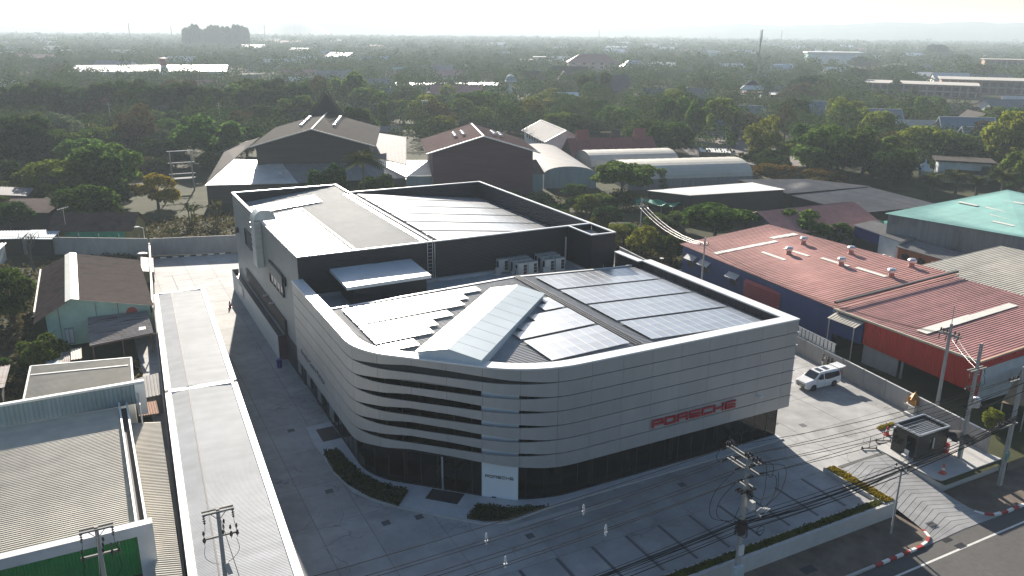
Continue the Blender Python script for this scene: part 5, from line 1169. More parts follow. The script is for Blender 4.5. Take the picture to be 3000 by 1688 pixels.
b.poly([W(.5, -1.1, 7.6), W(2.5, -1.1, 7.6), W(2.5, 0, 9.6), W(.5, 0, 9.6)]); b.build('crossed_gable', brown_wall, t)
gable('small_house', 'small pale roofed house right of white posts, beyond maroon hall', 'house', (78, 229), 12, 8, 3.4, 5.0, R(-30), grey_sheet, pale_roof, n=14)
gable('small_house', 'low hut with brownish roof between the two halls', 'house', (42, 232), 9, 6, 2.4, 3.8, R(-30), brown_wall, grey_roof, n=12)
t = thing('gate_frame', 'tall white post and beam frame among trees behind maroon hall', 'frame', (63, 250, 0)); b = MB(); b.box(62.2, 249.8, 0, 62.6, 250.2, 10.5); b.box(63.6, 249.2, 0, 64.0, 249.6, 10.5); b.build('post', plaster, t); b = MB(); b.bar((61.9, 250.1, 10.6), (64.4, 249.2, 10.6), .5, .35); b.build('beam', plaster, t)
# ================================================================ GUARD BOOTH AND YARD OBJECTS
bt = thing('guard_booth', 'black boarded guard booth with slatted open roof frame on entrance island', 'booth', (9, -7.5, .06))
X0, X1, Y0, Y1, ZB, ZT = 7.0, 11.0, -8.85, -6.2, .06, 2.72
def board_wall(a, b_, holes=()):
    L = math.dist(a, b_); dx, dy = (b_[0]-a[0])/L, (b_[1]-a[1])/L
    for k in range(14):
        z0, z1 = ZB+k*(ZT-.14-ZB)/14, ZB+(k+1)*(ZT-.14-ZB)/14-.02; segs = [(0, L)]
        for (u0, u1, h0, h1) in holes:
            if z1 > h0 and z0 < h1: segs = [s for q in segs for s in ((q[0], min(q[1], u0)), (max(q[0], u1), q[1])) if s[1]-s[0] > .02]
        for s in segs: MB().bar((a[0]+dx*s[0], a[1]+dy*s[0], (z0+z1)/2), (a[0]+dx*s[1], a[1]+dy*s[1], (z0+z1)/2), .07, z1-z0).build('board', black_board, bt)
board_wall((X0, Y1), (X0, Y0), ((.25, 1.15, 1.0, 2.2), (1.5, 2.4, .1, 2.2)))
board_wall((X0, Y0), (X1, Y0), ((1.5, 2.15, .9, 1.95),))
board_wall((X1, Y0), (X1, Y1)); board_wall((X1, Y1), (X0, Y1))
MB().box(X0+.05, Y0+.05, ZB, X1-.05, Y1-.05, ZB+.08).build('floor', conc_pale, bt); MB().box(X0+.06, Y0+.06, 2.2, X1-.06, Y1-.06, 2.26).build('roof_deck', M('booth_deck', (.03, .03, .033), .5), bt)
b = MB()
for a, c in (((X0, Y0), (X1, Y0)), ((X1, Y0), (X1, Y1)), ((X1, Y1), (X0, Y1)), ((X0, Y1), (X0, Y0))): b.bar((*a, ZT-.07), (*c, ZT-.07), .14, .16)
b.build('roof_frame', alu, bt)
for k in range(10): MB().box(X0+.45, Y0+.15+k*.235, 2.42, X1-.35, Y0+.21+k*.235, 2.48).build('roof_slat', alu, bt)
MB().quad((X0, Y1-.25, 1.0), (X0, Y1-1.15, 1.0), (X0, Y1-1.15, 2.2), (X0, Y1-.25, 2.2)).build('glass_pane', glass_dark, bt); MB().quad((X0+1.5, Y0, .9), (X0+2.15, Y0, .9), (X0+2.15, Y0, 1.95), (X0+1.5, Y0, 1.95)).build('glass_pane', glass_dark, bt)
MB().box(X0+2.0, Y0-.06, .9, X0+2.12, Y0+.02, 1.95).build('window_sash', plaster, bt); MB().box(X0+.35, Y1-1.1, .85, X0+1.0, Y1-.3, 1.02).build('desk', M('desk_green', (.05, .30, .22), .5), bt)
MB().box(X0-.35, Y1-.3, 2.35, X0, Y1-.15, 2.5).build('flood_lamp', plaster, bt)
b = MB(); b.box(6.35, -8.2, .42, 6.8, -7.75, .47); 
for x, y in ((6.38, -8.17), (6.76, -8.17), (6.38, -7.79), (6.76, -7.79)): b.box(x-.02, y-.02, .06, x+.02, y+.02, .45)
b.box(6.75, -8.2, .47, 6.8, -7.75, .9); b.build('chair', plaster, None, label='small white chair at door of black guard booth', cat='chair')
u = thing('parasol', 'open black parasol on right of guard booth', 'umbrella', (11.3, -9.9, .06)); b = MB()
for k in range(8):
    a0, a1 = k*math.pi/4, (k+1)*math.pi/4; b.poly([(11.3, -9.9, 2.6), (11.3+1.3*math.cos(a0), -9.9+1.3*math.sin(a0), 2.05), (11.3+1.2*math.cos((a0+a1)/2), -9.9+1.2*math.sin((a0+a1)/2), 2.1), (11.3+1.3*math.cos(a1), -9.9+1.3*math.sin(a1), 2.05)])
    b.quad((11.3+1.3*math.cos(a0), -9.9+1.3*math.sin(a0), 2.05), (11.3+1.2*math.cos((a0+a1)/2), -9.9+1.2*math.sin((a0+a1)/2), 2.1), (11.3+1.2*math.cos((a0+a1)/2), -9.9+1.2*math.sin((a0+a1)/2), 1.92), (11.3+1.3*math.cos(a0), -9.9+1.3*math.sin(a0), 1.87))
b.build('canopy', cloth_black, u); MB().tube([(11.3, -9.9, .06), (11.3, -9.9, 2.65)], .03, 6).build('pole', alu, u); MB().lathe((11.3, -9.9, .06), [(.28, 0), (.28, .08), (.06, .12)], 12).build('base', conc_pale, u)
cone_b = MB(); cone_b.mat(0).box(-.19, -.19, 0, .19, .19, .05); cone_b.mat(0).lathe((0, 0, .05), [(.15, 0), (.11, .22)], 10); cone_b.mat(1).lathe((0, 0, .27), [(.11, 0), (.085, .16)], 10); cone_b.mat(0).lathe((0, 0, .43), [(.085, 0), (.045, .27), (.03, .28)], 10); cone_m = cone_b.mesh('cone_body', [M('cone_red', (.55, .06, .03), .5), plaster])
for x, y, z, lab in ((9.1, -4.1, 0, 'red and white traffic cone beside planted strip behind guard booth'), (7.3, -11.3, .06, 'red and white traffic cone at front edge of booth island'), (-40.6, 62.6, 0, 'red traffic cone at rear corner of service enclosure')):
    t = thing('traffic_cone', lab, 'traffic cone', (x, y, z)); o = piece('cone_body', cone_m, t, (x, y, z)); o.scale = (1.35,)*3
b = MB(); b.mat(0).lathe((11.0, -8.95, .06), [(.24, 0), (.27, .4), (.27, .45)], 12); b.mat(1).lathe((11.0, -8.95, .51), [(.27, 0), (.27, .12)], 12); b.mat(0).lathe((11.0, -8.95, .63), [(.27, 0), (.25, .3), (.2, .36)], 12); b.build('barrel', [M('barrel_red', (.55, .04, .04), .5), plaster], None, label='red plastic barrel under black parasol', cat='barrel')
for x, y, lab in ((5.2, -5.3, 'wheeled barrier stand in middle of entrance'), (7.6, -4.9, 'wheeled barrier stand next to guard booth')):
    t = thing('barrier_stand', lab, 'barrier', (x, y, 0)); b = MB(); b.tube([(x-.6, y+.3, .12), (x+.6, y-.3, .12)], .05, 6); b.tube([(x, y, .12), (x, y, 1.25)], .03, 5); b.build('frame', dark_mat, t); wm = MB().lathe((0, 0, 0), [(.13, -.05), (.16, 0), (.13, .05)], 12, (0, 1, 0)).mesh('wheel', rubber)
    for q in ((x-.6, y+.3, .16), (x+.6, y-.3, .16)): piece('wheel', wm, t, q, .5)
for x, y, z, l in ((15.1, -2.3, 0, 0),):
    t = thing('spirit_house', 'small golden shrine on white pedestal by right side wall', 'shrine', (x, y, 0)); b = MB(); b.box(x-.6, y-.6, 0, x+.6, y+.6, .3); b.box(x-.35, y-.35, .3, x+.35, y+.35, 1.1); b.box(x-.65, y-.65, 1.1, x+.65, y+.65, 1.2); b.build('pedestal', plaster, t)
    b = MB(); b.box(x-.4, y-.4, 1.2, x+.4, y+.4, 1.9); b.lathe((x, y, 1.75), [(.62, 0), (.45, .18), (.5, .22), (.28, .42), (.3, .46), (.08, .7), (.02, .85)], 4); b.build('shrine_roof', M('shrine_gold', (.34, .16, .04), .45, .4, .3, 5), t); b = MB()
    for dx in (-.55, .55):
        for dy in (-.55, .55): b.tube([(x+dx, y+dy, 1.2), (x+dx, y+dy, 1.9)], .06, 6)
    b.build('column', gold, t)
# ================================================================ VEHICLES
def loft(b, secs):
    """secs: list of (x, [(y,z)...]) cross sections, same count"""
    n = len(secs[0][1]); vs = [(x, y, z) for x, pr_ in secs for y, z in pr_]
    fs = [(i*n+j, i*n+(j+1) % n, (i+1)*n+(j+1) % n, (i+1)*n+j) for i in range(len(secs)-1) for j in range(n)]
    fs += [tuple(range(n-1, -1, -1)), tuple((len(secs)-1)*n+j for j in range(n))]
    return b.add(vs, fs)
def car_wheel():
    ty = MB().lathe((0, 0, 0), [(.24, -.11), (.33, -.10), (.345, -.06), (.345, .06), (.33, .10), (.24, .11)], 18, (0, 1, 0)).mesh('tyre', rubber)
    rb = MB(); rb.lathe((0, 0, 0), [(.235, -.075), (.235, .075)], 16, (0, 1, 0))
    for k in range(7):
        a_ = k*2*math.pi/7
        for s in (-1, 1): rb.bar((.04*math.cos(a_), s*.10, .04*math.sin(a_)), (.21*math.cos(a_), s*.09, .21*math.sin(a_)), .06, .03)
    return ty, rb.mesh('rim', M('rim_grey', (.12, .12, .125), .35, .6))
TY, RIM = car_wheel()
def van(lab, loc, rot):
    t = thing('minivan', lab, 'van', loc, None, rot)
    def sec(x, wd, zb, zs, zt, wt):      # sill .. shoulder .. roof
        return (x, [(-wd*.94, zb), (wd*.94, zb), (wd, zb+.25), (wd, zs), (wt, zt-.10), (wt*.86, zt), (-wt*.86, zt), (-wt, zt-.10), (-wd, zs), (-wd, zb+.25)])
    b = MB(); loft(b, [sec(-2.46, .80, .34, .86, .95, .70), sec(-2.30, .89, .24, .96, 1.04, .80), sec(-1.55, .92, .2, 1.06, 1.16, .84), sec(-1.42, .925, .2, 1.08, 1.20, .84), sec(-.62, .925, .2, 1.10, 1.80, .72), sec(-.2, .925, .2, 1.10, 1.88, .73), sec(1.4, .925, .2, 1.12, 1.90, .73), sec(2.25, .92, .22, 1.12, 1.84, .71), sec(2.46, .89, .32, 1.08, 1.72, .68)])
    body = b.build('body', van_white, t); smoothish(body)
    b = MB(); b.quad((-1.40, -.76, 1.215), (-1.40, .76, 1.215), (-.66, .665, 1.80), (-.66, -.665, 1.80)); b.build('windscreen', glass_car, t)
    for s in (-1, 1):
        b = MB()
        def pt(x, f, top):               # on the side glass plane
            y = .925+(.73-.925)*f; return (x, s*(y+.012), 1.12+(1.78-1.12)*f)
        b.poly([pt(-1.15, .02, 0), pt(-.12, .02, 0), pt(-.12, .86, 0), pt(-.52, .86, 0)][::s]); b.build('front_window', glass_car, t)
        b = MB(); b.poly([pt(.02, .0, 0), pt(.45, -.12, 0), pt(2.22, .05, 0), pt(2.22, .84, 0), pt(.02, .88, 0)][::s]); b.build('side_window', glass_car, t)
        b = MB(); b.box(-2.43, s*.62-.16, .78, -2.30, s*.62+.16, .90); b.box(-2.44, s*.70-.1, .40, -2.36, s*.70+.1, .52); b.build('headlight', lamp_lens, t)
        b = MB(); b.box(-1.1, s*1.05-.10, 1.10, -.92, s*1.05+.10, 1.26); b.bar((-1.0, s*.92, 1.12), (-1.0, s*1.0, 1.15), .06); b.build('mirror', van_white, t)
        b = MB(); b.box(2.40, s*.80-.08, .95, 2.475, s*.80+.08, 1.6); b.build('tail_light', M('tail_red', (.4, .02, .02), .3), t)
        b = MB(); b.box(-.05, s*.926-.006, .95, .12, s*.926+.006, .99); b.box(.28, s*.926-.006, .95, .45, s*.926+.006, .99); b.build('door_handle', chrome, t)
        b = MB(); b.box(.10, s*.925-.006, .35, .115, s*.925+.006, 1.1); b.box(-1.15, s*.925-.006, .35, -1.135, s*.925+.006, 1.1); b.build('door_seam', dark_mat, t)
        for x in (-1.5, 1.5):
            a = MB(); a.lathe((x, s*.86, .34), [(.40, 0), (.40, .07)], 20, (0, s, 0)); a.build('wheel_arch', dark_mat, t)
            wo = bpy.data.objects.new('wheel', None); wo.parent = t; wo.location = (x, s*.85, .345); COL.objects.link(wo); wo.empty_display_size = .2
            for me_ in (TY, RIM): q = bpy.data.objects.new(me_.name, me_); q.parent = wo; COL.objects.link(q)
    b = MB(); b.box(-2.485, -.62, .60, -2.42, .62, .76); b.box(-2.49, -.5, .36, -2.43, .5, .54); b.build('grille', black_paint, t)
    b = MB(); b.box(-2.495, -.60, .70, -2.44, .60, .73); b.box(-2.495, -.58, .63, -2.44, .58, .65); b.build('grille_bar', chrome, t)
    MB().box(-2.51, -.22, .40, -2.47, .22, .52).build('number_plate', plaster, t)
    for x0, x1 in ((-.35, .15), (.55, 1.15)): MB().box(x0, -.42, 1.895, x1, .42, 1.908).build('sunroof', glass_car, t)
    b = MB(); b.box(2.42, -.72, .62, 2.47, .72, 1.66); b.build('boot_opening', dark_void, t)
    b = MB(); b.add([(2.30, -.70, 1.86), (2.30, .70, 1.86), (3.30, .66, 1.98), (3.30, -.66, 1.98), (2.32, -.70, 1.80), (2.32, .70, 1.80), (3.28, .66, 1.90), (3.28, -.66, 1.90)], [(0, 1, 2, 3), (7, 6, 5, 4), (0, 4, 5, 1), (1, 5, 6, 2), (2, 6, 7, 3), (3, 7, 4, 0)]); b.build('tailgate', van_white, t)
    b = MB(); b.box(2.2, -.68, 1.84, 2.6, .68, 1.93); b.build('spoiler', van_white, t)
    return t
def smoothish(o):
    o.data.polygons.foreach_set('use_smooth', [True]*len(o.data.polygons))
    try: o.data.set_sharp_from_angle(angle=R(32))
    except Exception: pass
van('white people carrier with raised tailgate parked by right side wall', (12.1, 7.25, 0), R(-1.5))
def sports_car(nm, lab, loc, rot, paint):
    t = thing(nm, lab, 'car', loc, None, rot)
    def sec(x, wd, zb, zs, zt, wt): return (x, [(-wd*.95, zb), (wd*.95, zb), (wd, zb+.2), (wd, zs), (wt, zt-.06), (wt*.8, zt), (-wt*.8, zt), (-wt, zt-.06), (-wd, zs), (-wd, zb+.2)])
    b = MB(); loft(b, [sec(-2.2, .70, .25, .50, .58, .55), sec(-1.9, .86, .16, .62, .70, .66), sec(-1.2, .90, .15, .72, .80, .66), sec(-.7, .90, .15, .76, .86, .66), sec(.0, .90, .15, .78, 1.28, .56), sec(.5, .91, .15, .80, 1.30, .55), sec(1.4, .93, .15, .84, 1.02, .60), sec(2.0, .90, .18, .80, .90, .66), sec(2.25, .82, .3, .66, .80, .6)]); smoothish(b.build('body', paint, t))
    b = MB(); b.quad((-.68, -.62, .875), (-.68, .62, .875), (-.02, .52, 1.275), (-.02, -.52, 1.275)); b.build('windscreen', glass_car, t)
    for s in (-1, 1):
        b = MB(); b.poly([(-.55, s*.885, .80), (1.1, s*.895, .84), (.8, s*.62, 1.22), (.05, s*.62, 1.24)][::s]); b.build('side_window', glass_car, t)
        MB().lathe((-1.98, s*.62, .60), [(.13, 0), (.1, .06)], 12, (-1, 0, .3)).build('headlight', lamp_lens, t)
        for x in (-1.3, 1.3):
            wo = bpy.data.objects.new('wheel', None); wo.parent = t; wo.location = (x, s*.84, .33); wo.scale = (.95,)*3; COL.objects.link(wo)
            for me_ in (TY, RIM): q = bpy.data.objects.new(me_.name, me_); q.parent = wo; COL.objects.link(q)
    MB().box(-2.22, -.5, .27, -2.12, .5, .40).build('bumper_intake', black_paint, t); return t
sports_car('sports_car', 'yellow sports car inside showroom behind entrance glass', (-30.6, 8.6, .13), R(42), car_yellow)
sports_car('sports_car', 'white car inside showroom behind right end glass', (-3.3, 3.9, .13), R(88), van_white)
# ================================================================ PEOPLE
PEO = ((16.35, 10.5), (16.42, 9.85), (16.5, 9.35))
def person(lab, x, y, rot, h, pose, top, legs):
    """one skinned body, clothes as material zones of that body; fingers, nose and ears grown on as fine tubes"""
    k = h/1.72; aL, aR = pose
    V = {'pel': (0, 0, .92), 'spi': (0, .01, 1.12), 'che': (0, 0, 1.32), 'nek': (0, .01, 1.47), 'hea': (0, -.015, 1.60), 'top': (0, -.01, 1.68)}
    Rr = {'pel': .135, 'spi': .125, 'che': .15, 'nek': .06, 'hea': .095, 'top': .075}
    E = [('pel', 'spi'), ('spi', 'che'), ('che', 'nek'), ('nek', 'hea'), ('hea', 'top')]
    for s, a, nm in ((-1, aL, 'l'), (1, aR, 'r')):
        V[nm+'h'] = (s*.095, 0, .86); V[nm+'k'] = (s*.11, -.02, .48); V[nm+'a'] = (s*.12, .02, .09); V[nm+'f'] = (s*.135, -.13, .05)
        Rr.update({nm+'h': .095, nm+'k': .062, nm+'a': .045, nm+'f': .04}); E += [('pel', nm+'h'), (nm+'h', nm+'k'), (nm+'k', nm+'a'), (nm+'a', nm+'f')]
        V[nm+'s'] = (s*.19, 0, 1.40); V[nm+'e'] = a[0]; V[nm+'w'] = a[1]; V[nm+'p'] = a[2]
        Rr.update({nm+'s': .066, nm+'e': .043, nm+'w': .031, nm+'p': .036}); E += [('che', nm+'s'), (nm+'s', nm+'e'), (nm+'e', nm+'w'), (nm+'w', nm+'p')]
    ks = list(V); me = bpy.data.meshes.new('body'); me.from_pydata([V[q] for q in ks], [(ks.index(a), ks.index(b_)) for a, b_ in E], []); me.update()
    o = bpy.data.objects.new('body', me); COL.objects.link(o); sk = o.modifiers.new('skin', 'SKIN'); o.modifiers.new('sub', 'SUBSURF').levels = 1
    if not me.skin_vertices: me.skin_vertices.new()
    for i, q in enumerate(ks): me.skin_vertices[0].data[i].radius = (Rr[q], Rr[q]*(.72 if q in ('spi', 'che', 'pel') else 1)); me.skin_vertices[0].data[i].use_root = (q == 'pel')
    bpy.context.view_layer.update(); ev = o.evaluated_get(bpy.context.evaluated_depsgraph_get()); m2 = bpy.data.meshes.new_from_object(ev); bpy.data.objects.remove(o)
    bm = bmesh.new(); bm.from_mesh(m2); ex = MB()
    for s, a, nm in ((-1, aL, 'l'), (1, aR, 'r')):
        wv, pv_ = Vector(a[1]), Vector(a[2]); dd = (pv_-wv).normalized(); sx = dd.cross(Vector((0, 0, 1))); sx = sx.normalized() if sx.length > .1 else Vector((1, 0, 0)); dn = sx.cross(dd)
        for i, (off, ln) in enumerate(((-.027, .062), (-.009, .074), (.009, .068), (.026, .052))): q = pv_+sx*off+dd*.012; ex.tube([q, q+dd*ln*.55, q+dd*ln+dn*.018], [.0095, .009, .006], 5)
        q = wv.lerp(pv_, .55)+sx*-.03*s; ex.tube([q, q-sx*.025*s+dd*.025, q-sx*.028*s+dd*.055], [.011, .0095, .007], 5)
    ex.tube([(0, -.105, 1.615), (0, -.132, 1.590), (0, -.108, 1.583)], [.008, .014, .008], 5)
    for s in (-1, 1): ex.tube([(s*.092, 0, 1.625), (s*.106, .006, 1.605), (s*.094, .003, 1.575)], [.01, .014, .008], 5)
    off = len(bm.verts); vs = [bm.verts.new(v) for v in ex.v]
    for f in ex.f: bm.faces.new([vs[i] for i in f])
    for f in bm.faces:
        c = f.calc_center_median(); f.smooth = True; arm = abs(c.x) > .215 and c.z > .7
        f.material_index = 0 if (c.z > 1.475 or (arm and (Vector(c)-Vector(aL[0])).length < .0)) else 1 if c.z > .93 else 2 if c.z > .085 else 3
        for s, a in ((-1, aL), (1, aR)):
            e_, w_ = Vector(a[0]), Vector(a[1]); dseg = (w_-e_); tt = max(0, min(1.9, (c-e_).dot(dseg)/dseg.length_squared)); 
            if tt > .02 and (c-(e_+dseg*tt)).length < .075 and abs(c.x) > .14: f.material_index = 0
    m2.materials.clear()
    for mm in (skin, top, legs, rubber): m2.materials.append(mm)
    bm.to_mesh(m2); bm.free(); m2.update()
    t = thing('person', lab, 'person', (x, y, 0), None, rot); b_ = bpy.data.objects.new('body', m2); b_.parent = t; b_.scale = (k,)*3; COL.objects.link(b_)
    hb = MB(); hb.lathe((0, .012, 1.60), [(.098, 0), (.104, .04), (.092, .085), (.055, .115), (.01, .122)], 14); hb.lathe((0, .035, 1.54), [(.07, 0), (.095, .05), (.098, .08)], 12); ho = hb.build('hair', hair, t); ho.scale = (k,)*3; smooth(ho)
    fb = MB()
    for s in (-1, 1): fb.box(s*.036-.014, -.104, 1.618, s*.036+.014, -.096, 1.630)
    fb.box(-.022, -.108, 1.557, .022, -.098, 1.563); fo = fb.build('face_marks', M('face_dark', (.06, .03, .025), .6), t); fo.scale = (k,)*3
    return t
person('man in black shirt and white trousers holding up a pale sheet beside white van', PEO[0][0], PEO[0][1], R(28), 1.74, (((-.27, -.05, 1.22), (-.17, -.27, 1.30), (-.12, -.34, 1.33)), ((.27, -.04, 1.20), (.16, -.26, 1.28), (.11, -.33, 1.31))), cloth_black, cloth_white)
person('person in dark clothes standing just right of man in white trousers', PEO[1][0], PEO[1][1], R(35), 1.64, (((-.27, .02, 1.15), (-.22, -.14, .98), (-.19, -.22, .95)), ((.27, .02, 1.15), (.24, -.12, .96), (.22, -.18, .90))), cloth_black, M('trouser_dark', (.018, .018, .022), .9))
person('person in dark clothes leaning near open tailgate of white van', PEO[2][0], PEO[2][1], R(20), 1.58, (((-.26, .0, 1.14), (-.20, -.16, 1.05), (-.14, -.24, 1.05)), ((.26, .0, 1.14), (.27, -.04, .9), (.27, -.06, .81))), cloth_black, M('trouser_dark', (.018, .018, .022), .9))
b = MB(); b.add([(16.02, 10.16, 1.28), (16.26, 10.04, 1.28), (16.26, 10.04, 1.58), (16.02, 10.16, 1.58)], [(0, 1, 2, 3)]); b.add([(16.03, 10.17, 1.28), (16.27, 10.05, 1.28), (16.27, 10.05, 1.58), (16.03, 10.17, 1.58)], [(3, 2, 1, 0)]); b.build('paper_sheet', plaster, None, label='pale sheet held up by man in white trousers', cat='paper')
# ================================================================ POLES AND CABLES
ins_b = MB(); ins_b.lathe((0, 0, 0), [(.015, 0)] + [q for k in range(4) for q in ((.03, .02+k*.13), (.085, .05+k*.13), (.09, .08+k*.13), (.03, .10+k*.13))] + [(.015, .56)], 8); INS = ins_b.mesh('insulator', insul)
pin_b = MB(); pin_b.lathe((0, 0, 0), [(.02, 0), (.03, .12), (.11, .16), (.12, .24), (.07, .28), (.09, .34), (.05, .40)], 8); PIN = pin_b.mesh('pin_insulator', insul)
def upole(lab, x, y, z0, top, w_=.30, wt=.20):
    t = thing('utility_pole', lab, 'utility pole', (x, y, z0)); b = MB(); vs = []
    for z, q in ((z0-.2, w_/2), (top, wt/2)): vs += [(x-q, y-q*.75, z), (x+q, y-q*.75, z), (x+q, y+q*.75, z), (x-q, y+q*.75, z)]
    b.add(vs, [(0, 1, 5, 4), (1, 2, 6, 5), (2, 3, 7, 6), (3, 0, 4, 7), (4, 5, 6, 7)]); b.build('pole', pole_conc, t); return t
def arm(t, x, y, z, L, axis, double=True, w_=.11, off=0):
    b = MB(); 
    for s in ((-.17, .17) if double else (.16,)):
        if axis == 'y': b.box(x+s-w_/2, y-L/2+off, z-w_/2, x+s+w_/2, y+L/2+off, z+w_/2)
        else: b.box(x-L/2+off, y+s-w_/2, z-w_/2, x+L/2+off, y+s+w_/2, z+w_/2)
    return b.build('crossarm', M('arm_grey', (.27, .26, .235), .8, 0, .12, 2), t)
def ins(t, loc, d, me=None):
    v = Vector(d).normalized(); q = Vector((0, 0, 1)).rotation_difference(v).to_euler(); piece('insulator', me or INS, t, loc, (q.x, q.y, q.z))
def wire(a, b_, sag, r=.020, mat=None, lab=None, grp=None, n=14, nm='overhead_cable'):
    pts = [(a[0]+(b_[0]-a[0])*i/n, a[1]+(b_[1]-a[1])*i/n, a[2]+(b_[2]-a[2])*i/n-sag*4*(i/n)*(1-i/n)) for i in range(n+1)]
    m = MB(); m.tube(pts, r, 5); return smooth(m.build(nm, mat or cable, None, label=lab, cat='cable', group=grp))
def jumper(t, pts, r=.022):
    P_ = [Vector(p) for p in pts]; out = []
    for i in range(len(P_)-1):
        p0, p1, p2_, p3 = P_[max(i-1, 0)], P_[i], P_[i+1], P_[min(i+2, len(P_)-1)]
        for k in range(5):
            u = k/5; out.append(.5*((2*p1)+(p2_-p0)*u+(2*p0-5*p1+4*p2_-p3)*u*u+(3*p1-p0-3*p2_+p3)*u**3))
    out.append(P_[-1]); MB().tube(out, r, 5).build('jumper_cable', cable, t)
# main pole at the roadside
PX_, PY_ = -19.35, -14.5
mp = upole('tall concrete utility pole crowded with insulators at roadside in front of showroom', PX_, PY_, -1.2, 10.1, .34, .24)
arm(mp, PX_, PY_, 9.85, 2.9, 'y', off=.5); arm(mp, PX_, PY_, 9.05, 2.7, 'y', off=.45); arm(mp, PX_, PY_, 7.9, .9, 'y'); arm(mp, PX_, PY_, 6.2, 1.7, 'y', False, off=-.6)
for y in (PY_+1.9, PY_+1.7, PY_+.15, PY_-.1, PY_-.55, PY_-.8):
    for s in (-.17, .17): ins(mp, (PX_+s, y, 9.91), (0, 0, 1), PIN)
for z, yy_ in ((9.85, (1.85, .5, -.8)), (9.05, (1.7, .4, -.75)), (8.3, (.15,))):
    for dy in yy_:
        for s in (-1, 1): ins(mp, (PX_+s*.24, PY_+dy, z), (s, 0, -.10))
for dy in (-.25, 0, .25):
    for s in (-1, 1): ins(mp, (PX_+s*.2, PY_+dy, 7.55), (s, 0, -.05))
for y in (-.15, -.35, -.55): piece('fuse_switch', PIN, mp, (PX_+.05, PY_+y, 7.0), 0, (.9, .9, 1.7))
b = MB(); b.box(PX_-.1, PY_-.75, 6.35, PX_+.3, PY_-.35, 6.9); b.build('switch_box', conc_pale, mp)
for pts in ([(-.85, 1.85, 9.8), (-.75, 1.9, 10.4), (.1, 1.85, 10.9), (.8, 1.85, 10.3), (.85, 1.85, 9.75)], [(-.85, 1.7, 8.95), (-1.2, 1.75, 9.4), (-.85, 1.85, 9.8)], [(.85, -.8, 9.8), (1.4, -.85, 9.4), (1.3, -.9, 8.6), (.85, -.75, 9.0)], [(-.8, .4, 8.9), (-2.6, .2, 7.8), (-2.9, -.1, 6.3), (-.7, -.2, 5.4), (-.2, 0, 5.2)], [(-.8, .15, 8.2), (-2.2, 0, 7.3), (-2.4, -.2, 6.2), (-.5, -.3, 5.1)], [(.8, .1, 8.2), (2.6, 0, 7.9), (2.4, -.3, 6.6), (1.2, -.6, 6.1)], [(.8, .4, 8.9), (3.6, .2, 8.3), (3.2, -.2, 6.8), (1.5, -.6, 6.2)], [(.2, -.2, 7.4), (1.2, -.3, 6.6), (2.6, -.3, 6.9), (3.0, .1, 8.0)], [(.85, .4, 9.0), (1.9, .3, 8.9), (1.9, .1, 7.0), (1.1, -.4, 6.3)], [(-.3, .1, 6.2), (-.5, .2, 5.2), (.1, .3, 4.7)]): jumper(mp, [(PX_+p[0], PY_+p[1], p[2]) for p in pts])
for k in range(4): b = MB(); b.tube([(PX_+.3+k*.13, PY_-.9-.12*k, 6.27), (PX_+.55+k*.13, PY_-.95-.12*k, 6.45), (PX_+.9+k*.1, PY_-.9-.1*k, 6.40)], [.05, .07, .04], 6); b.build('cable_end', conc_pale, mp)
b = MB()
for k in range(7):
    a0 = k*.5; b.tube([(PX_+.45*math.cos(a0+i*.55)*(1-.03*k), PY_+.42*math.sin(a0+i*.55), 4.1+.13*k+.12*math.sin(i*1.2+k)) for i in range(12)], .028, 5)
b.box(PX_-.22, PY_-.2, 4.1, PX_+.22, PY_+.2, 5.2); b.build('cable_bundle', M('bundle_brown', (.035, .022, .022), .8), mp)
b = MB(); b.tube([(PX_+.9, PY_-.5, 4.2)] + [(PX_+1.3+.35*math.cos(i*.6), PY_-.5, 4.25+.35*math.sin(i*.6)) for i in range(11)], .022, 5); b.build('cable_coil', cable, mp)
MB().box(PX_-.55, PY_-.42, .25, PX_+.28, PY_-.16, 1.75).build('meter_box', M('box_paleblue', (.46, .52, .54), .5), mp); MB().box(PX_-.25, PY_-.36, 2.6, PX_+.12, PY_-.2, 3.35).build('small_box', plaster, mp)
# wires along the road
SP = 'overhead cables strung along the road'; ORDC = ['first', 'second', 'third', 'fourth', 'fifth', 'sixth', 'seventh', 'eighth', 'ninth']
for i, (dy, z) in enumerate(((1.85, 9.8), (.5, 9.8), (-.8, 9.8), (1.7, 9.0), (.4, 9.0), (-.75, 9.0), (.15, 8.25))):
    wire((PX_-.85, PY_+dy, z), (-62, PY_+dy-.4, z+.1), .55+.1*(i % 3), .021, lab=ORDC[i]+' high black cable from the house side, left of main roadside pole', grp=SP); wire((PX_+.85, PY_+dy, z), (12.3, PY_+.4+dy*.55, 9.0-.2*(i % 3)), .6+.08*(i % 3), .021, lab=ORDC[i]+' high black cable from the house side, right of main roadside pole', grp=SP)
for i in range(9):
    dy, z = rng.uniform(-.35, .35), 4.25+.17*i
    wire((PX_, PY_+dy, z), (-62, PY_+dy-.3+rng.uniform(-.5, .5), z+rng.uniform(-.3, .5)), rng.uniform(.4, 1.0), .020+.012*(i % 3 == 0), lab=ORDC[i]+' from bottom of the low black cables left of main roadside pole', grp=SP); wire((PX_, PY_+dy, z), (12.0, -13.9+dy, z+.6+rng.uniform(-.2, .3)), rng.uniform(.35, .8), .020+.014*(i % 3 == 0), lab=ORDC[i]+' from bottom of the low black cables right of main roadside pole', grp=SP)
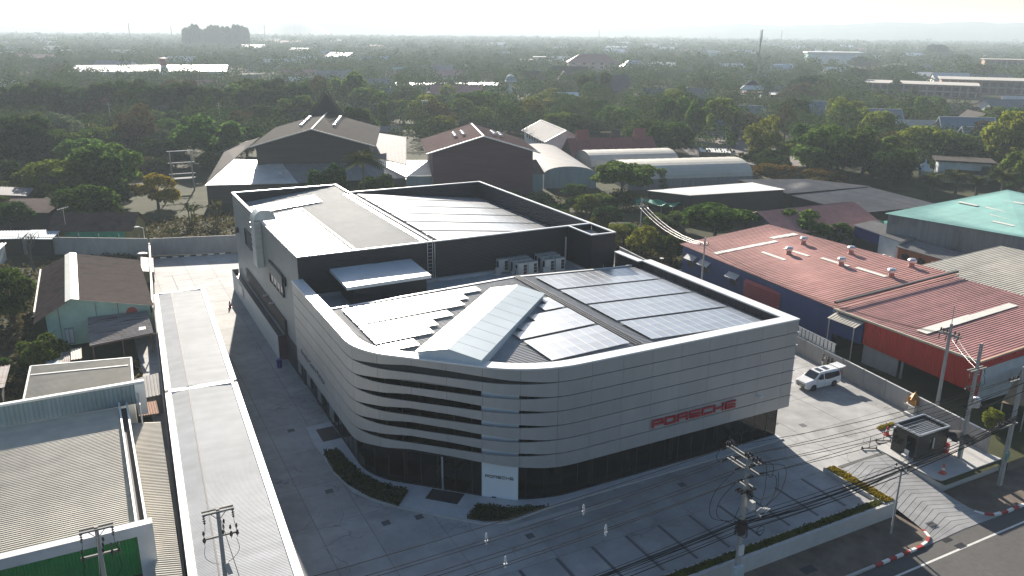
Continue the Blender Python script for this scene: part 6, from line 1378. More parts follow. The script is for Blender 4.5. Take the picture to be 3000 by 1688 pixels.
for i, x in enumerate((-37.9, -31.2)):
    for dy, z in ((1.7, 8.85), (-.75, 8.85)):
        t = thing('cable_spacer', 'small white spacer hanging on overhead cables, '+['left', 'right'][i]+(' one on inner line' if dy > 0 else ' one on outer line'), 'spacer', (x, PY_+dy, z-.4)); b = MB(); b.lathe((x, PY_+dy-.1, z-.75), [(.03, 0), (.07, .08), (.05, .3), (.09, .5), (.06, .72), (.02, .8)], 8); b.build('spacer_body', insul_white, t); b = MB(); b.box(x-.1, PY_+dy-.16, z-.5, x+.1, PY_+dy-.04, z-.44); b.build('clip', insul_white, t)
# two poles at bottom left
for lab, x, y, tp in (('utility pole in front of green sign wall at bottom left', -57.9, -3.9, 10.0), ('utility pole in front of white ribbed canopy at bottom left', -51.6, -5.6, 10.3)):
    t = upole(lab, x, y, -1.2 if y < -12 else 0, tp, .30, .2); arm(t, x, y, tp-.1, 1.75, 'x'); arm(t, x, y, tp-1.9, 2.0, 'x', False)
    for s in (-.8, .8): ins(t, (x+s, y-.05, tp-.2), (0, -.25, -1)); 
    ins(t, (x, y+.2, tp-.1), (0, -.1, -1))
    for s in (-.9, .6, .95): piece('fuse_switch', PIN, t, (x+s, y+.16, tp-2.25), (.3, 0, 0), (.8, .8, 1.5))
    for s in (-.9, .6, .95): piece('fuse_switch', PIN, t, (x+s, y+.30, tp-1.8), (.3, 0, 0), (.6, .6, 1.2))
    for s in (-.8, .8): jumper(t, [(x+s, y-.2, tp-.75), (x+s*1.05, y-.2, tp-1.2), (x+s*1.15, y+.1, tp-1.8)], .014); jumper(t, [(x+s*1.1, y+.16, tp-2.3), (x+s*1.2, y, tp-3.0), (x+s*.6, y-.1, tp-3.5), (x, y, tp-3.7)], .014)
    for k in range(3): b = MB(); b.lathe((x+.25-.05*k, y-.05, tp-1.0-.35*k), [(.05, 0), (.07, .15), (.03, .3)], 7); b.build('lightning_arrester', insul, t)
    b = MB(); b.bar((x-.45, y-.12, tp-.15), (x, y-.1, tp-.7), .04); b.bar((x+.45, y-.12, tp-.15), (x, y-.1, tp-.7), .04); b.build('brace', alu, t); b = MB(); b.bar((x+.12, y-.1, tp-3.6), (x+.3, y-.1, tp-4.4), .3, .28); b.build('transformer_box', conc_pale, t)
wire((-51.6, -5.4, 10.2), (-51.2, -70, 11.5), .6, lab='thin cable running from bottom left pole out of view over road'); wire((-57.9, -3.7, 9.9), (-57.6, -70, 11.4), .6, lab='thin cable running from green sign pole out of view over road')
# poles by the right wall
tp = upole('tall slim concrete pole behind guard booth against red workshop', 15.6, -4.4, 0, 10.4, .34, .22)
arm(tp, 15.6, -4.4, 9.3, 2.1, 'y')
for dy in (-.9, -.5, .3, .7, .95): ins(tp, (15.6, -4.4+dy, 9.35), (0, 0, 1), PIN)
for dy in (-.9, .2, .9): ins(tp, (15.45, -4.4+dy, 9.2), (-.2, 0, -1))
MB().tube([(15.6, -4.4, 10.3), (15.6, -4.35, 12.2)], .035, 5).build('lightning_rod', alu, tp)
t3 = upole('concrete pole with tilted crossarms between booth and red workshop corner', 11.2, -10.2, 0, 11.2, .36, .24)
arm(t3, 11.2, -10.2, 8.8, 2.2, 'x'); arm(t3, 11.2, -10.2, 7.0, 1.9, 'x', False)
for s in (-1, .35, 1): ins(t3, (11.2+s, -10.25, 8.7), (0, -.2, -1))
for s in (-.8, -.45, .5, .85): piece('fuse_switch', PIN, t3, (11.2+s, -10.05, 6.8), (.3, 0, 0), (.8, .8, 1.6))
b = MB(); b.lathe((11.55, -10.5, 5.2), [(.3, 0), (.34, .05), (.34, .8), (.2, .95)], 12); b.build('transformer', alu, t3)
for k in range(6): b = MB(); b.tube([(10.6+.2*k, -10.5-.1*(k % 2), 5.3), (10.4+.25*k, -10.7, 5.55+.1*(k % 3)), (10.3+.3*k, -10.9, 5.4)], [.05, .07, .03], 6); b.build('cable_end', conc_pale, t3)
jumper(t3, [(10.3, -10.3, 8.1), (10.1, -10.2, 7.4), (10.5, -10.1, 6.9)]); jumper(t3, [(12.2, -10.3, 8.1), (12.6, -10.3, 7.2), (12.0, -10.1, 6.8)]); jumper(t3, [(11.0, -10.4, 6.6), (9.9, -10.4, 5.8), (10.9, -10.3, 5.0)])
t4 = upole('thick concrete pole cut by right edge of picture on roadside verge', 11.9, -13.7, -1.1, 10.2, .40, .27)
arm(t4, 11.9, -13.7, 9.0, 1.9, 'x', False, off=-.6); arm(t4, 11.9, -13.7, 5.0, 2.6, 'x', True, .12, off=-.9)
for s in (-1.5, -1.0, -.4): ins(t4, (11.9+s, -13.55, 9.05), (0, 0, 1), PIN)
for s in (-2.0, -1.6, -1.2, -.7, -.3): ins(t4, (11.9+s, -13.7, 5.1), (0, 0, 1), PIN)
MB().box(11.55, -13.98, 1.6, 12.0, -13.88, 2.3).build('notice_plate', M('plate_green', (.10, .25, .22), .5), t4)
wire((15.6, -4.4, 9.2), (11.2, -10.2, 8.8), .2, .018, cable_al, 'short bare cable between the two poles by guard booth'); wire((15.4, -5.3, 9.3), (12.0, -10.2, 8.7), .25, .018, cable_al, 'second short bare cable between the two poles by guard booth')
lp = thing('street_post', 'slim grey post with small crossarm at ramp corner', 'post', (-2.9, -14.3, -1.1)); b = MB(); b.tube([(-2.9, -14.3, -1.15), (-2.9, -14.3, 5.0)], [.09, .065], 8); b.build('pole', pole_conc, lp); b = MB(); b.box(-2.98, -14.9, 4.55, -2.84, -13.7, 4.67); b.build('crossarm', conc_pale, lp)
for dy in (-.5, .5): piece('pin_insulator', PIN, lp, (-2.9, -14.3+dy, 4.67), 0, (.7, .7, .7))
for i in range(3): wire((-19.3, -14.6, 4.9+.1*i), (-2.9, -14.3-.1*i, 4.7), .5, .026, lab=ORDC[i]+' thick low cable from main roadside pole to slim grey post', grp=SP); wire((-2.9, -14.3-.1*i, 4.7), (11.9, -13.9, 5.4+.1*i), .45, .026, lab=ORDC[i]+' thick low cable from slim grey post to right edge pole', grp=SP)
# wooden poles along the right boundary
def rpole(lab, x, y, tp, box=False):
    t = thing('utility_pole', lab, 'utility pole', (x, y, 0)); MB().tube([(x, y, -.1), (x, y, tp)], [.15, .10], 8).build('pole', pole_conc, t); arm(t, x, y, tp-1.2, 1.7, 'x', False)
    for s in (-.7, 0, .7): ins(t, (x+s, y+.16, tp-1.15), (0, 0, 1), PIN)
    return t
r1 = rpole('grey pole wrapped in bright bush behind showroom right flank', 27.6, 61.4, 9.6); r2 = rpole('slim grey pole in front of blue walled workshop', 20.3, 36.5, 9.2)
for i, s in enumerate((-.7, 0, .7)): wire((27.6+s, 61.4, 8.5), (20.3+s, 36.5, 8.2), 1.2, .028, cable_al, ORDC[i]+' sagging pale cable from the left between poles by blue workshop', 'pale cables over the right boundary'); wire((20.3+s, 36.5, 8.2), (15.6, -4.4+s*.6, 9.3), 1.6, .018, cable, ORDC[i]+' dark cable from the left passing along blue workshop', 'dark cables along the blue workshop')
wire((27.6, 61.4, 9.6), (20.3, 36.5, 9.1), .5, .015, cable, 'thin top cable between the two poles by blue workshop')
t = thing('bench_set', 'red seated frame and basin beside rear corner of blue workshop', 'garden seat', (23.8, 49.6, 0)); b = MB(); b.lathe((23.6, 50.0, 2.3), [(.02, 0), (.35, .08), (.35, .14)], 10); b.build('basin', plaster, t); b = MB(); b.tube([(23.6, 50, 0), (23.6, 50, 2.3)], .04, 5); b.box(24.2, 49.2, .2, 25.0, 49.7, .3); b.box(24.2, 49.2, .3, 24.25, 49.7, 1.6); b.build('frame', red_louver, t)
# lamp and transformer platform at the rear left
t = thing('street_lamp', 'street lamp standing at rear corner of grey boundary walls', 'street lamp', (-48.4, 97.6, 0)); MB().tube([(-48.4, 97.6, 0), (-48.5, 97.4, 4.6), (-49.2, 96.9, 5.0)], .06, 6).build('post', alu, t); MB().lathe((-49.5, 96.6, 4.92), [(.1, 0), (.42, .06), (.36, .18), (.1, .24)], 10).build('lamp_head', plaster, t)
t = thing('transformer_platform', 'twin post electrical platform with crossbars right of yellow tree', 'power platform', (-36, 155, 0)); b = MB()
for x in (-38.0, -33.4): b.tube([(x, 155.4, 0), (x, 155.4, 9.4)], [.2, .15], 8)
b.build('post', pole_conc, t); b = MB()
for z in (9.3, 6.6, 4.0, 3.0): b.box(-38.6, 155.2, z-.09, -32.8, 155.5, z+.09)
b.box(-38.2, 154.5, 2.85, -33.2, 156.2, 3.0); b.build('crossbar', conc_pale, t)
for x in (-37.2, -35.7, -34.2): ins(t, (x, 155.3, 9.2), (0, 0, -1)); ins(t, (x, 155.3, 6.7), (0, 0, 1), PIN); ins(t, (x, 155.3, 4.1), (0, 0, 1), PIN)
for lab, x, y, h in (('thin pole in front of dark tree belt, left one', -46.0, 262, 12.5), ('thin pole in front of dark tree belt, right one', -13, 246, 12.5)):
    t = thing('utility_pole', lab, 'utility pole', (x, y, 0)); MB().tube([(x, y, 0), (x, y, h)], [.22, .16], 7).build('pole', pole_conc, t); arm(t, x, y, h-.8, 1.6, 'x', False, .16)
TREES = [
(-51.1,153.7,13.8,8.4,'b','big dark green tree between brown roofed house and transformer platform'),
(-80,319.6,17.2,6.2,'b','tall tree at left edge beside dark tree belt'),
(-69.6,199.7,16,9.5,'d','broad dark tree at far left behind low tin roofs'),
(-56.9,252.8,8.5,7.3,'s','silvery leaved tree in front of dark belt, left one'),
(-42.7,246.4,9.8,6.6,'s','silvery leaved tree in front of dark belt, right one'),
(-34.4,217.5,8.8,4.8,'s','small silvery tree left of tall olive tree'),
(-24.4,196.2,16,10,'b','tall olive green tree beside slatted metal lean-to roof'),
(-7.5,235.4,12.7,4.9,'o','rust brown pointed tree behind tall olive tree'),
(0.6,246.6,5.4,3.8,'b','small bright tree beside slatted metal roof'),
(-43.1,135.9,7.6,5.4,'y','yellow blooming tree beside transformer platform'),
(-38.6,181.2,4.7,3.7,'d','dark round shrub left of transformer platform'),
(-73.7,182.2,4.8,4.5,'b','round green tree at left edge above tin roof'),
(-61.9,150.4,10.3,7.2,'y','yellow green tree left of big dark tree'),
(-24.7,146.7,2,3,'b','small shrub behind rear parapet'),
(-1.8,113,8.6,4.4,'d','dark round tree right of coconut palm'),
(-11.9,114,12.2,4.6,'d','dark tree left of coconut palm'),
(56.8,324,21.4,9.8,'b','tall green tree behind dark gable hall'),
(56.2,299.2,14.7,8.9,'b','green tree behind dark gable hall, beside tall one'),
(78.9,314.8,12.7,9,'d','dark tree beyond white lit roofs'),
(50.3,263.1,10.2,6.6,'s','pale leafy tree beside small house left of maroon hall'),
(60.9,234.2,12.2,9.7,'o','brownish broad tree behind maroon hall'),
(93.1,266.8,12.8,11.8,'f','wide dark umbrella tree behind maroon hall'),
(55.7,215.1,9.3,7,'y','pale green tree in front of umbrella tree'),
(84.2,219.5,12.4,5.4,'d','dark tree below saucer shaped tower'),
(100.4,231.2,12.6,7.1,'y','light green round tree right of saucer tower'),
(98.7,206.4,9.1,8.2,'f','flat topped tree behind grey roofed house'),
(119.2,216.9,9.1,6.4,'d','dark tree behind red tiled hall, left'),
(121.4,203.1,11.6,9.1,'b','green tree behind red tiled hall, middle'),
(107.5,165.7,11.6,8.3,'b','leafy tree right of red tiled hall'),
(162.2,246.4,12.4,9.3,'b','green tree before slatted roofs row'),
(135.6,186.9,17.2,7.7,'b','tall green tree left of stilt houses'),
(126.1,239.8,10.7,5,'a','amber leaved tree among green ones'),
(176.8,317.9,15.3,5.5,'c','tall slim tree in poplar row, left one'),
(184.9,319,15.8,5.5,'c','tall slim tree in poplar row, middle one'),
(191.6,318.5,16.1,5.6,'c','tall slim tree in poplar row, right one'),
(51,100.3,9.2,6.5,'f','large layered tree beside grey barrel vault'),
(69,109.4,5.2,2.4,'c','slim dark tree in front of cream barrel vault'),
(34.2,88.8,5.5,2.8,'y','bright shrub below grey vault'),
(31.6,80,2.8,1.8,'y','small bright shrub behind right parapet'),
(27.2,59.1,5.9,3.4,'y','bright bush wrapped round wooden pole'),
(28.8,54.1,5.6,2.8,'b','dark bush right of wooden pole'),
(45,72.9,4.2,2,'b','small tree beside green net shelter'),
(45.6,62.7,7,6.2,'f','wide layered tree left of maroon roofed gable house'),
(58.5,54.5,7.6,5.5,'b','irregular spreading tree behind blue walled workshop'),
(63.4,51,4.7,4,'b','right lobe tree behind blue walled workshop'),
(128.9,169.7,17.9,3.9,'b','tall tree left of dark pointed tree'),
(150.3,180.4,14.5,7.2,'y','light green tree above dark stilt house'),
(137.5,159.4,13,3,'n','dark pointed conifer beside stilt house'),
(121.1,129.6,14.2,5.6,'y','airy light green tree in courtyard'),
(164.7,163.6,13.2,5.2,'o','sparse brown tree in courtyard'),
(131.7,123.4,12.9,5.9,'b','olive tree right of courtyard'),
(129,114.4,12.3,6.5,'y','yellowish tree right of courtyard'),
(123.1,101.6,10.5,5.5,'d','dark layered tree right of courtyard'),
(128.1,99.2,15.7,8.5,'b','large olive tree in front of blue roofs'),
(204.8,167.6,12.7,5,'y','light tree above large olive tree'),
(266.2,202.2,9.9,2.6,'c','small columnar tree, left of pair'),
(272.7,199.4,9.2,3.5,'c','small columnar tree, right of pair'),
(259.9,204.9,8.7,3.4,'c','small columnar tree nearest large olive tree'),
(127.1,91.2,11.5,6.8,'b','green tree in front of slate blue roof'),
(158.7,104.1,13.2,8.9,'y','yellow green tree behind white kiosk house'),
(162.2,95.8,10,8.3,'d','dark dense tree behind white kiosk house'),
(165.6,84.9,17.5,7.1,'y','tall yellow green tree at right'),
(140.9,64.6,12.9,5.3,'b','olive tree at right edge'),
(312.9,293.5,14.6,11.1,'d','dark tree before concrete blocks, left'),
(457.5,384.3,13.7,11.3,'d','dark round tree in front of white warehouse'),
(273.3,263.4,12.5,10,'o','brown tree mass left of concrete blocks'),
(396.9,301.6,10.8,5,'d','small dark tree in front of concrete block'),
(683.4,567.8,15.8,16.1,'d','dark tree right of white warehouse'),
(1051.9,749.3,23.8,20,'d','tall dark tree on far right skyline'),
(615.8,397,14.2,17.7,'d','dark tree clump above concrete block'),
(884.6,595.9,16.3,19.1,'d','dark tree above pale villa'),
(100.9,103.4,5.1,6.5,'h','flowering hedge tree beside cream vault'),
(107.3,93.6,4.8,5.8,'h','orange flowering hedge behind grey roofs'),
(-66.7,69.4,7.2,3.7,'b','bush tree left of mint green house'),
(-62.8,49.2,4.9,2.7,'b','shrub tree in front of mint green house'),
(-66.4,47.4,3.1,1.3,'d','dark shrub at left edge beside tin strips'),
(19.2,-8,2.5,1,'y','small shrub beside end of right wall'),
]
# ================================================================ VEGETATION
def crown_mesh(nm, mat, seed, n=2400, lobes=11, size=.40, flat=1.0, shape='round'):
    """unit crown: radius 4 m in plan, 0..1 scaled later; leaf clumps thrown over overlapping lobes"""
    r_ = np.random.default_rng(seed); C = []; RR = []
    for i in range(lobes):
        if shape == 'round': a = r_.uniform(0, 2*np.pi); ct = r_.uniform(-.85, 1.0); st = np.sqrt(1-ct*ct); q = r_.uniform(.55, 1.0)**.6; C.append((2.95*q*st*np.cos(a), 2.95*q*st*np.sin(a), 2.75*q*ct*flat)); RR.append(r_.uniform(.75, 1.45))
        elif shape == 'flat': a = r_.uniform(0, 2*np.pi); q = 3.0*np.sqrt(r_.uniform(0, 1)); z = [-.9, 0, .8, 1.5][i % 4]*(1-.12*q); C.append((q*np.cos(a), q*np.sin(a), z)); RR.append(r_.uniform(1.0, 1.5))
        elif shape == 'cone': z = -3.4+7.0*i/lobes; q = max(.1, (3.8-z)/7.4)*1.5*r_.uniform(.3, 1); a = r_.uniform(0, 2*np.pi); C.append((q*np.cos(a), q*np.sin(a), z)); RR.append(max(.5, 1.75*(4.4-z)/7.6))
        elif shape == 'column': z = -3.4+6.8*i/lobes; a = r_.uniform(0, 2*np.pi); q = r_.uniform(.1, 1.5); C.append((q*np.cos(a), q*np.sin(a), z)); RR.append(r_.uniform(1.2, 2.0))
    C = np.array(C); RR = np.array(RR); wgt = RR**2/np.sum(RR**2); k = r_.choice(len(C), int(n*2.6), p=wgt)
    v = r_.normal(size=(len(k), 3)); v /= np.linalg.norm(v, axis=1)[:, None]
    rad = RR[k]*np.clip(r_.normal(.93, .11, len(k)), .45, 1.18); sq = np.array([1, 1, .42 if shape == 'flat' else .82])
    P = C[k]+v*rad[:, None]*sq
    up = (v[:, 2] > -.45) | (r_.uniform(size=len(P)) < .22)
    P, v = P[up], v[up]
    dmin = np.min(np.linalg.norm((P[:, None, :]-C[None])/sq, axis=2)/RR[None], axis=1); keep = (dmin > .72) | (r_.uniform(size=len(P)) < .12)
    P, v = P[keep][:n], v[keep][:n]
    N = v*.8+np.array([0, 0, .55]); s = size
    Q = leaf_quads(P, N, s, .75)
    return quad_mesh(nm, Q, mat)
def trunk_mesh(seed, mat, h=4.0):
    r_ = random.Random(seed); b = MB(); b.tube([(0, 0, -.2), (.05, .02, h*.35), (r_.uniform(-.2, .2), r_.uniform(-.2, .2), h*.7)], [.30, .22, .17], 7)
    for k in range(5):
        a = k*1.26+r_.uniform(-.4, .4); L = r_.uniform(1.6, 2.8); z0 = h*r_.uniform(.45, .7); b.tube([(0, 0, z0), (math.cos(a)*L*.5, math.sin(a)*L*.5, z0+L*.55), (math.cos(a)*L, math.sin(a)*L, z0+L*.95)], [.14, .09, .03], 5)
    return b.mesh('trunk', mat)
KIND = {'b': ('round', 1.0, .31, 6200, 30), 'd': ('round', .85, .30, 6800, 34), 's': ('round', .8, .28, 5400, 26), 'o': ('round', 1.0, .26, 4200, 26), 'y': ('round', 1.0, .29, 5200, 26), 'a': ('round', 1.1, .28, 3800, 14), 'f': ('flat', .6, .30, 6500, 30), 'c': ('column', 1.0, .34, 4600, 16), 'n': ('cone', 1.0, .32, 5600, 16), 'h': ('flat', .6, .28, 6000, 28), 'k': ('round', 1.0, .29, 5200, 18)}
MATK = {'f': 'b', 'c': 'b', 'n': 'd'}
CROWN = {}
for kd, (shp, fl, sz, n_, lb) in KIND.items():
    CROWN[kd] = [crown_mesh('crown', LEAF[MATK.get(kd, kd)], 10*i+ord(kd), n_, lb, sz, fl, shp) for i in range(4 if kd in 'bdyf' else 2)]
TRUNK = [trunk_mesh(i, bark) for i in range(4)]
HALF = {'round': 3.9, 'flat': 2.3, 'cone': 4.9, 'column': 4.6}
def tree(x, y, h, r, kd, label, group=None, name=None, z=-.06, seed=None):
    nm = name or {'n': 'conifer_tree', 'c': 'poplar_tree', 'f': 'spreading_tree', 'h': 'flowering_tree'}.get(kd, 'leafy_tree')
    t = thing(nm, label, 'tree', (x, y, z), group); s_ = random.Random(seed if seed is not None else int(x*13+y*7)); shp = KIND[kd][0]
    low = {'round': .06, 'flat': .30, 'cone': .05, 'column': .08}[shp]
    if h < 6: low *= .4
    zl = h*low; half = (h-zl)/2; rx = r/3.9
    c = bpy.data.objects.new('crown', s_.choice(CROWN[kd])); c.parent = t; c.location = (0, 0, zl+half); c.scale = (rx*s_.uniform(.95, 1.1), rx*s_.uniform(.95, 1.1), half/HALF[shp]*1.08); c.rotation_euler = (0, 0, s_.uniform(0, 6.28)); COL.objects.link(c)
    k = bpy.data.objects.new('trunk', s_.choice(TRUNK)); k.parent = t; k.scale = (max(.35, rx*.9), max(.35, rx*.9), h*.72/4.0*.9); k.rotation_euler = (0, 0, s_.uniform(0, 6.28)); COL.objects.link(k); return t
for x, y, h, r, kd, ph in TREES: tree(x, y, h, r, 'k' if 'yellow blooming' in ph else kd, ph)
# landmarks give every woodland tree a label of its own
MARKS = [('the white factory', 2, 640), ('the red and white water tower', 8, 600), ('the saucer tower', 140, 326), ('the pink apartment block', 374, 612), ('the white villa', 404, 588), ('the cream modern house', 356, 690), ('the dark gable hall', -4, 156), ('the maroon gable hall', 29, 130), ('the horned peak', 4.7, 174), ('the grey barrel vault', 55, 140), ('the cream barrel vaults', 72, 128), ('the red tiled hall', 80, 148), ('the white ridged house', 80, 180), ('the dark stilt house', 138, 172), ('the three tier pavilion', 262, 284), ('the phone mast', 392, 416), ('the slatted roofs', 250, 314), ('the brick blocks', 450, 300), ('the white kiosk house', 147, 84), ('the teal hall', 80, 31), ('the sandy courtyard', 130, 150), ('the slate blue roofs', 213, 166), ('the brown netted house', -55, 110), ('the electrical platform', -36, 155), ('the bright white sheds', 155, 446), ('the steep dark roofs', 243, 452), ('the thatched roof', 218, 352), ('the date palms', 123, 66), ('the coconut palm', -6.6, 112), ('the poplar row', 184, 318), ('the dark tree row', -30, 298), ('the white sheet shed', 63, 82)]
USED = set()
def where_is(x, y, what):
    """phrase placing a tree by what it stands beside, seen from the camera"""
    def pol(px, py): dx, dy = px-CX, py-CY; return math.atan2(dx, dy), math.hypot(dx, dy)
    a, q = pol(x, y); c = []
    for nm, mx_, my_ in MARKS:
        b_, p = pol(mx_, my_); lat = (a-b_)*q; dep = q-p; c.append((math.hypot(lat, dep*.7), nm, lat, dep))
    c.sort()
    for near in ('', 'just ', 'well '):
        for dist, nm, lat, dep in c[:5]:
            ph = ('right of ' if lat > 0 else 'left of ') if abs(lat) > abs(dep)*.6 else ('behind ' if dep > 0 else 'in front of ')
            for t_ in (what+' '+near+ph+nm, what+' '+near+ph+nm+(', set back' if dep > 0 else ', set forward')):
                if t_ not in USED: USED.add(t_); return t_
    return what+' '+ph+nm
KN = {'b': 'green tree', 'd': 'dark green tree', 'y': 'yellow green tree', 'o': 'brownish tree', 's': 'silvery green tree', 'f': 'flat crowned tree', 'c': 'slim tall tree'}
ORD = ['first', 'second', 'third', 'fourth', 'fifth', 'sixth', 'seventh', 'eighth', 'ninth', 'tenth', 'eleventh', 'twelfth', 'thirteenth']
DARKB = [(-82, 312), (-73, 308), (-64, 305), (-55, 303), (-46, 301), (-38, 299), (-29, 297), (-20, 294), (-11, 291), (-2, 289), (7, 288), (16, 288), (25, 286)]
for i, (x, y) in enumerate(DARKB): tree(x, y+random.uniform(-2, 2), random.uniform(16, 18.5), random.uniform(7.5, 9), 'd', ORD[i]+' tree from left in dense dark tree row behind silvery trees', 'dense dark tree row on the left')
for i in range(26):
    x = -98+i*5.6+random.uniform(-3, 3); y = 324-.13*(x+80)+random.uniform(0, 34); kd = random.choice('bdbdo'); tree(x, y, random.uniform(13, 18), random.uniform(7, 9.5), kd, where_is(x, y, KN[kd]+' rising in the left woods'), 'trees behind the dense dark row')
NEAR = []
def patch(x0, x1, y0, y1, n_, r0, r1, hk, kinds, skip=None):
    k = tr = 0
    while k < n_ and tr < 3000:
        tr += 1; x, y = random.uniform(x0, x1), random.uniform(y0, y1); r = random.uniform(r0, r1)
        if skip and skip(x, y, r): continue
        if any((x-u)**2+(y-v)**2 < (r*.75)**2 for u, v, _, _, _, _ in TREES) or any((x-u)**2+(y-v)**2 < (r*1.05)**2 for u, v in NEAR): continue
        NEAR.append((x, y)); k += 1; kd = random.choice(kinds); tree(x, y, r*random.uniform(*hk), r, kd, where_is(x, y, KN[kd]), 'trees around the neighbouring buildings')
def hallskip(x, y, r): return x > -38-r and y < 200+r and x > -42+(y-150)*.25-r
patch(-112, -2, 165, 292, 46, 5.5, 8.5, (1.2, 1.7), 'bddsbyo', hallskip)
patch(-50, -25, 160, 205, 8, 3.2, 5.2, (1.0, 1.4), 'bdyo')
patch(-80, -52, 119, 164, 11, 4.0, 6.5, (1.0, 1.4), 'bbdy')
patch(-33, 12, 98, 121, 9, 2.4, 3.6, (.8, 1.2), 'bdby')
patch(24, 48, 64, 110, 13, 2.6, 4.4, (1.0, 1.35), 'bydb', lambda x, y, r: (38-r < x and 74 < y < 92) or (x > 40-r and y < 66))
patch(62, 142, 192, 300, 34, 5.5, 8.5, (1.1, 1.6), 'bybdsf', lambda x, y, r: x < 88 and y < 215)
patch(95, 132, 98, 125, 5, 4, 6, (1.2, 1.6), 'bdy')
patch(150, 240, 62, 150, 22, 5.5, 9, (1.1, 1.5), 'bdybo', lambda x, y, r: math.hypot(x-213, y-166) < 18 or math.hypot(x-216, y-131) < 15 or math.hypot(x-147, y-84) < 14)
# coconut palm, date palms, bananas, dead tree
def palm(nm, lab, x, y, h, r, fronds=26, droop=.9, trunk_r=.2, group=None):
    t = thing(nm, lab, 'palm tree', (x, y, -.05), group); MB().tube([(x, y, -.1), (x+.15, y, h*.4), (x+.1, y+.1, h-.35*r)], [trunk_r*1.3, trunk_r, trunk_r*.85], 8).build('trunk', bark, t); s_ = random.Random(int(x*3+y)); top = Vector((x+.1, y+.1, h-.35*r))
    me = []
    for k in range(fronds):
        a = k*2.4+s_.uniform(-.2, .2); el = s_.uniform(-.3, 1.25); b = MB(); pts = []
        for i in range(7):
            u = i/6; q = r*u*1.05; pts.append(top+Vector((math.cos(a)*q*math.cos(el*(1-u*.5)), math.sin(a)*q*math.cos(el*(1-u*.5)), q*math.sin(el)*.8-droop*r*.55*u*u)))
        sd_ = Vector((-math.sin(a), math.cos(a), 0))
        for i in range(6):
            for s in (-1, 1):
                for j in range(2):
                    p = pts[i].lerp(pts[i+1], j*.5); wd = r*.24*math.sin(math.pi*min(.97, (i+j*.5+.9)/7)); d2 = (pts[i+1]-pts[i])*.40; e = p+sd_*s*wd+d2*.9-Vector((0, 0, wd*.55)); b.quad(p, p+d2, e+d2*.25, e)
        b.build('frond', LEAF['p'], t)
    return t
palm('coconut_palm', 'coconut palm standing between dark trees behind showroom', -6.2, 109.5, 13.6, 4.3, 34, .75)
for i, (x, y, h, r) in enumerate(((119.4, 72.5, 6.2, 3.7), (118.8, 66.1, 7.4, 3.3), (123.2, 64.0, 6.3, 2.8), (131.5, 63.2, 7.2, 4.0))): palm('date_palm', ['stout date palm leftmost of four in front of white kiosk', 'second date palm from left in front of white kiosk', 'smallest date palm, third from left', 'widest date palm, rightmost of four'][i], x, y, h, r, 44, .7, .38, 'date palms beyond the teal hall')
def banana(lab, x, y, h, r, group=None):
    t = thing('banana_plant', lab, 'banana plant', (x, y, -.05), group); s_ = random.Random(int(x*9+y*5)); b = MB()
    for j in range(3): b.tube([(x+.5*j-.5, y+.3*(j % 2), -.1), (x+.5*j-.5, y+.3*(j % 2), h*.5)], [.16, .1], 6)
    b.build('stem', M('banana_stem', (.12, .11, .04), .8), t)
    for k in range(13):
        a = s_.uniform(0, 6.28); j = k % 3; o = Vector((x+.5*j-.5, y+.3*(j % 2), h*.45)); L = h*s_.uniform(.5, .75); el = s_.uniform(.5, 1.3); pts = [o+Vector((math.cos(a)*math.cos(el)*L*u, math.sin(a)*math.cos(el)*L*u, math.sin(el)*L*u-L*.45*u*u*u)) for u in (0, .25, .5, .75, 1)]; sd_ = Vector((-math.sin(a), math.cos(a), 0)); b = MB()
        for i in range(4):
            w0, w1 = [.05, .30, .36, .28, .04][i], [.05, .30, .36, .28, .04][i+1]
            for s in (-1, 1): b.quad(pts[i], pts[i+1], pts[i+1]+sd_*s*w1+Vector((0, 0, -.08)), pts[i]+sd_*s*w0+Vector((0, 0, -.08)))
        b.build('leaf', LEAF['p'], t)
for lab, x, y, h, r in (('large banana clump behind rear wall, left of showroom', -38.6, 117.5, 5.6, 3), ('banana clump close to rear left corner of showroom', -33.9, 116.2, 6.0, 3), ('small banana plant by rear wall fence', -43.4, 106.5, 2.6, 1.3), ('ragged banana plant behind rear parapet, left one', -27.4, 112, 5.6, 1.7), ('ragged banana plant behind rear parapet, middle one', -23.2, 112, 6.0, 2), ('ragged banana plant behind rear parapet, right one', -18.5, 112, 5.8, 2), ('banana plant at edge of sandy courtyard', 117.1, 133.6, 3.8, 2.7)): banana(lab, x, y, h, r)
t = thing('bare_tree', 'leafless grey tree in yard behind mint green house', 'tree', (-65.0, 93.8, 0)); b = MB(); s_ = random.Random(5)
def twig(p, d, L, r, lv):
    q = p+d*L; m_ = p.lerp(q, .5)+Vector((s_.uniform(-1, 1), s_.uniform(-1, 1), .2))*L*.08; b.tube([p, m_, q], [r, r*.8, r*.6], 5, False)
    if lv == 0: return
    for k in range(3 if lv > 1 else 2):
        n2 = (d+Vector((s_.uniform(-1, 1), s_.uniform(-1, 1), s_.uniform(-.3, .7)))*.75).normalized(); twig(p.lerp(q, s_.uniform(.6, 1)), n2, L*s_.uniform(.55, .8), r*.55, lv-1)
twig(Vector((-65, 93.8, -.1)), Vector((-.12, .1, 1)).normalized(), 2.9, .24, 5); b.build('branches', dead_wood, t)
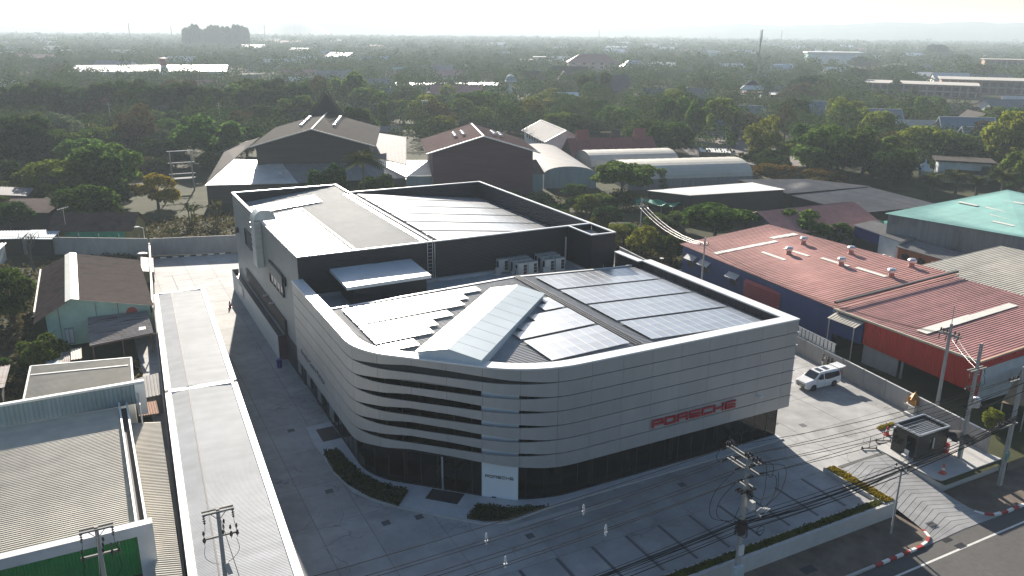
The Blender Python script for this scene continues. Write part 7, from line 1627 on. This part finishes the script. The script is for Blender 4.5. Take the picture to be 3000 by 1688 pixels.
# yard scrub beside the left wall and rear plots: loose ground cover
p_ = []
for x0, y0, x1, y1, n_ in ((-72, 88, -51, 100, 700), (-70, 58, -64, 86, 900), (-68, 38, -63, 58, 500), (-53, 98, -16, 125, 4200), (-66, 40, -53, 48, 260), (24, 52, 42, 80, 2200), (40, 90, 60, 112, 700), (-24, 100, 40, 124, 2600), (24.5, 50, 30, 70, 500)): p_.append(np.column_stack([rng.uniform(x0, x1, n_), rng.uniform(y0, y1, n_), rng.uniform(0, .5, n_)]))
P = np.concatenate(p_); o = bpy.data.objects.new('undergrowth', quad_mesh('undergrowth', leaf_quads(P, np.tile([0, 0, 1.0], (len(P), 1)), .5, .8), LEAF['o'])); COL.objects.link(o); o['kind'] = 'stuff'
# ================================================================ MIDDLE DISTANCE BUILDINGS
FOOT = []                                # (x, y, radius) kept clear of filler trees
def foot(x, y, r): FOOT.append((x, y, r))
t, W = gable('factory_shed', 'long brilliant white roofed factory behind the dark woods at left', 'factory', (2, 665), 108, 50, 5.2, 8.6, R(-12), plaster, M('factory_roof', (.75, .76, .76), .35, .3, .04, .3), over=1, n=60, ridge_off=0); foot(2, 665, 62); foot(-45, 640, 40); foot(-15, 625, 40); foot(20, 615, 42); foot(45, 610, 40); foot(0, 585, 40); foot(30, 575, 40)
b = MB(); 
for k in range(24): p0, p1 = W(-52+k*4.4, -25.3, 2.2), W(-52+k*4.4+3.6, -25.3, 2.2); b.bar(p0, p1, .2, 1.6)
b.build('window_band', window_dark, t)
wt = thing('water_tower', 'red and white flared water tower in front of white factory', 'water tower', (6, 628, 0)); MB().lathe((6, 628, 0), [(2.9, 0), (2.5, 6), (2.3, 9.6)], 18).build('shaft', plaster, wt); MB().lathe((6, 628, 9.6), [(2.3, 0), (2.5, 2.0), (3.1, 4.2), (3.1, 5.4), (.5, 5.6)], 18).build('tank', M('tower_red', (.42, .09, .07), .6), wt); b = MB(); b.lathe((7.9, 625.2, 13.6), [(.9, 0), (.9, .1)], 12, (.6, -.8, 0)); b.build('tank_mark', plaster, wt); foot(6, 628, 10); foot(4, 600, 10)
ut = thing('saucer_tower', 'white saucer topped tower rising from trees', 'tower', (140.2, 326.3, 0)); MB().lathe((140.2, 326.3, -.1), [(1.1, 0), (.9, 8), (.85, 11.0), (1.5, 11.8)], 14).build('shaft', plaster, ut); MB().lathe((140.2, 326.3, 11.7), [(1.5, 0), (2.9, .3), (3.0, .7), (2.6, .9)], 20).build('saucer_rim', plaster, ut); MB().lathe((140.2, 326.3, 12.6), [(2.6, 0), (2.3, 1.2), (1.9, 1.9)], 20).build('window_ring', M('pod_glass', (.30, .34, .36), .3), ut); MB().lathe((140.2, 326.3, 14.5), [(2.0, 0), (1.5, .6), (.7, .95), (.1, 1.0)], 20).build('dome', plaster, ut)
b = MB()
for k in range(8): a = k*.785; b.bar((140.2+2.6*math.cos(a), 326.3+2.6*math.sin(a), 12.6), (140.2+1.95*math.cos(a), 326.3+1.95*math.sin(a), 14.5), .2)
b.build('pod_mullion', plaster, ut); foot(140.2, 326.3, 7); foot(134, 315, 9); foot(127, 302, 9); foot(120, 288, 8)
ap, W = gable('apartment_block', 'pink three storey apartment block with hipped red roof', 'apartment block', (374, 612), 44, 26, 10.0, 16.5, R(-28), pink_wall, M('roof_pinkred', (.30, .13, .10), .7), over=1.5, hip=12); foot(374, 612, 34); foot(350, 580, 26); foot(330, 545, 24); foot(312, 512, 22)
wins(ap, W, -13, [-18, -8, 0, 8, 18], [1.0, 4.2, 7.4], 3.0, 1.7); wins(ap, W, -22, [-9, -3, 3, 9], [1.0, 4.2, 7.4], 3.0, 1.8, axis='y')
wh, W = gable('villa', 'white villa with pyramid roof right of pink apartment block', 'house', (404, 588), 24, 18, 5.4, 11.5, R(-22), plaster, M('roof_slate', (.42, .43, .46), .5, .2), over=1.2, hip=8.5); foot(404, 588, 20); foot(390, 568, 14); foot(380, 552, 12); wins(wh, W, -9, [-9, -4, 1, 5, 9.5], [1.4], 2.2, 2.4); wins(wh, W, -12, [-5, 0, 5], [1.4], 2.2, 2.4, axis='y')
ch_ = thing('modern_house', 'cream flat roofed modern house left of pink apartment block', 'house', (356, 690, 0)); b = MB()
def rbox(bb, cx, cy, w_, d_, z0, z1, a): bb.prism([(cx+x*math.cos(a)-y*math.sin(a), cy+x*math.sin(a)+y*math.cos(a)) for x, y in ((-w_/2, -d_/2), (w_/2, -d_/2), (w_/2, d_/2), (-w_/2, d_/2))], z0, z1)
rbox(b, 350, 692, 14, 12, 0, 9, R(-24)); rbox(b, 361, 687, 12, 13, 0, 11.5, R(-24)); rbox(b, 370, 684, 8, 10, 0, 8.4, R(-24)); b.build('wall', cream_wall, ch_); b = MB(); rbox(b, 361, 687, 13.4, 14, 11.5, 12.0, R(-24)); rbox(b, 349.6, 692.4, 14.6, 12.8, 9, 9.4, R(-24)); b.build('roof', plaster, ch_); foot(358, 688, 18); foot(345, 668, 14)
for dx, dz in ((-12, 1.2), (-8, 1.2), (-4, 4.8), (2, 4.8), (4, 1.2), (9, 4.8), (-10, 5.2)): b = MB(); rbox(b, 358+dx*.91+2.4*-.41-1.2, 688-dx*.41-6.6, 1.9, .5, dz, dz+2.2, R(-24)); b.build('window', window_dark, ch_)
ww = thing('warehouse', 'white box warehouse with bowed bright roof on right skyline', 'warehouse', (792, 702, 0)); b = MB(); rbox(b, 792, 706, 62, 34, 0, 12.5, R(-38)); b.build('wall', M('warehouse_paleblue', (.55, .62, .63), .7), ww); b = MB(); rbox(b, 792, 706, 66, 38, 12.6, 14.4, R(-38)); b.build('roof', plaster, ww); b = MB(); rbox(b, 766, 722, 2, 30, 4, 12, R(-38)); b.build('end_panel', teal_roof, ww); foot(792, 702, 46); foot(755, 668, 36); foot(715, 632, 34); foot(670, 592, 34)
def conc_block(lab, c, w_, d_, h, rot):
    t = thing('concrete_building', lab, 'building', (*c, 0)); b = MB(); cr, sr = math.cos(rot), math.sin(rot); W = lambda x, y, z: (c[0]+x*cr-y*sr, c[1]+x*sr+y*cr, z)
    rbox(b, *c, w_, d_, -.05, h, rot); b.build('wall', brick, t); b = MB(); rbox(b, *c, w_+3, d_+3, h+.05, h+.5, rot); b.build('roof', M('roof_concrete', (.40, .37, .32), .8), t); n = int(w_/4.4)
    for z in (.6, h*.5+.3): 
        for k in range(n):
            x = -w_/2+(k+.5)*w_/n; b = MB(); b.poly([W(x-1.5, -d_/2-.05, z), W(x+1.5, -d_/2-.05, z), W(x+1.5, -d_/2-.05, z+h*.33), W(x-1.5, -d_/2-.05, z+h*.33)]); b.build('opening', dark_void, t)
    b = MB(); 
    for k in range(n+1): x = -w_/2+k*w_/n; b.bar(W(x, -d_/2-.2, 0), W(x, -d_/2-.2, h), .5)
    b.bar(W(-w_/2, -d_/2-.3, h*.5), W(w_/2, -d_/2-.3, h*.5), .5, .5); b.build('frame', conc_wall, t); return t
conc_block('unfinished two storey brick and concrete block, left of the pair', (418, 300), 62, 34, 7.0, R(-55)); foot(418, 300, 40); foot(390, 275, 34); foot(360, 248, 34); foot(335, 226, 26)
conc_block('unfinished two storey brick and concrete block, right of the pair', (486, 298), 60, 38, 8.2, R(-52)); foot(486, 298, 42); foot(455, 270, 34); foot(420, 240, 32)
conc_block('pale multi storey building cut by right edge', (735, 448), 36, 26, 14, R(-50)); foot(735, 448, 30)
for lab, c, w_, d_, he, hr, rot, wm, rm in (
 ('steep thai style roof house, left of three in dark grey', (226, 452), 20, 11, 3.5, 10.5, R(-30), brown_wall, dark_gable), ('steep thai style roof house, middle of three in dark grey', (240, 440), 18, 11, 3.5, 10.8, R(60), brown_wall, dark_gable), ('steep thai style roof house, right of three in dark grey', (262, 468), 24, 12, 4, 12.5, R(-30), maroon_wall, dark_gable),
 ('tall dark thatched roof with pale gables right of poplar row', (218, 352), 20, 12, 4, 13, R(-30), brown_wall, M('thatch_dark', (.075, .072, .078), .9)),
 ('slate blue thai roof nearest the large olive tree', (213, 166), 17, 11, 4.5, 9.5, R(-32), plaster, slate_tile), ('slate blue thai roof with pale ridge in centre right', (225, 206), 18, 10, 4, 9, R(-34), plaster, slate_tile), ('slate blue thai roof half hidden left of it', (196, 220), 16, 9, 3.5, 7, R(-34), plaster, slate_tile),
 ('slate blue thai roof at right above white kiosk', (216, 131), 16, 10, 4.5, 9.5, R(-36), brown_wall, slate_tile), ('small slate blue roof at right edge', (206, 116), 15, 10, 4, 8, R(-36), brown_wall, slate_tile), ('tan gable roof left of right slate roof', (206, 142), 14, 9, 4, 8, R(-36), cream_wall, cream_roof),
 ('teal roofed house beyond slatted roofs, left', (345, 420), 22, 12, 3, 6, R(-35), plaster, teal_roof), ('teal roofed house beyond slatted roofs, right', (372, 428), 18, 12, 3, 6, R(-35), plaster, teal_roof),
 ('long dark tiled roof beside three tier pavilion', (222, 296), 34, 14, 3, 9, R(-32), brown_wall, M('tile_grey', (.16, .15, .155), .8)), ('grey gable roof right of three tier pavilion', (312, 318), 16, 10, 4, 7, R(-35), grey_sheet, grey_roof),
 ('pale villa among dark trees at right', (540, 390), 16, 12, 6, 8, R(-40), plaster, pale_roof), ('grey roofed house near right edge', (560, 345), 26, 16, 4, 8, R(-45), cream_wall, grey_roof), ('brown hut roof among scrub at right', (300, 190), 14, 9, 3, 5.5, R(-35), brown_wall, M('thatch_brown', (.20, .135, .10), .9)), ('second brown hut roof among scrub at right', (318, 205), 18, 9, 3, 5.5, R(-40), brown_wall, M('thatch_brown', (.2, .135, .1), .9)), ('dark thatched hut below brown huts', (262, 158), 16, 10, 3, 7.5, R(55), brown_wall, dark_gable), ('blue grey hip roof behind dark trees', (395, 330), 20, 14, 4, 8, R(-35), plaster, slate_tile)):
    gable('thai_house', lab, 'house', c, w_, d_, he, hr, rot, wm, rm, over=1.0, n=0, cap=M('ridge_pale', (.5, .52, .55), .6) if rm is slate_tile else None); foot(*c, w_*.55)
    f = Vector((c[0]-CX, c[1]-CY)).normalized(); foot(c[0]-f.x*w_*.9, c[1]-f.y*w_*.9, w_*.4)
for i, (x, y) in enumerate(((238, 327), (250, 314), (263, 302))): shed('slatted_roof', 'brown slatted mono roof, %s of three stepping down to the right' % ('leftmost', 'middle one', 'rightmost')[i], 'roof', [(x-7, y-1), (x+4, y-9), (x+8, y-4), (x-3, y+4)], [4.5, 4.5, 6.5, 6.5], brown_wall, M('slat_brown', (.27, .235, .20), .7), 12, .06); foot(x, y, 9)
st = thing('stilt_house', 'dark twin gabled house on white stilts by sandy courtyard', 'house', (138, 172, 0)); 
for k, (x, y) in enumerate(((134.5, 176), (139.5, 171.5))):
    b = MB(); d = Vector((.82, .57)); n2 = Vector((.57, -.82)); c = Vector((x, y))
    def Q(u, v, z): p = c+d*u+n2*v; return (p.x, p.y, z)
    for s in (-1, 1): b.slab([Q(-1, s*3.0, 4.0), Q(8, s*3.0, 4.0), Q(8, 0, 7.6), Q(-1, 0, 7.6)], .12)
    b.build('roof', M('shingle_dark', (.10, .10, .105), .85), st); b = MB(); b.poly([Q(-.4, -2.5, 2.2), Q(-.4, 2.5, 2.2), Q(-.4, 2.5, 4.3), Q(-.4, 0, 7.2), Q(-.4, -2.5, 4.3)]); b.quad(Q(-.4, 2.5, 2.2), Q(7, 2.5, 2.2), Q(7, 2.5, 4.3), Q(-.4, 2.5, 4.3)); b.build('wall', grey_sheet if k else brown_wall, st); b = MB()
    for u in (-.3, 3.3, 7):
        for v in (-2.4, 2.4): q = Q(u, v, 0); b.tube([q, (q[0], q[1], 2.3)], .12, 6)
    b.bar(Q(-.5, -2.6, 2.2), Q(-.5, 2.6, 2.2), .2); b.bar(Q(-.5, -2.6, 3.0), Q(-.5, 2.6, 3.0), .12); b.bar(Q(-.5, 2.6, 3.0), Q(7, 2.6, 3.0), .12); b.build('stilt', plaster, st)
foot(138, 172, 11); foot(130, 160, 9)
pv_ = thing('pavilion', 'three tier wooden pavilion with white skirt roof', 'pavilion', (262, 284, 0)); b = MB()
for z, r in ((0, 6), (3.0, 6), (6.0, 6.4)): rbox(b, 262, 284, r*2, r*1.5, z, z+.5, R(-32))
for dx in (-5, 0, 5):
    for dy in (-3.5, 3.5): b.box(262+dx-.2, 284+dy-.2, 0, 262+dx+.2, 284+dy+.2, 8)
b.build('frame', M('pavilion_wood', (.24, .17, .13), .8), pv_); b = MB(); b.lathe((262, 284, 8.2), [(8.6, 0), (5.2, 2.2)], 4); b.build('skirt_roof', plaster, pv_); MB().lathe((262, 284, 10.4), [(5.6, 0), (5.6, .2), (.2, 2.4)], 4).build('top_roof', dark_gable, pv_); foot(262, 284, 10); foot(252, 270, 8)
shed('pale_roof', 'bright white flat roof right of three tier pavilion', 'roof', [(276, 284), (290, 270), (298, 278), (284, 294)], [5, 5, 5.6, 5.6], dark_void, plaster, 12); foot(287, 281, 11)
for k, (x, y, L) in enumerate(((134, 452, 22), (150, 446, 40), (178, 436, 20))): shed('lit_shed', 'long brightly lit white roof beyond the halls, %s of three' % ('left', 'middle', 'right')[k], 'shed', [(x-L*.5, y+L*.17-3), (x+L*.5, y-L*.17-3), (x+L*.5+1, y-L*.17+5), (x-L*.5+1, y+L*.17+5)], [3.4, 3.4, 4.4, 4.4], teal_grey, M('lit_white', (.76, .76, .74), .3, .35, .03), 24, .05); foot(x, y, L*.5); foot(x-5, y-13, L*.35)
lw_ = thing('boundary_wall', 'long pale concrete wall in middle distance below steep roofs', 'wall', (190, 408, 0)); b = MB(); b.bar((150, 418, 1.4), (222, 398, 1.4), .3, 2.8); b.build('wall_face', conc_pale, lw_); foot(165, 410, 10); foot(185, 404, 10); foot(205, 398, 10); foot(190, 380, 8)
shed('boat_roof_shelter', 'open stall with sagging pale curved roof by cream vaults', 'stall', [(107, 139.5), (114, 135), (116, 138.4), (109, 143)], [2.9, 2.7, 3.3, 3.5], wood_old, pale_roof, 10); foot(111, 139, 7)
kk = thing('kiosk_house', 'white kiosk house with dark flat roof behind date palms', 'house', (147, 84, 0)); b = MB(); rbox(b, 147, 84, 12, 7, 0, 5.4, R(-48)); b.build('wall', M('kiosk_white', (.60, .66, .67), .8), kk); b = MB(); rbox(b, 147, 84, 14, 9, 5.4, 5.8, R(-48)); b.build('roof', dark_gable, kk); b = MB(); rbox(b, 143.6, 81.4, 7, .4, .2, 2.6, R(-48)); b.build('shutter', blue_tint, kk); b = MB(); rbox(b, 147.2, 77.5, 2.4, .6, 2.6, 4.8, R(-48)); b.build('window', window_dark, kk); b = MB(); rbox(b, 143, 80.6, 9, .1, 2.7, 3.7, R(-48)); b.build('balcony_rail', dark_mat, kk); foot(147, 84, 9); foot(138, 76, 6)
shp_ = thing('small_shrine', 'small white domed shrine left of white kiosk house', 'shrine', (139, 89, 0)); b = MB(); b.lathe((139, 89, 0), [(1.2, 0), (1.2, 2.6), (2.3, 2.7), (2.1, 3.1), (1.2, 3.2), (1.0, 4.2), (.3, 4.6), (.05, 5.8)], 12); b.build('dome', M('shrine_white', (.58, .66, .68), .7), shp_)
pool = MB(); pool.poly([(126, 60, -.03), (146, 54, -.03), (149, 62, -.03), (128, 68, -.03)]); o = pool.build('pool_paving', M('paving_aqua', (.12, .33, .31), .6, 0, .1, .4), kind='structure')
cy_ = MB(); cy_.poly([(106, 128, -.03), (128, 118, -.03), (158, 156, -.03), (150, 176, -.03), (128, 180, -.03), (112, 150, -.03)]); cy_.build('courtyard', M('courtyard_soil', (.15, .125, .115), .95, 0, .2, .3), kind='structure'); foot(124, 142, 15); foot(136, 158, 14)
rd = MB(); rd.poly([(560, 470, -.03), (760, 590, -.03), (800, 560, -.03), (590, 440, -.03)]); rd.poly([(380, 470, -.03), (640, 560, -.03), (640, 585, -.03), (370, 490, -.03)]); rd.build('bare_field', M('field_soil', (.24, .215, .165), .95, 0, .3, .02), kind='structure')
for x, y, r in ((600, 490, 28), (650, 520, 28), (700, 545, 28), (750, 570, 28), (450, 505, 18), (520, 530, 18), (590, 555, 18), (410, 490, 16)): foot(x, y, r)
# masts
def mast(lab, x, y, h, r, heads=True):
    t = thing('radio_mast', lab, 'mast', (x, y, 0)); b = MB(); b.tube([(x, y, 0), (x, y, h*.78), (x, y, h)], [r, r*.7, r*.4], 6); b.build('shaft', M('mast_grey', (.25, .24, .24), .6), t)
    if heads:
        b = MB()
        for k in range(6): a = k*1.05; zz = h*(.80+.03*(k % 3)); b.box(x+.9*math.cos(a)-.14, y+.9*math.sin(a)-.14, zz, x+.9*math.cos(a)+.14, y+.9*math.sin(a)+.14, zz+2.6)
        for k in range(3): a = k*2.1; b.box(x+.8*math.cos(a)-.12, y+.8*math.sin(a)-.12, h*.90, x+.8*math.cos(a)+.12, y+.8*math.sin(a)+.12, h*1.02)
        b.build('antenna', plaster, t)
    foot(x, y, 5)
mast('tall phone mast right of centre above trees', 392.4, 416.5, 38, .5)
for lab, x, y, h in (('slim mast with head platform on hazy horizon, centre right', 1250, 1930, 56), ('leaning looking mast on hazy horizon at left', 60, 1850, 46), ('thin mast left of tall pine clump', 380, 2100, 44), ('thin faint mast at far left horizon', 150, 1950, 40), ('thin faint mast right of phone mast', 1500, 1500, 42)): mast(lab, x, y, h, 1.0)
# filler trees, kept off every footprint
def clear(x, y, r):
    if -75 < x < 100 and y < 205: return False
    if x > 20 and y < 48+0: return False
    for fx, fy, fr in FOOT:
        if (x-fx)**2+(y-fy)**2 < (fr+r*.6)**2: return False
    return True
HEAD = math.atan2(math.cos(YAW), -math.sin(YAW))
n_ok = 0; occ = []
k = tries = 0
while k < 95 and tries < 5000:
    tries += 1; a = HEAD+R(random.uniform(-35, 35)); q = random.uniform(215, 430); x, y = CX+q*math.cos(a), CY+q*math.sin(a); r = random.uniform(5.0, 9.0)
    if not clear(x, y, r): continue
    if any((x-u)**2+(y-v)**2 < 49 for u, v, _, _, _, _ in TREES) or any((x-u)**2+(y-v)**2 < 64 for u, v in occ+NEAR): continue
    occ.append((x, y)); k += 1; kd = random.choice('bbdyosbdfbcy'); hh = {'f': 8.5, 'c': 14}.get(kd, 11.5)*random.uniform(.75, 1.35)
    tree(x, y, hh, r*(.6 if kd == 'c' else 1), kd, where_is(x, y, KN[kd]), 'woods beyond the showroom')
# distant houses
hm = [(plaster, M('far_white', (.74, .74, .72), .35, .25, .03)), (plaster, pale_roof), (cream_wall, rust_roof), (plaster, grey_roof), (plaster, M('far_teal', (.2, .4, .38), .6)), (cream_wall, dark_gable), (plaster, M('far_blue', (.18, .26, .36), .6))]
hn = ['bright white', 'pale metal', 'maroon', 'grey', 'teal', 'dark', 'blue']; made = 0; tries = 0
while made < 130 and tries < 4000:
    tries += 1; a = HEAD+R(random.uniform(-34, 34)); q = 420+1900*random.random()**1.5; x, y = CX+q*math.cos(a), CY+q*math.sin(a)
    if any((x-fx)**2+(y-fy)**2 < (fr+10)**2 for fx, fy, fr in FOOT): continue
    k = random.choices(range(7), [5, 4, 3, 4, 1, 2, 1])[0]; s = random.uniform(.8, 1.5)*(1+q/1800)
    gable('far_house', where_is(x, y, 'far house with %s roof' % hn[k]), 'house', (x, y), 14*s, 9*s, 4*s**.5, 6.8*s**.5, R(random.uniform(-60, 20)), hm[k][0], hm[k][1], over=.8, group='far houses among the trees'); made += 1; foot(x, y, 9*s); foot(x-math.cos(a)*16*s, y-math.sin(a)*16*s, 8*s)
# far woods: one mass
def far_woods():
    V = []; spec = ((235, 430, 420, 420, .62), (430, 680, 1500, 190, .95), (680, 1000, 2600, 90, 1.4), (1000, 1700, 3800, 44, 2.1), (1700, 3900, 6500, 22, 4.0))
    FF = np.array(FOOT)
    for r0, r1, n_, ql, sz in spec:
        a = HEAD+np.radians(rng.uniform(-37, 37, n_)); q = rng.uniform(r0, r1, n_); x = CX+q*np.cos(a); y = CY+q*np.sin(a)
        ok = np.ones(n_, bool)
        for fx, fy, fr in FF: ok &= (x-fx)**2+(y-fy)**2 > (fr+4)**2
        if r0 < 300: ok &= ~((x > -75) & (x < 100) & (y < 205)) & ~((x > 20) & (y < 48))
        x, y = x[ok], y[ok]; m = len(x); R_ = rng.uniform(4, 9, m)*(1 if r1 < 1100 else 1.5 if r1 < 2000 else 2.6); H = rng.uniform(7, 15, m)*(1 if r1 < 2000 else 1.15); big = rng.uniform(size=m) < .06; H[big] *= 1.5
        u = rng.normal(size=(m, ql, 3)); u /= np.linalg.norm(u, axis=2)[..., None]; u[..., 2] = np.abs(u[..., 2])*1.0-.25*rng.uniform(size=(m, ql))
        rr = rng.uniform(.75, 1.08, (m, ql, 1)); P = np.stack([x, y, H*.42], 1)[:, None, :]+u*rr*np.stack([R_, R_, H*.56], 1)[:, None, :]
        V.append(leaf_quads(P.reshape(-1, 3), (u*.8+np.array([0, 0, .5])).reshape(-1, 3), sz, .6, 1.3))
    return np.concatenate(V)
o = bpy.data.objects.new('far_woods', quad_mesh('far_woods', far_woods(), leaf_mat('leaf_far', (.030, .052, .018), (.075, .11, .034), .25))); COL.objects.link(o); o['kind'] = 'stuff'
# pine clump standing tall at upper left
PCX, PCY = 175, 1500
for i in range(26):
    x, y = PCX-48+i*3.8, PCY+(i % 3)*9-9+random.uniform(-3, 3); tree(x, y, random.uniform(35, 46), random.uniform(8.5, 12), 'd', ORD[i//2]+' pine from left in tall dense clump at upper left'+(', front one' if i % 2 else ', back one'), 'tall pine clump')
# ---------------------------------------------------------------- hills
def ridge(nm, dist, pts, mat, depth=500):
    """pts: (degrees from view axis, height above ground)"""
    V = []; F = []; n = 160; A0, A1 = pts[0][0], pts[-1][0]
    for i in range(n+1):
        a = A0+(A1-A0)*i/n; j = max(k for k in range(len(pts)-1) if pts[k][0] <= a+1e-6); t = (a-pts[j][0])/(pts[j+1][0]-pts[j][0]); t = t*t*(3-2*t); h = pts[j][1]+(pts[j+1][1]-pts[j][1])*t; h += 1.8*math.sin(i*1.7)+1.3*math.sin(i*.73+2)
        an = HEAD-R(a); x, y = CX+dist*math.cos(an), CY+dist*math.sin(an); x2, y2 = CX+(dist-depth)*math.cos(an), CY+(dist-depth)*math.sin(an); x3, y3 = CX+(dist+depth)*math.cos(an), CY+(dist+depth)*math.sin(an)
        V += [(x2, y2, -2), (.35*x2+.65*x, .35*y2+.65*y, max(0, h)*.62), (x, y, max(0, h)), (x3, y3, -2)]
    for i in range(n):
        for k in range(3): F.append((4*i+k, 4*i+4+k, 4*i+5+k, 4*i+k+1))
    b = MB(); b.add(V, F); o = b.build(nm, mat, kind='structure'); smooth(o)
hill = M('hill_forest', (.055, .075, .045), .95, 0, .2, .01)
ridge('hills', 4600, [(-36, 45), (-30, 55), (-27, 48), (-24, 58), (-21.5, 66), (-19.5, 60), (-17.8, 88), (-16.6, 102), (-15.2, 92), (-13.5, 104), (-11, 98), (-8.5, 84), (-5, 62), (0, 48), (4, 44), (8, 52), (12, 66), (15, 78), (17.5, 72), (21, 80), (24, 92), (26, 84), (28, 94), (30, 86), (33, 96), (37, 90)], hill)
ridge('near_hills', 3900, [(-17.2, 0), (-15.6, 52), (-14.9, 74), (-14.2, 76), (-13.0, 50), (-11.8, 8), (-11.2, 0)], hill, 300)
ridge('hills_right', 4200, [(6, 0), (10, 34), (14, 52), (18, 46), (22, 58), (25, 66), (28, 60), (31, 68), (37, 62)], hill)
# ---------------------------------------------------------------- haze
hz = MB(); hz.box(-2600, -300, -2.3, 5200, 5600, 112); ho = hz.build('haze', MATS['hill_forest'], kind='stuff'); hm_ = bpy.data.materials.new('haze_air'); hm_.use_nodes = True; n = hm_.node_tree.nodes; n.remove(n['Principled BSDF'])
pvn = n.new('ShaderNodeVolumePrincipled'); pvn.inputs['Density'].default_value = HAZE_D; pvn.inputs['Color'].default_value = (.80, .92, 1.0, 1); pvn.inputs['Anisotropy'].default_value = .12; hm_.node_tree.links.new(pvn.outputs[0], n['Material Output'].inputs['Volume'])
ho.data.materials.clear(); ho.data.materials.append(hm_)
hm_.cycles.homogeneous_volume = True
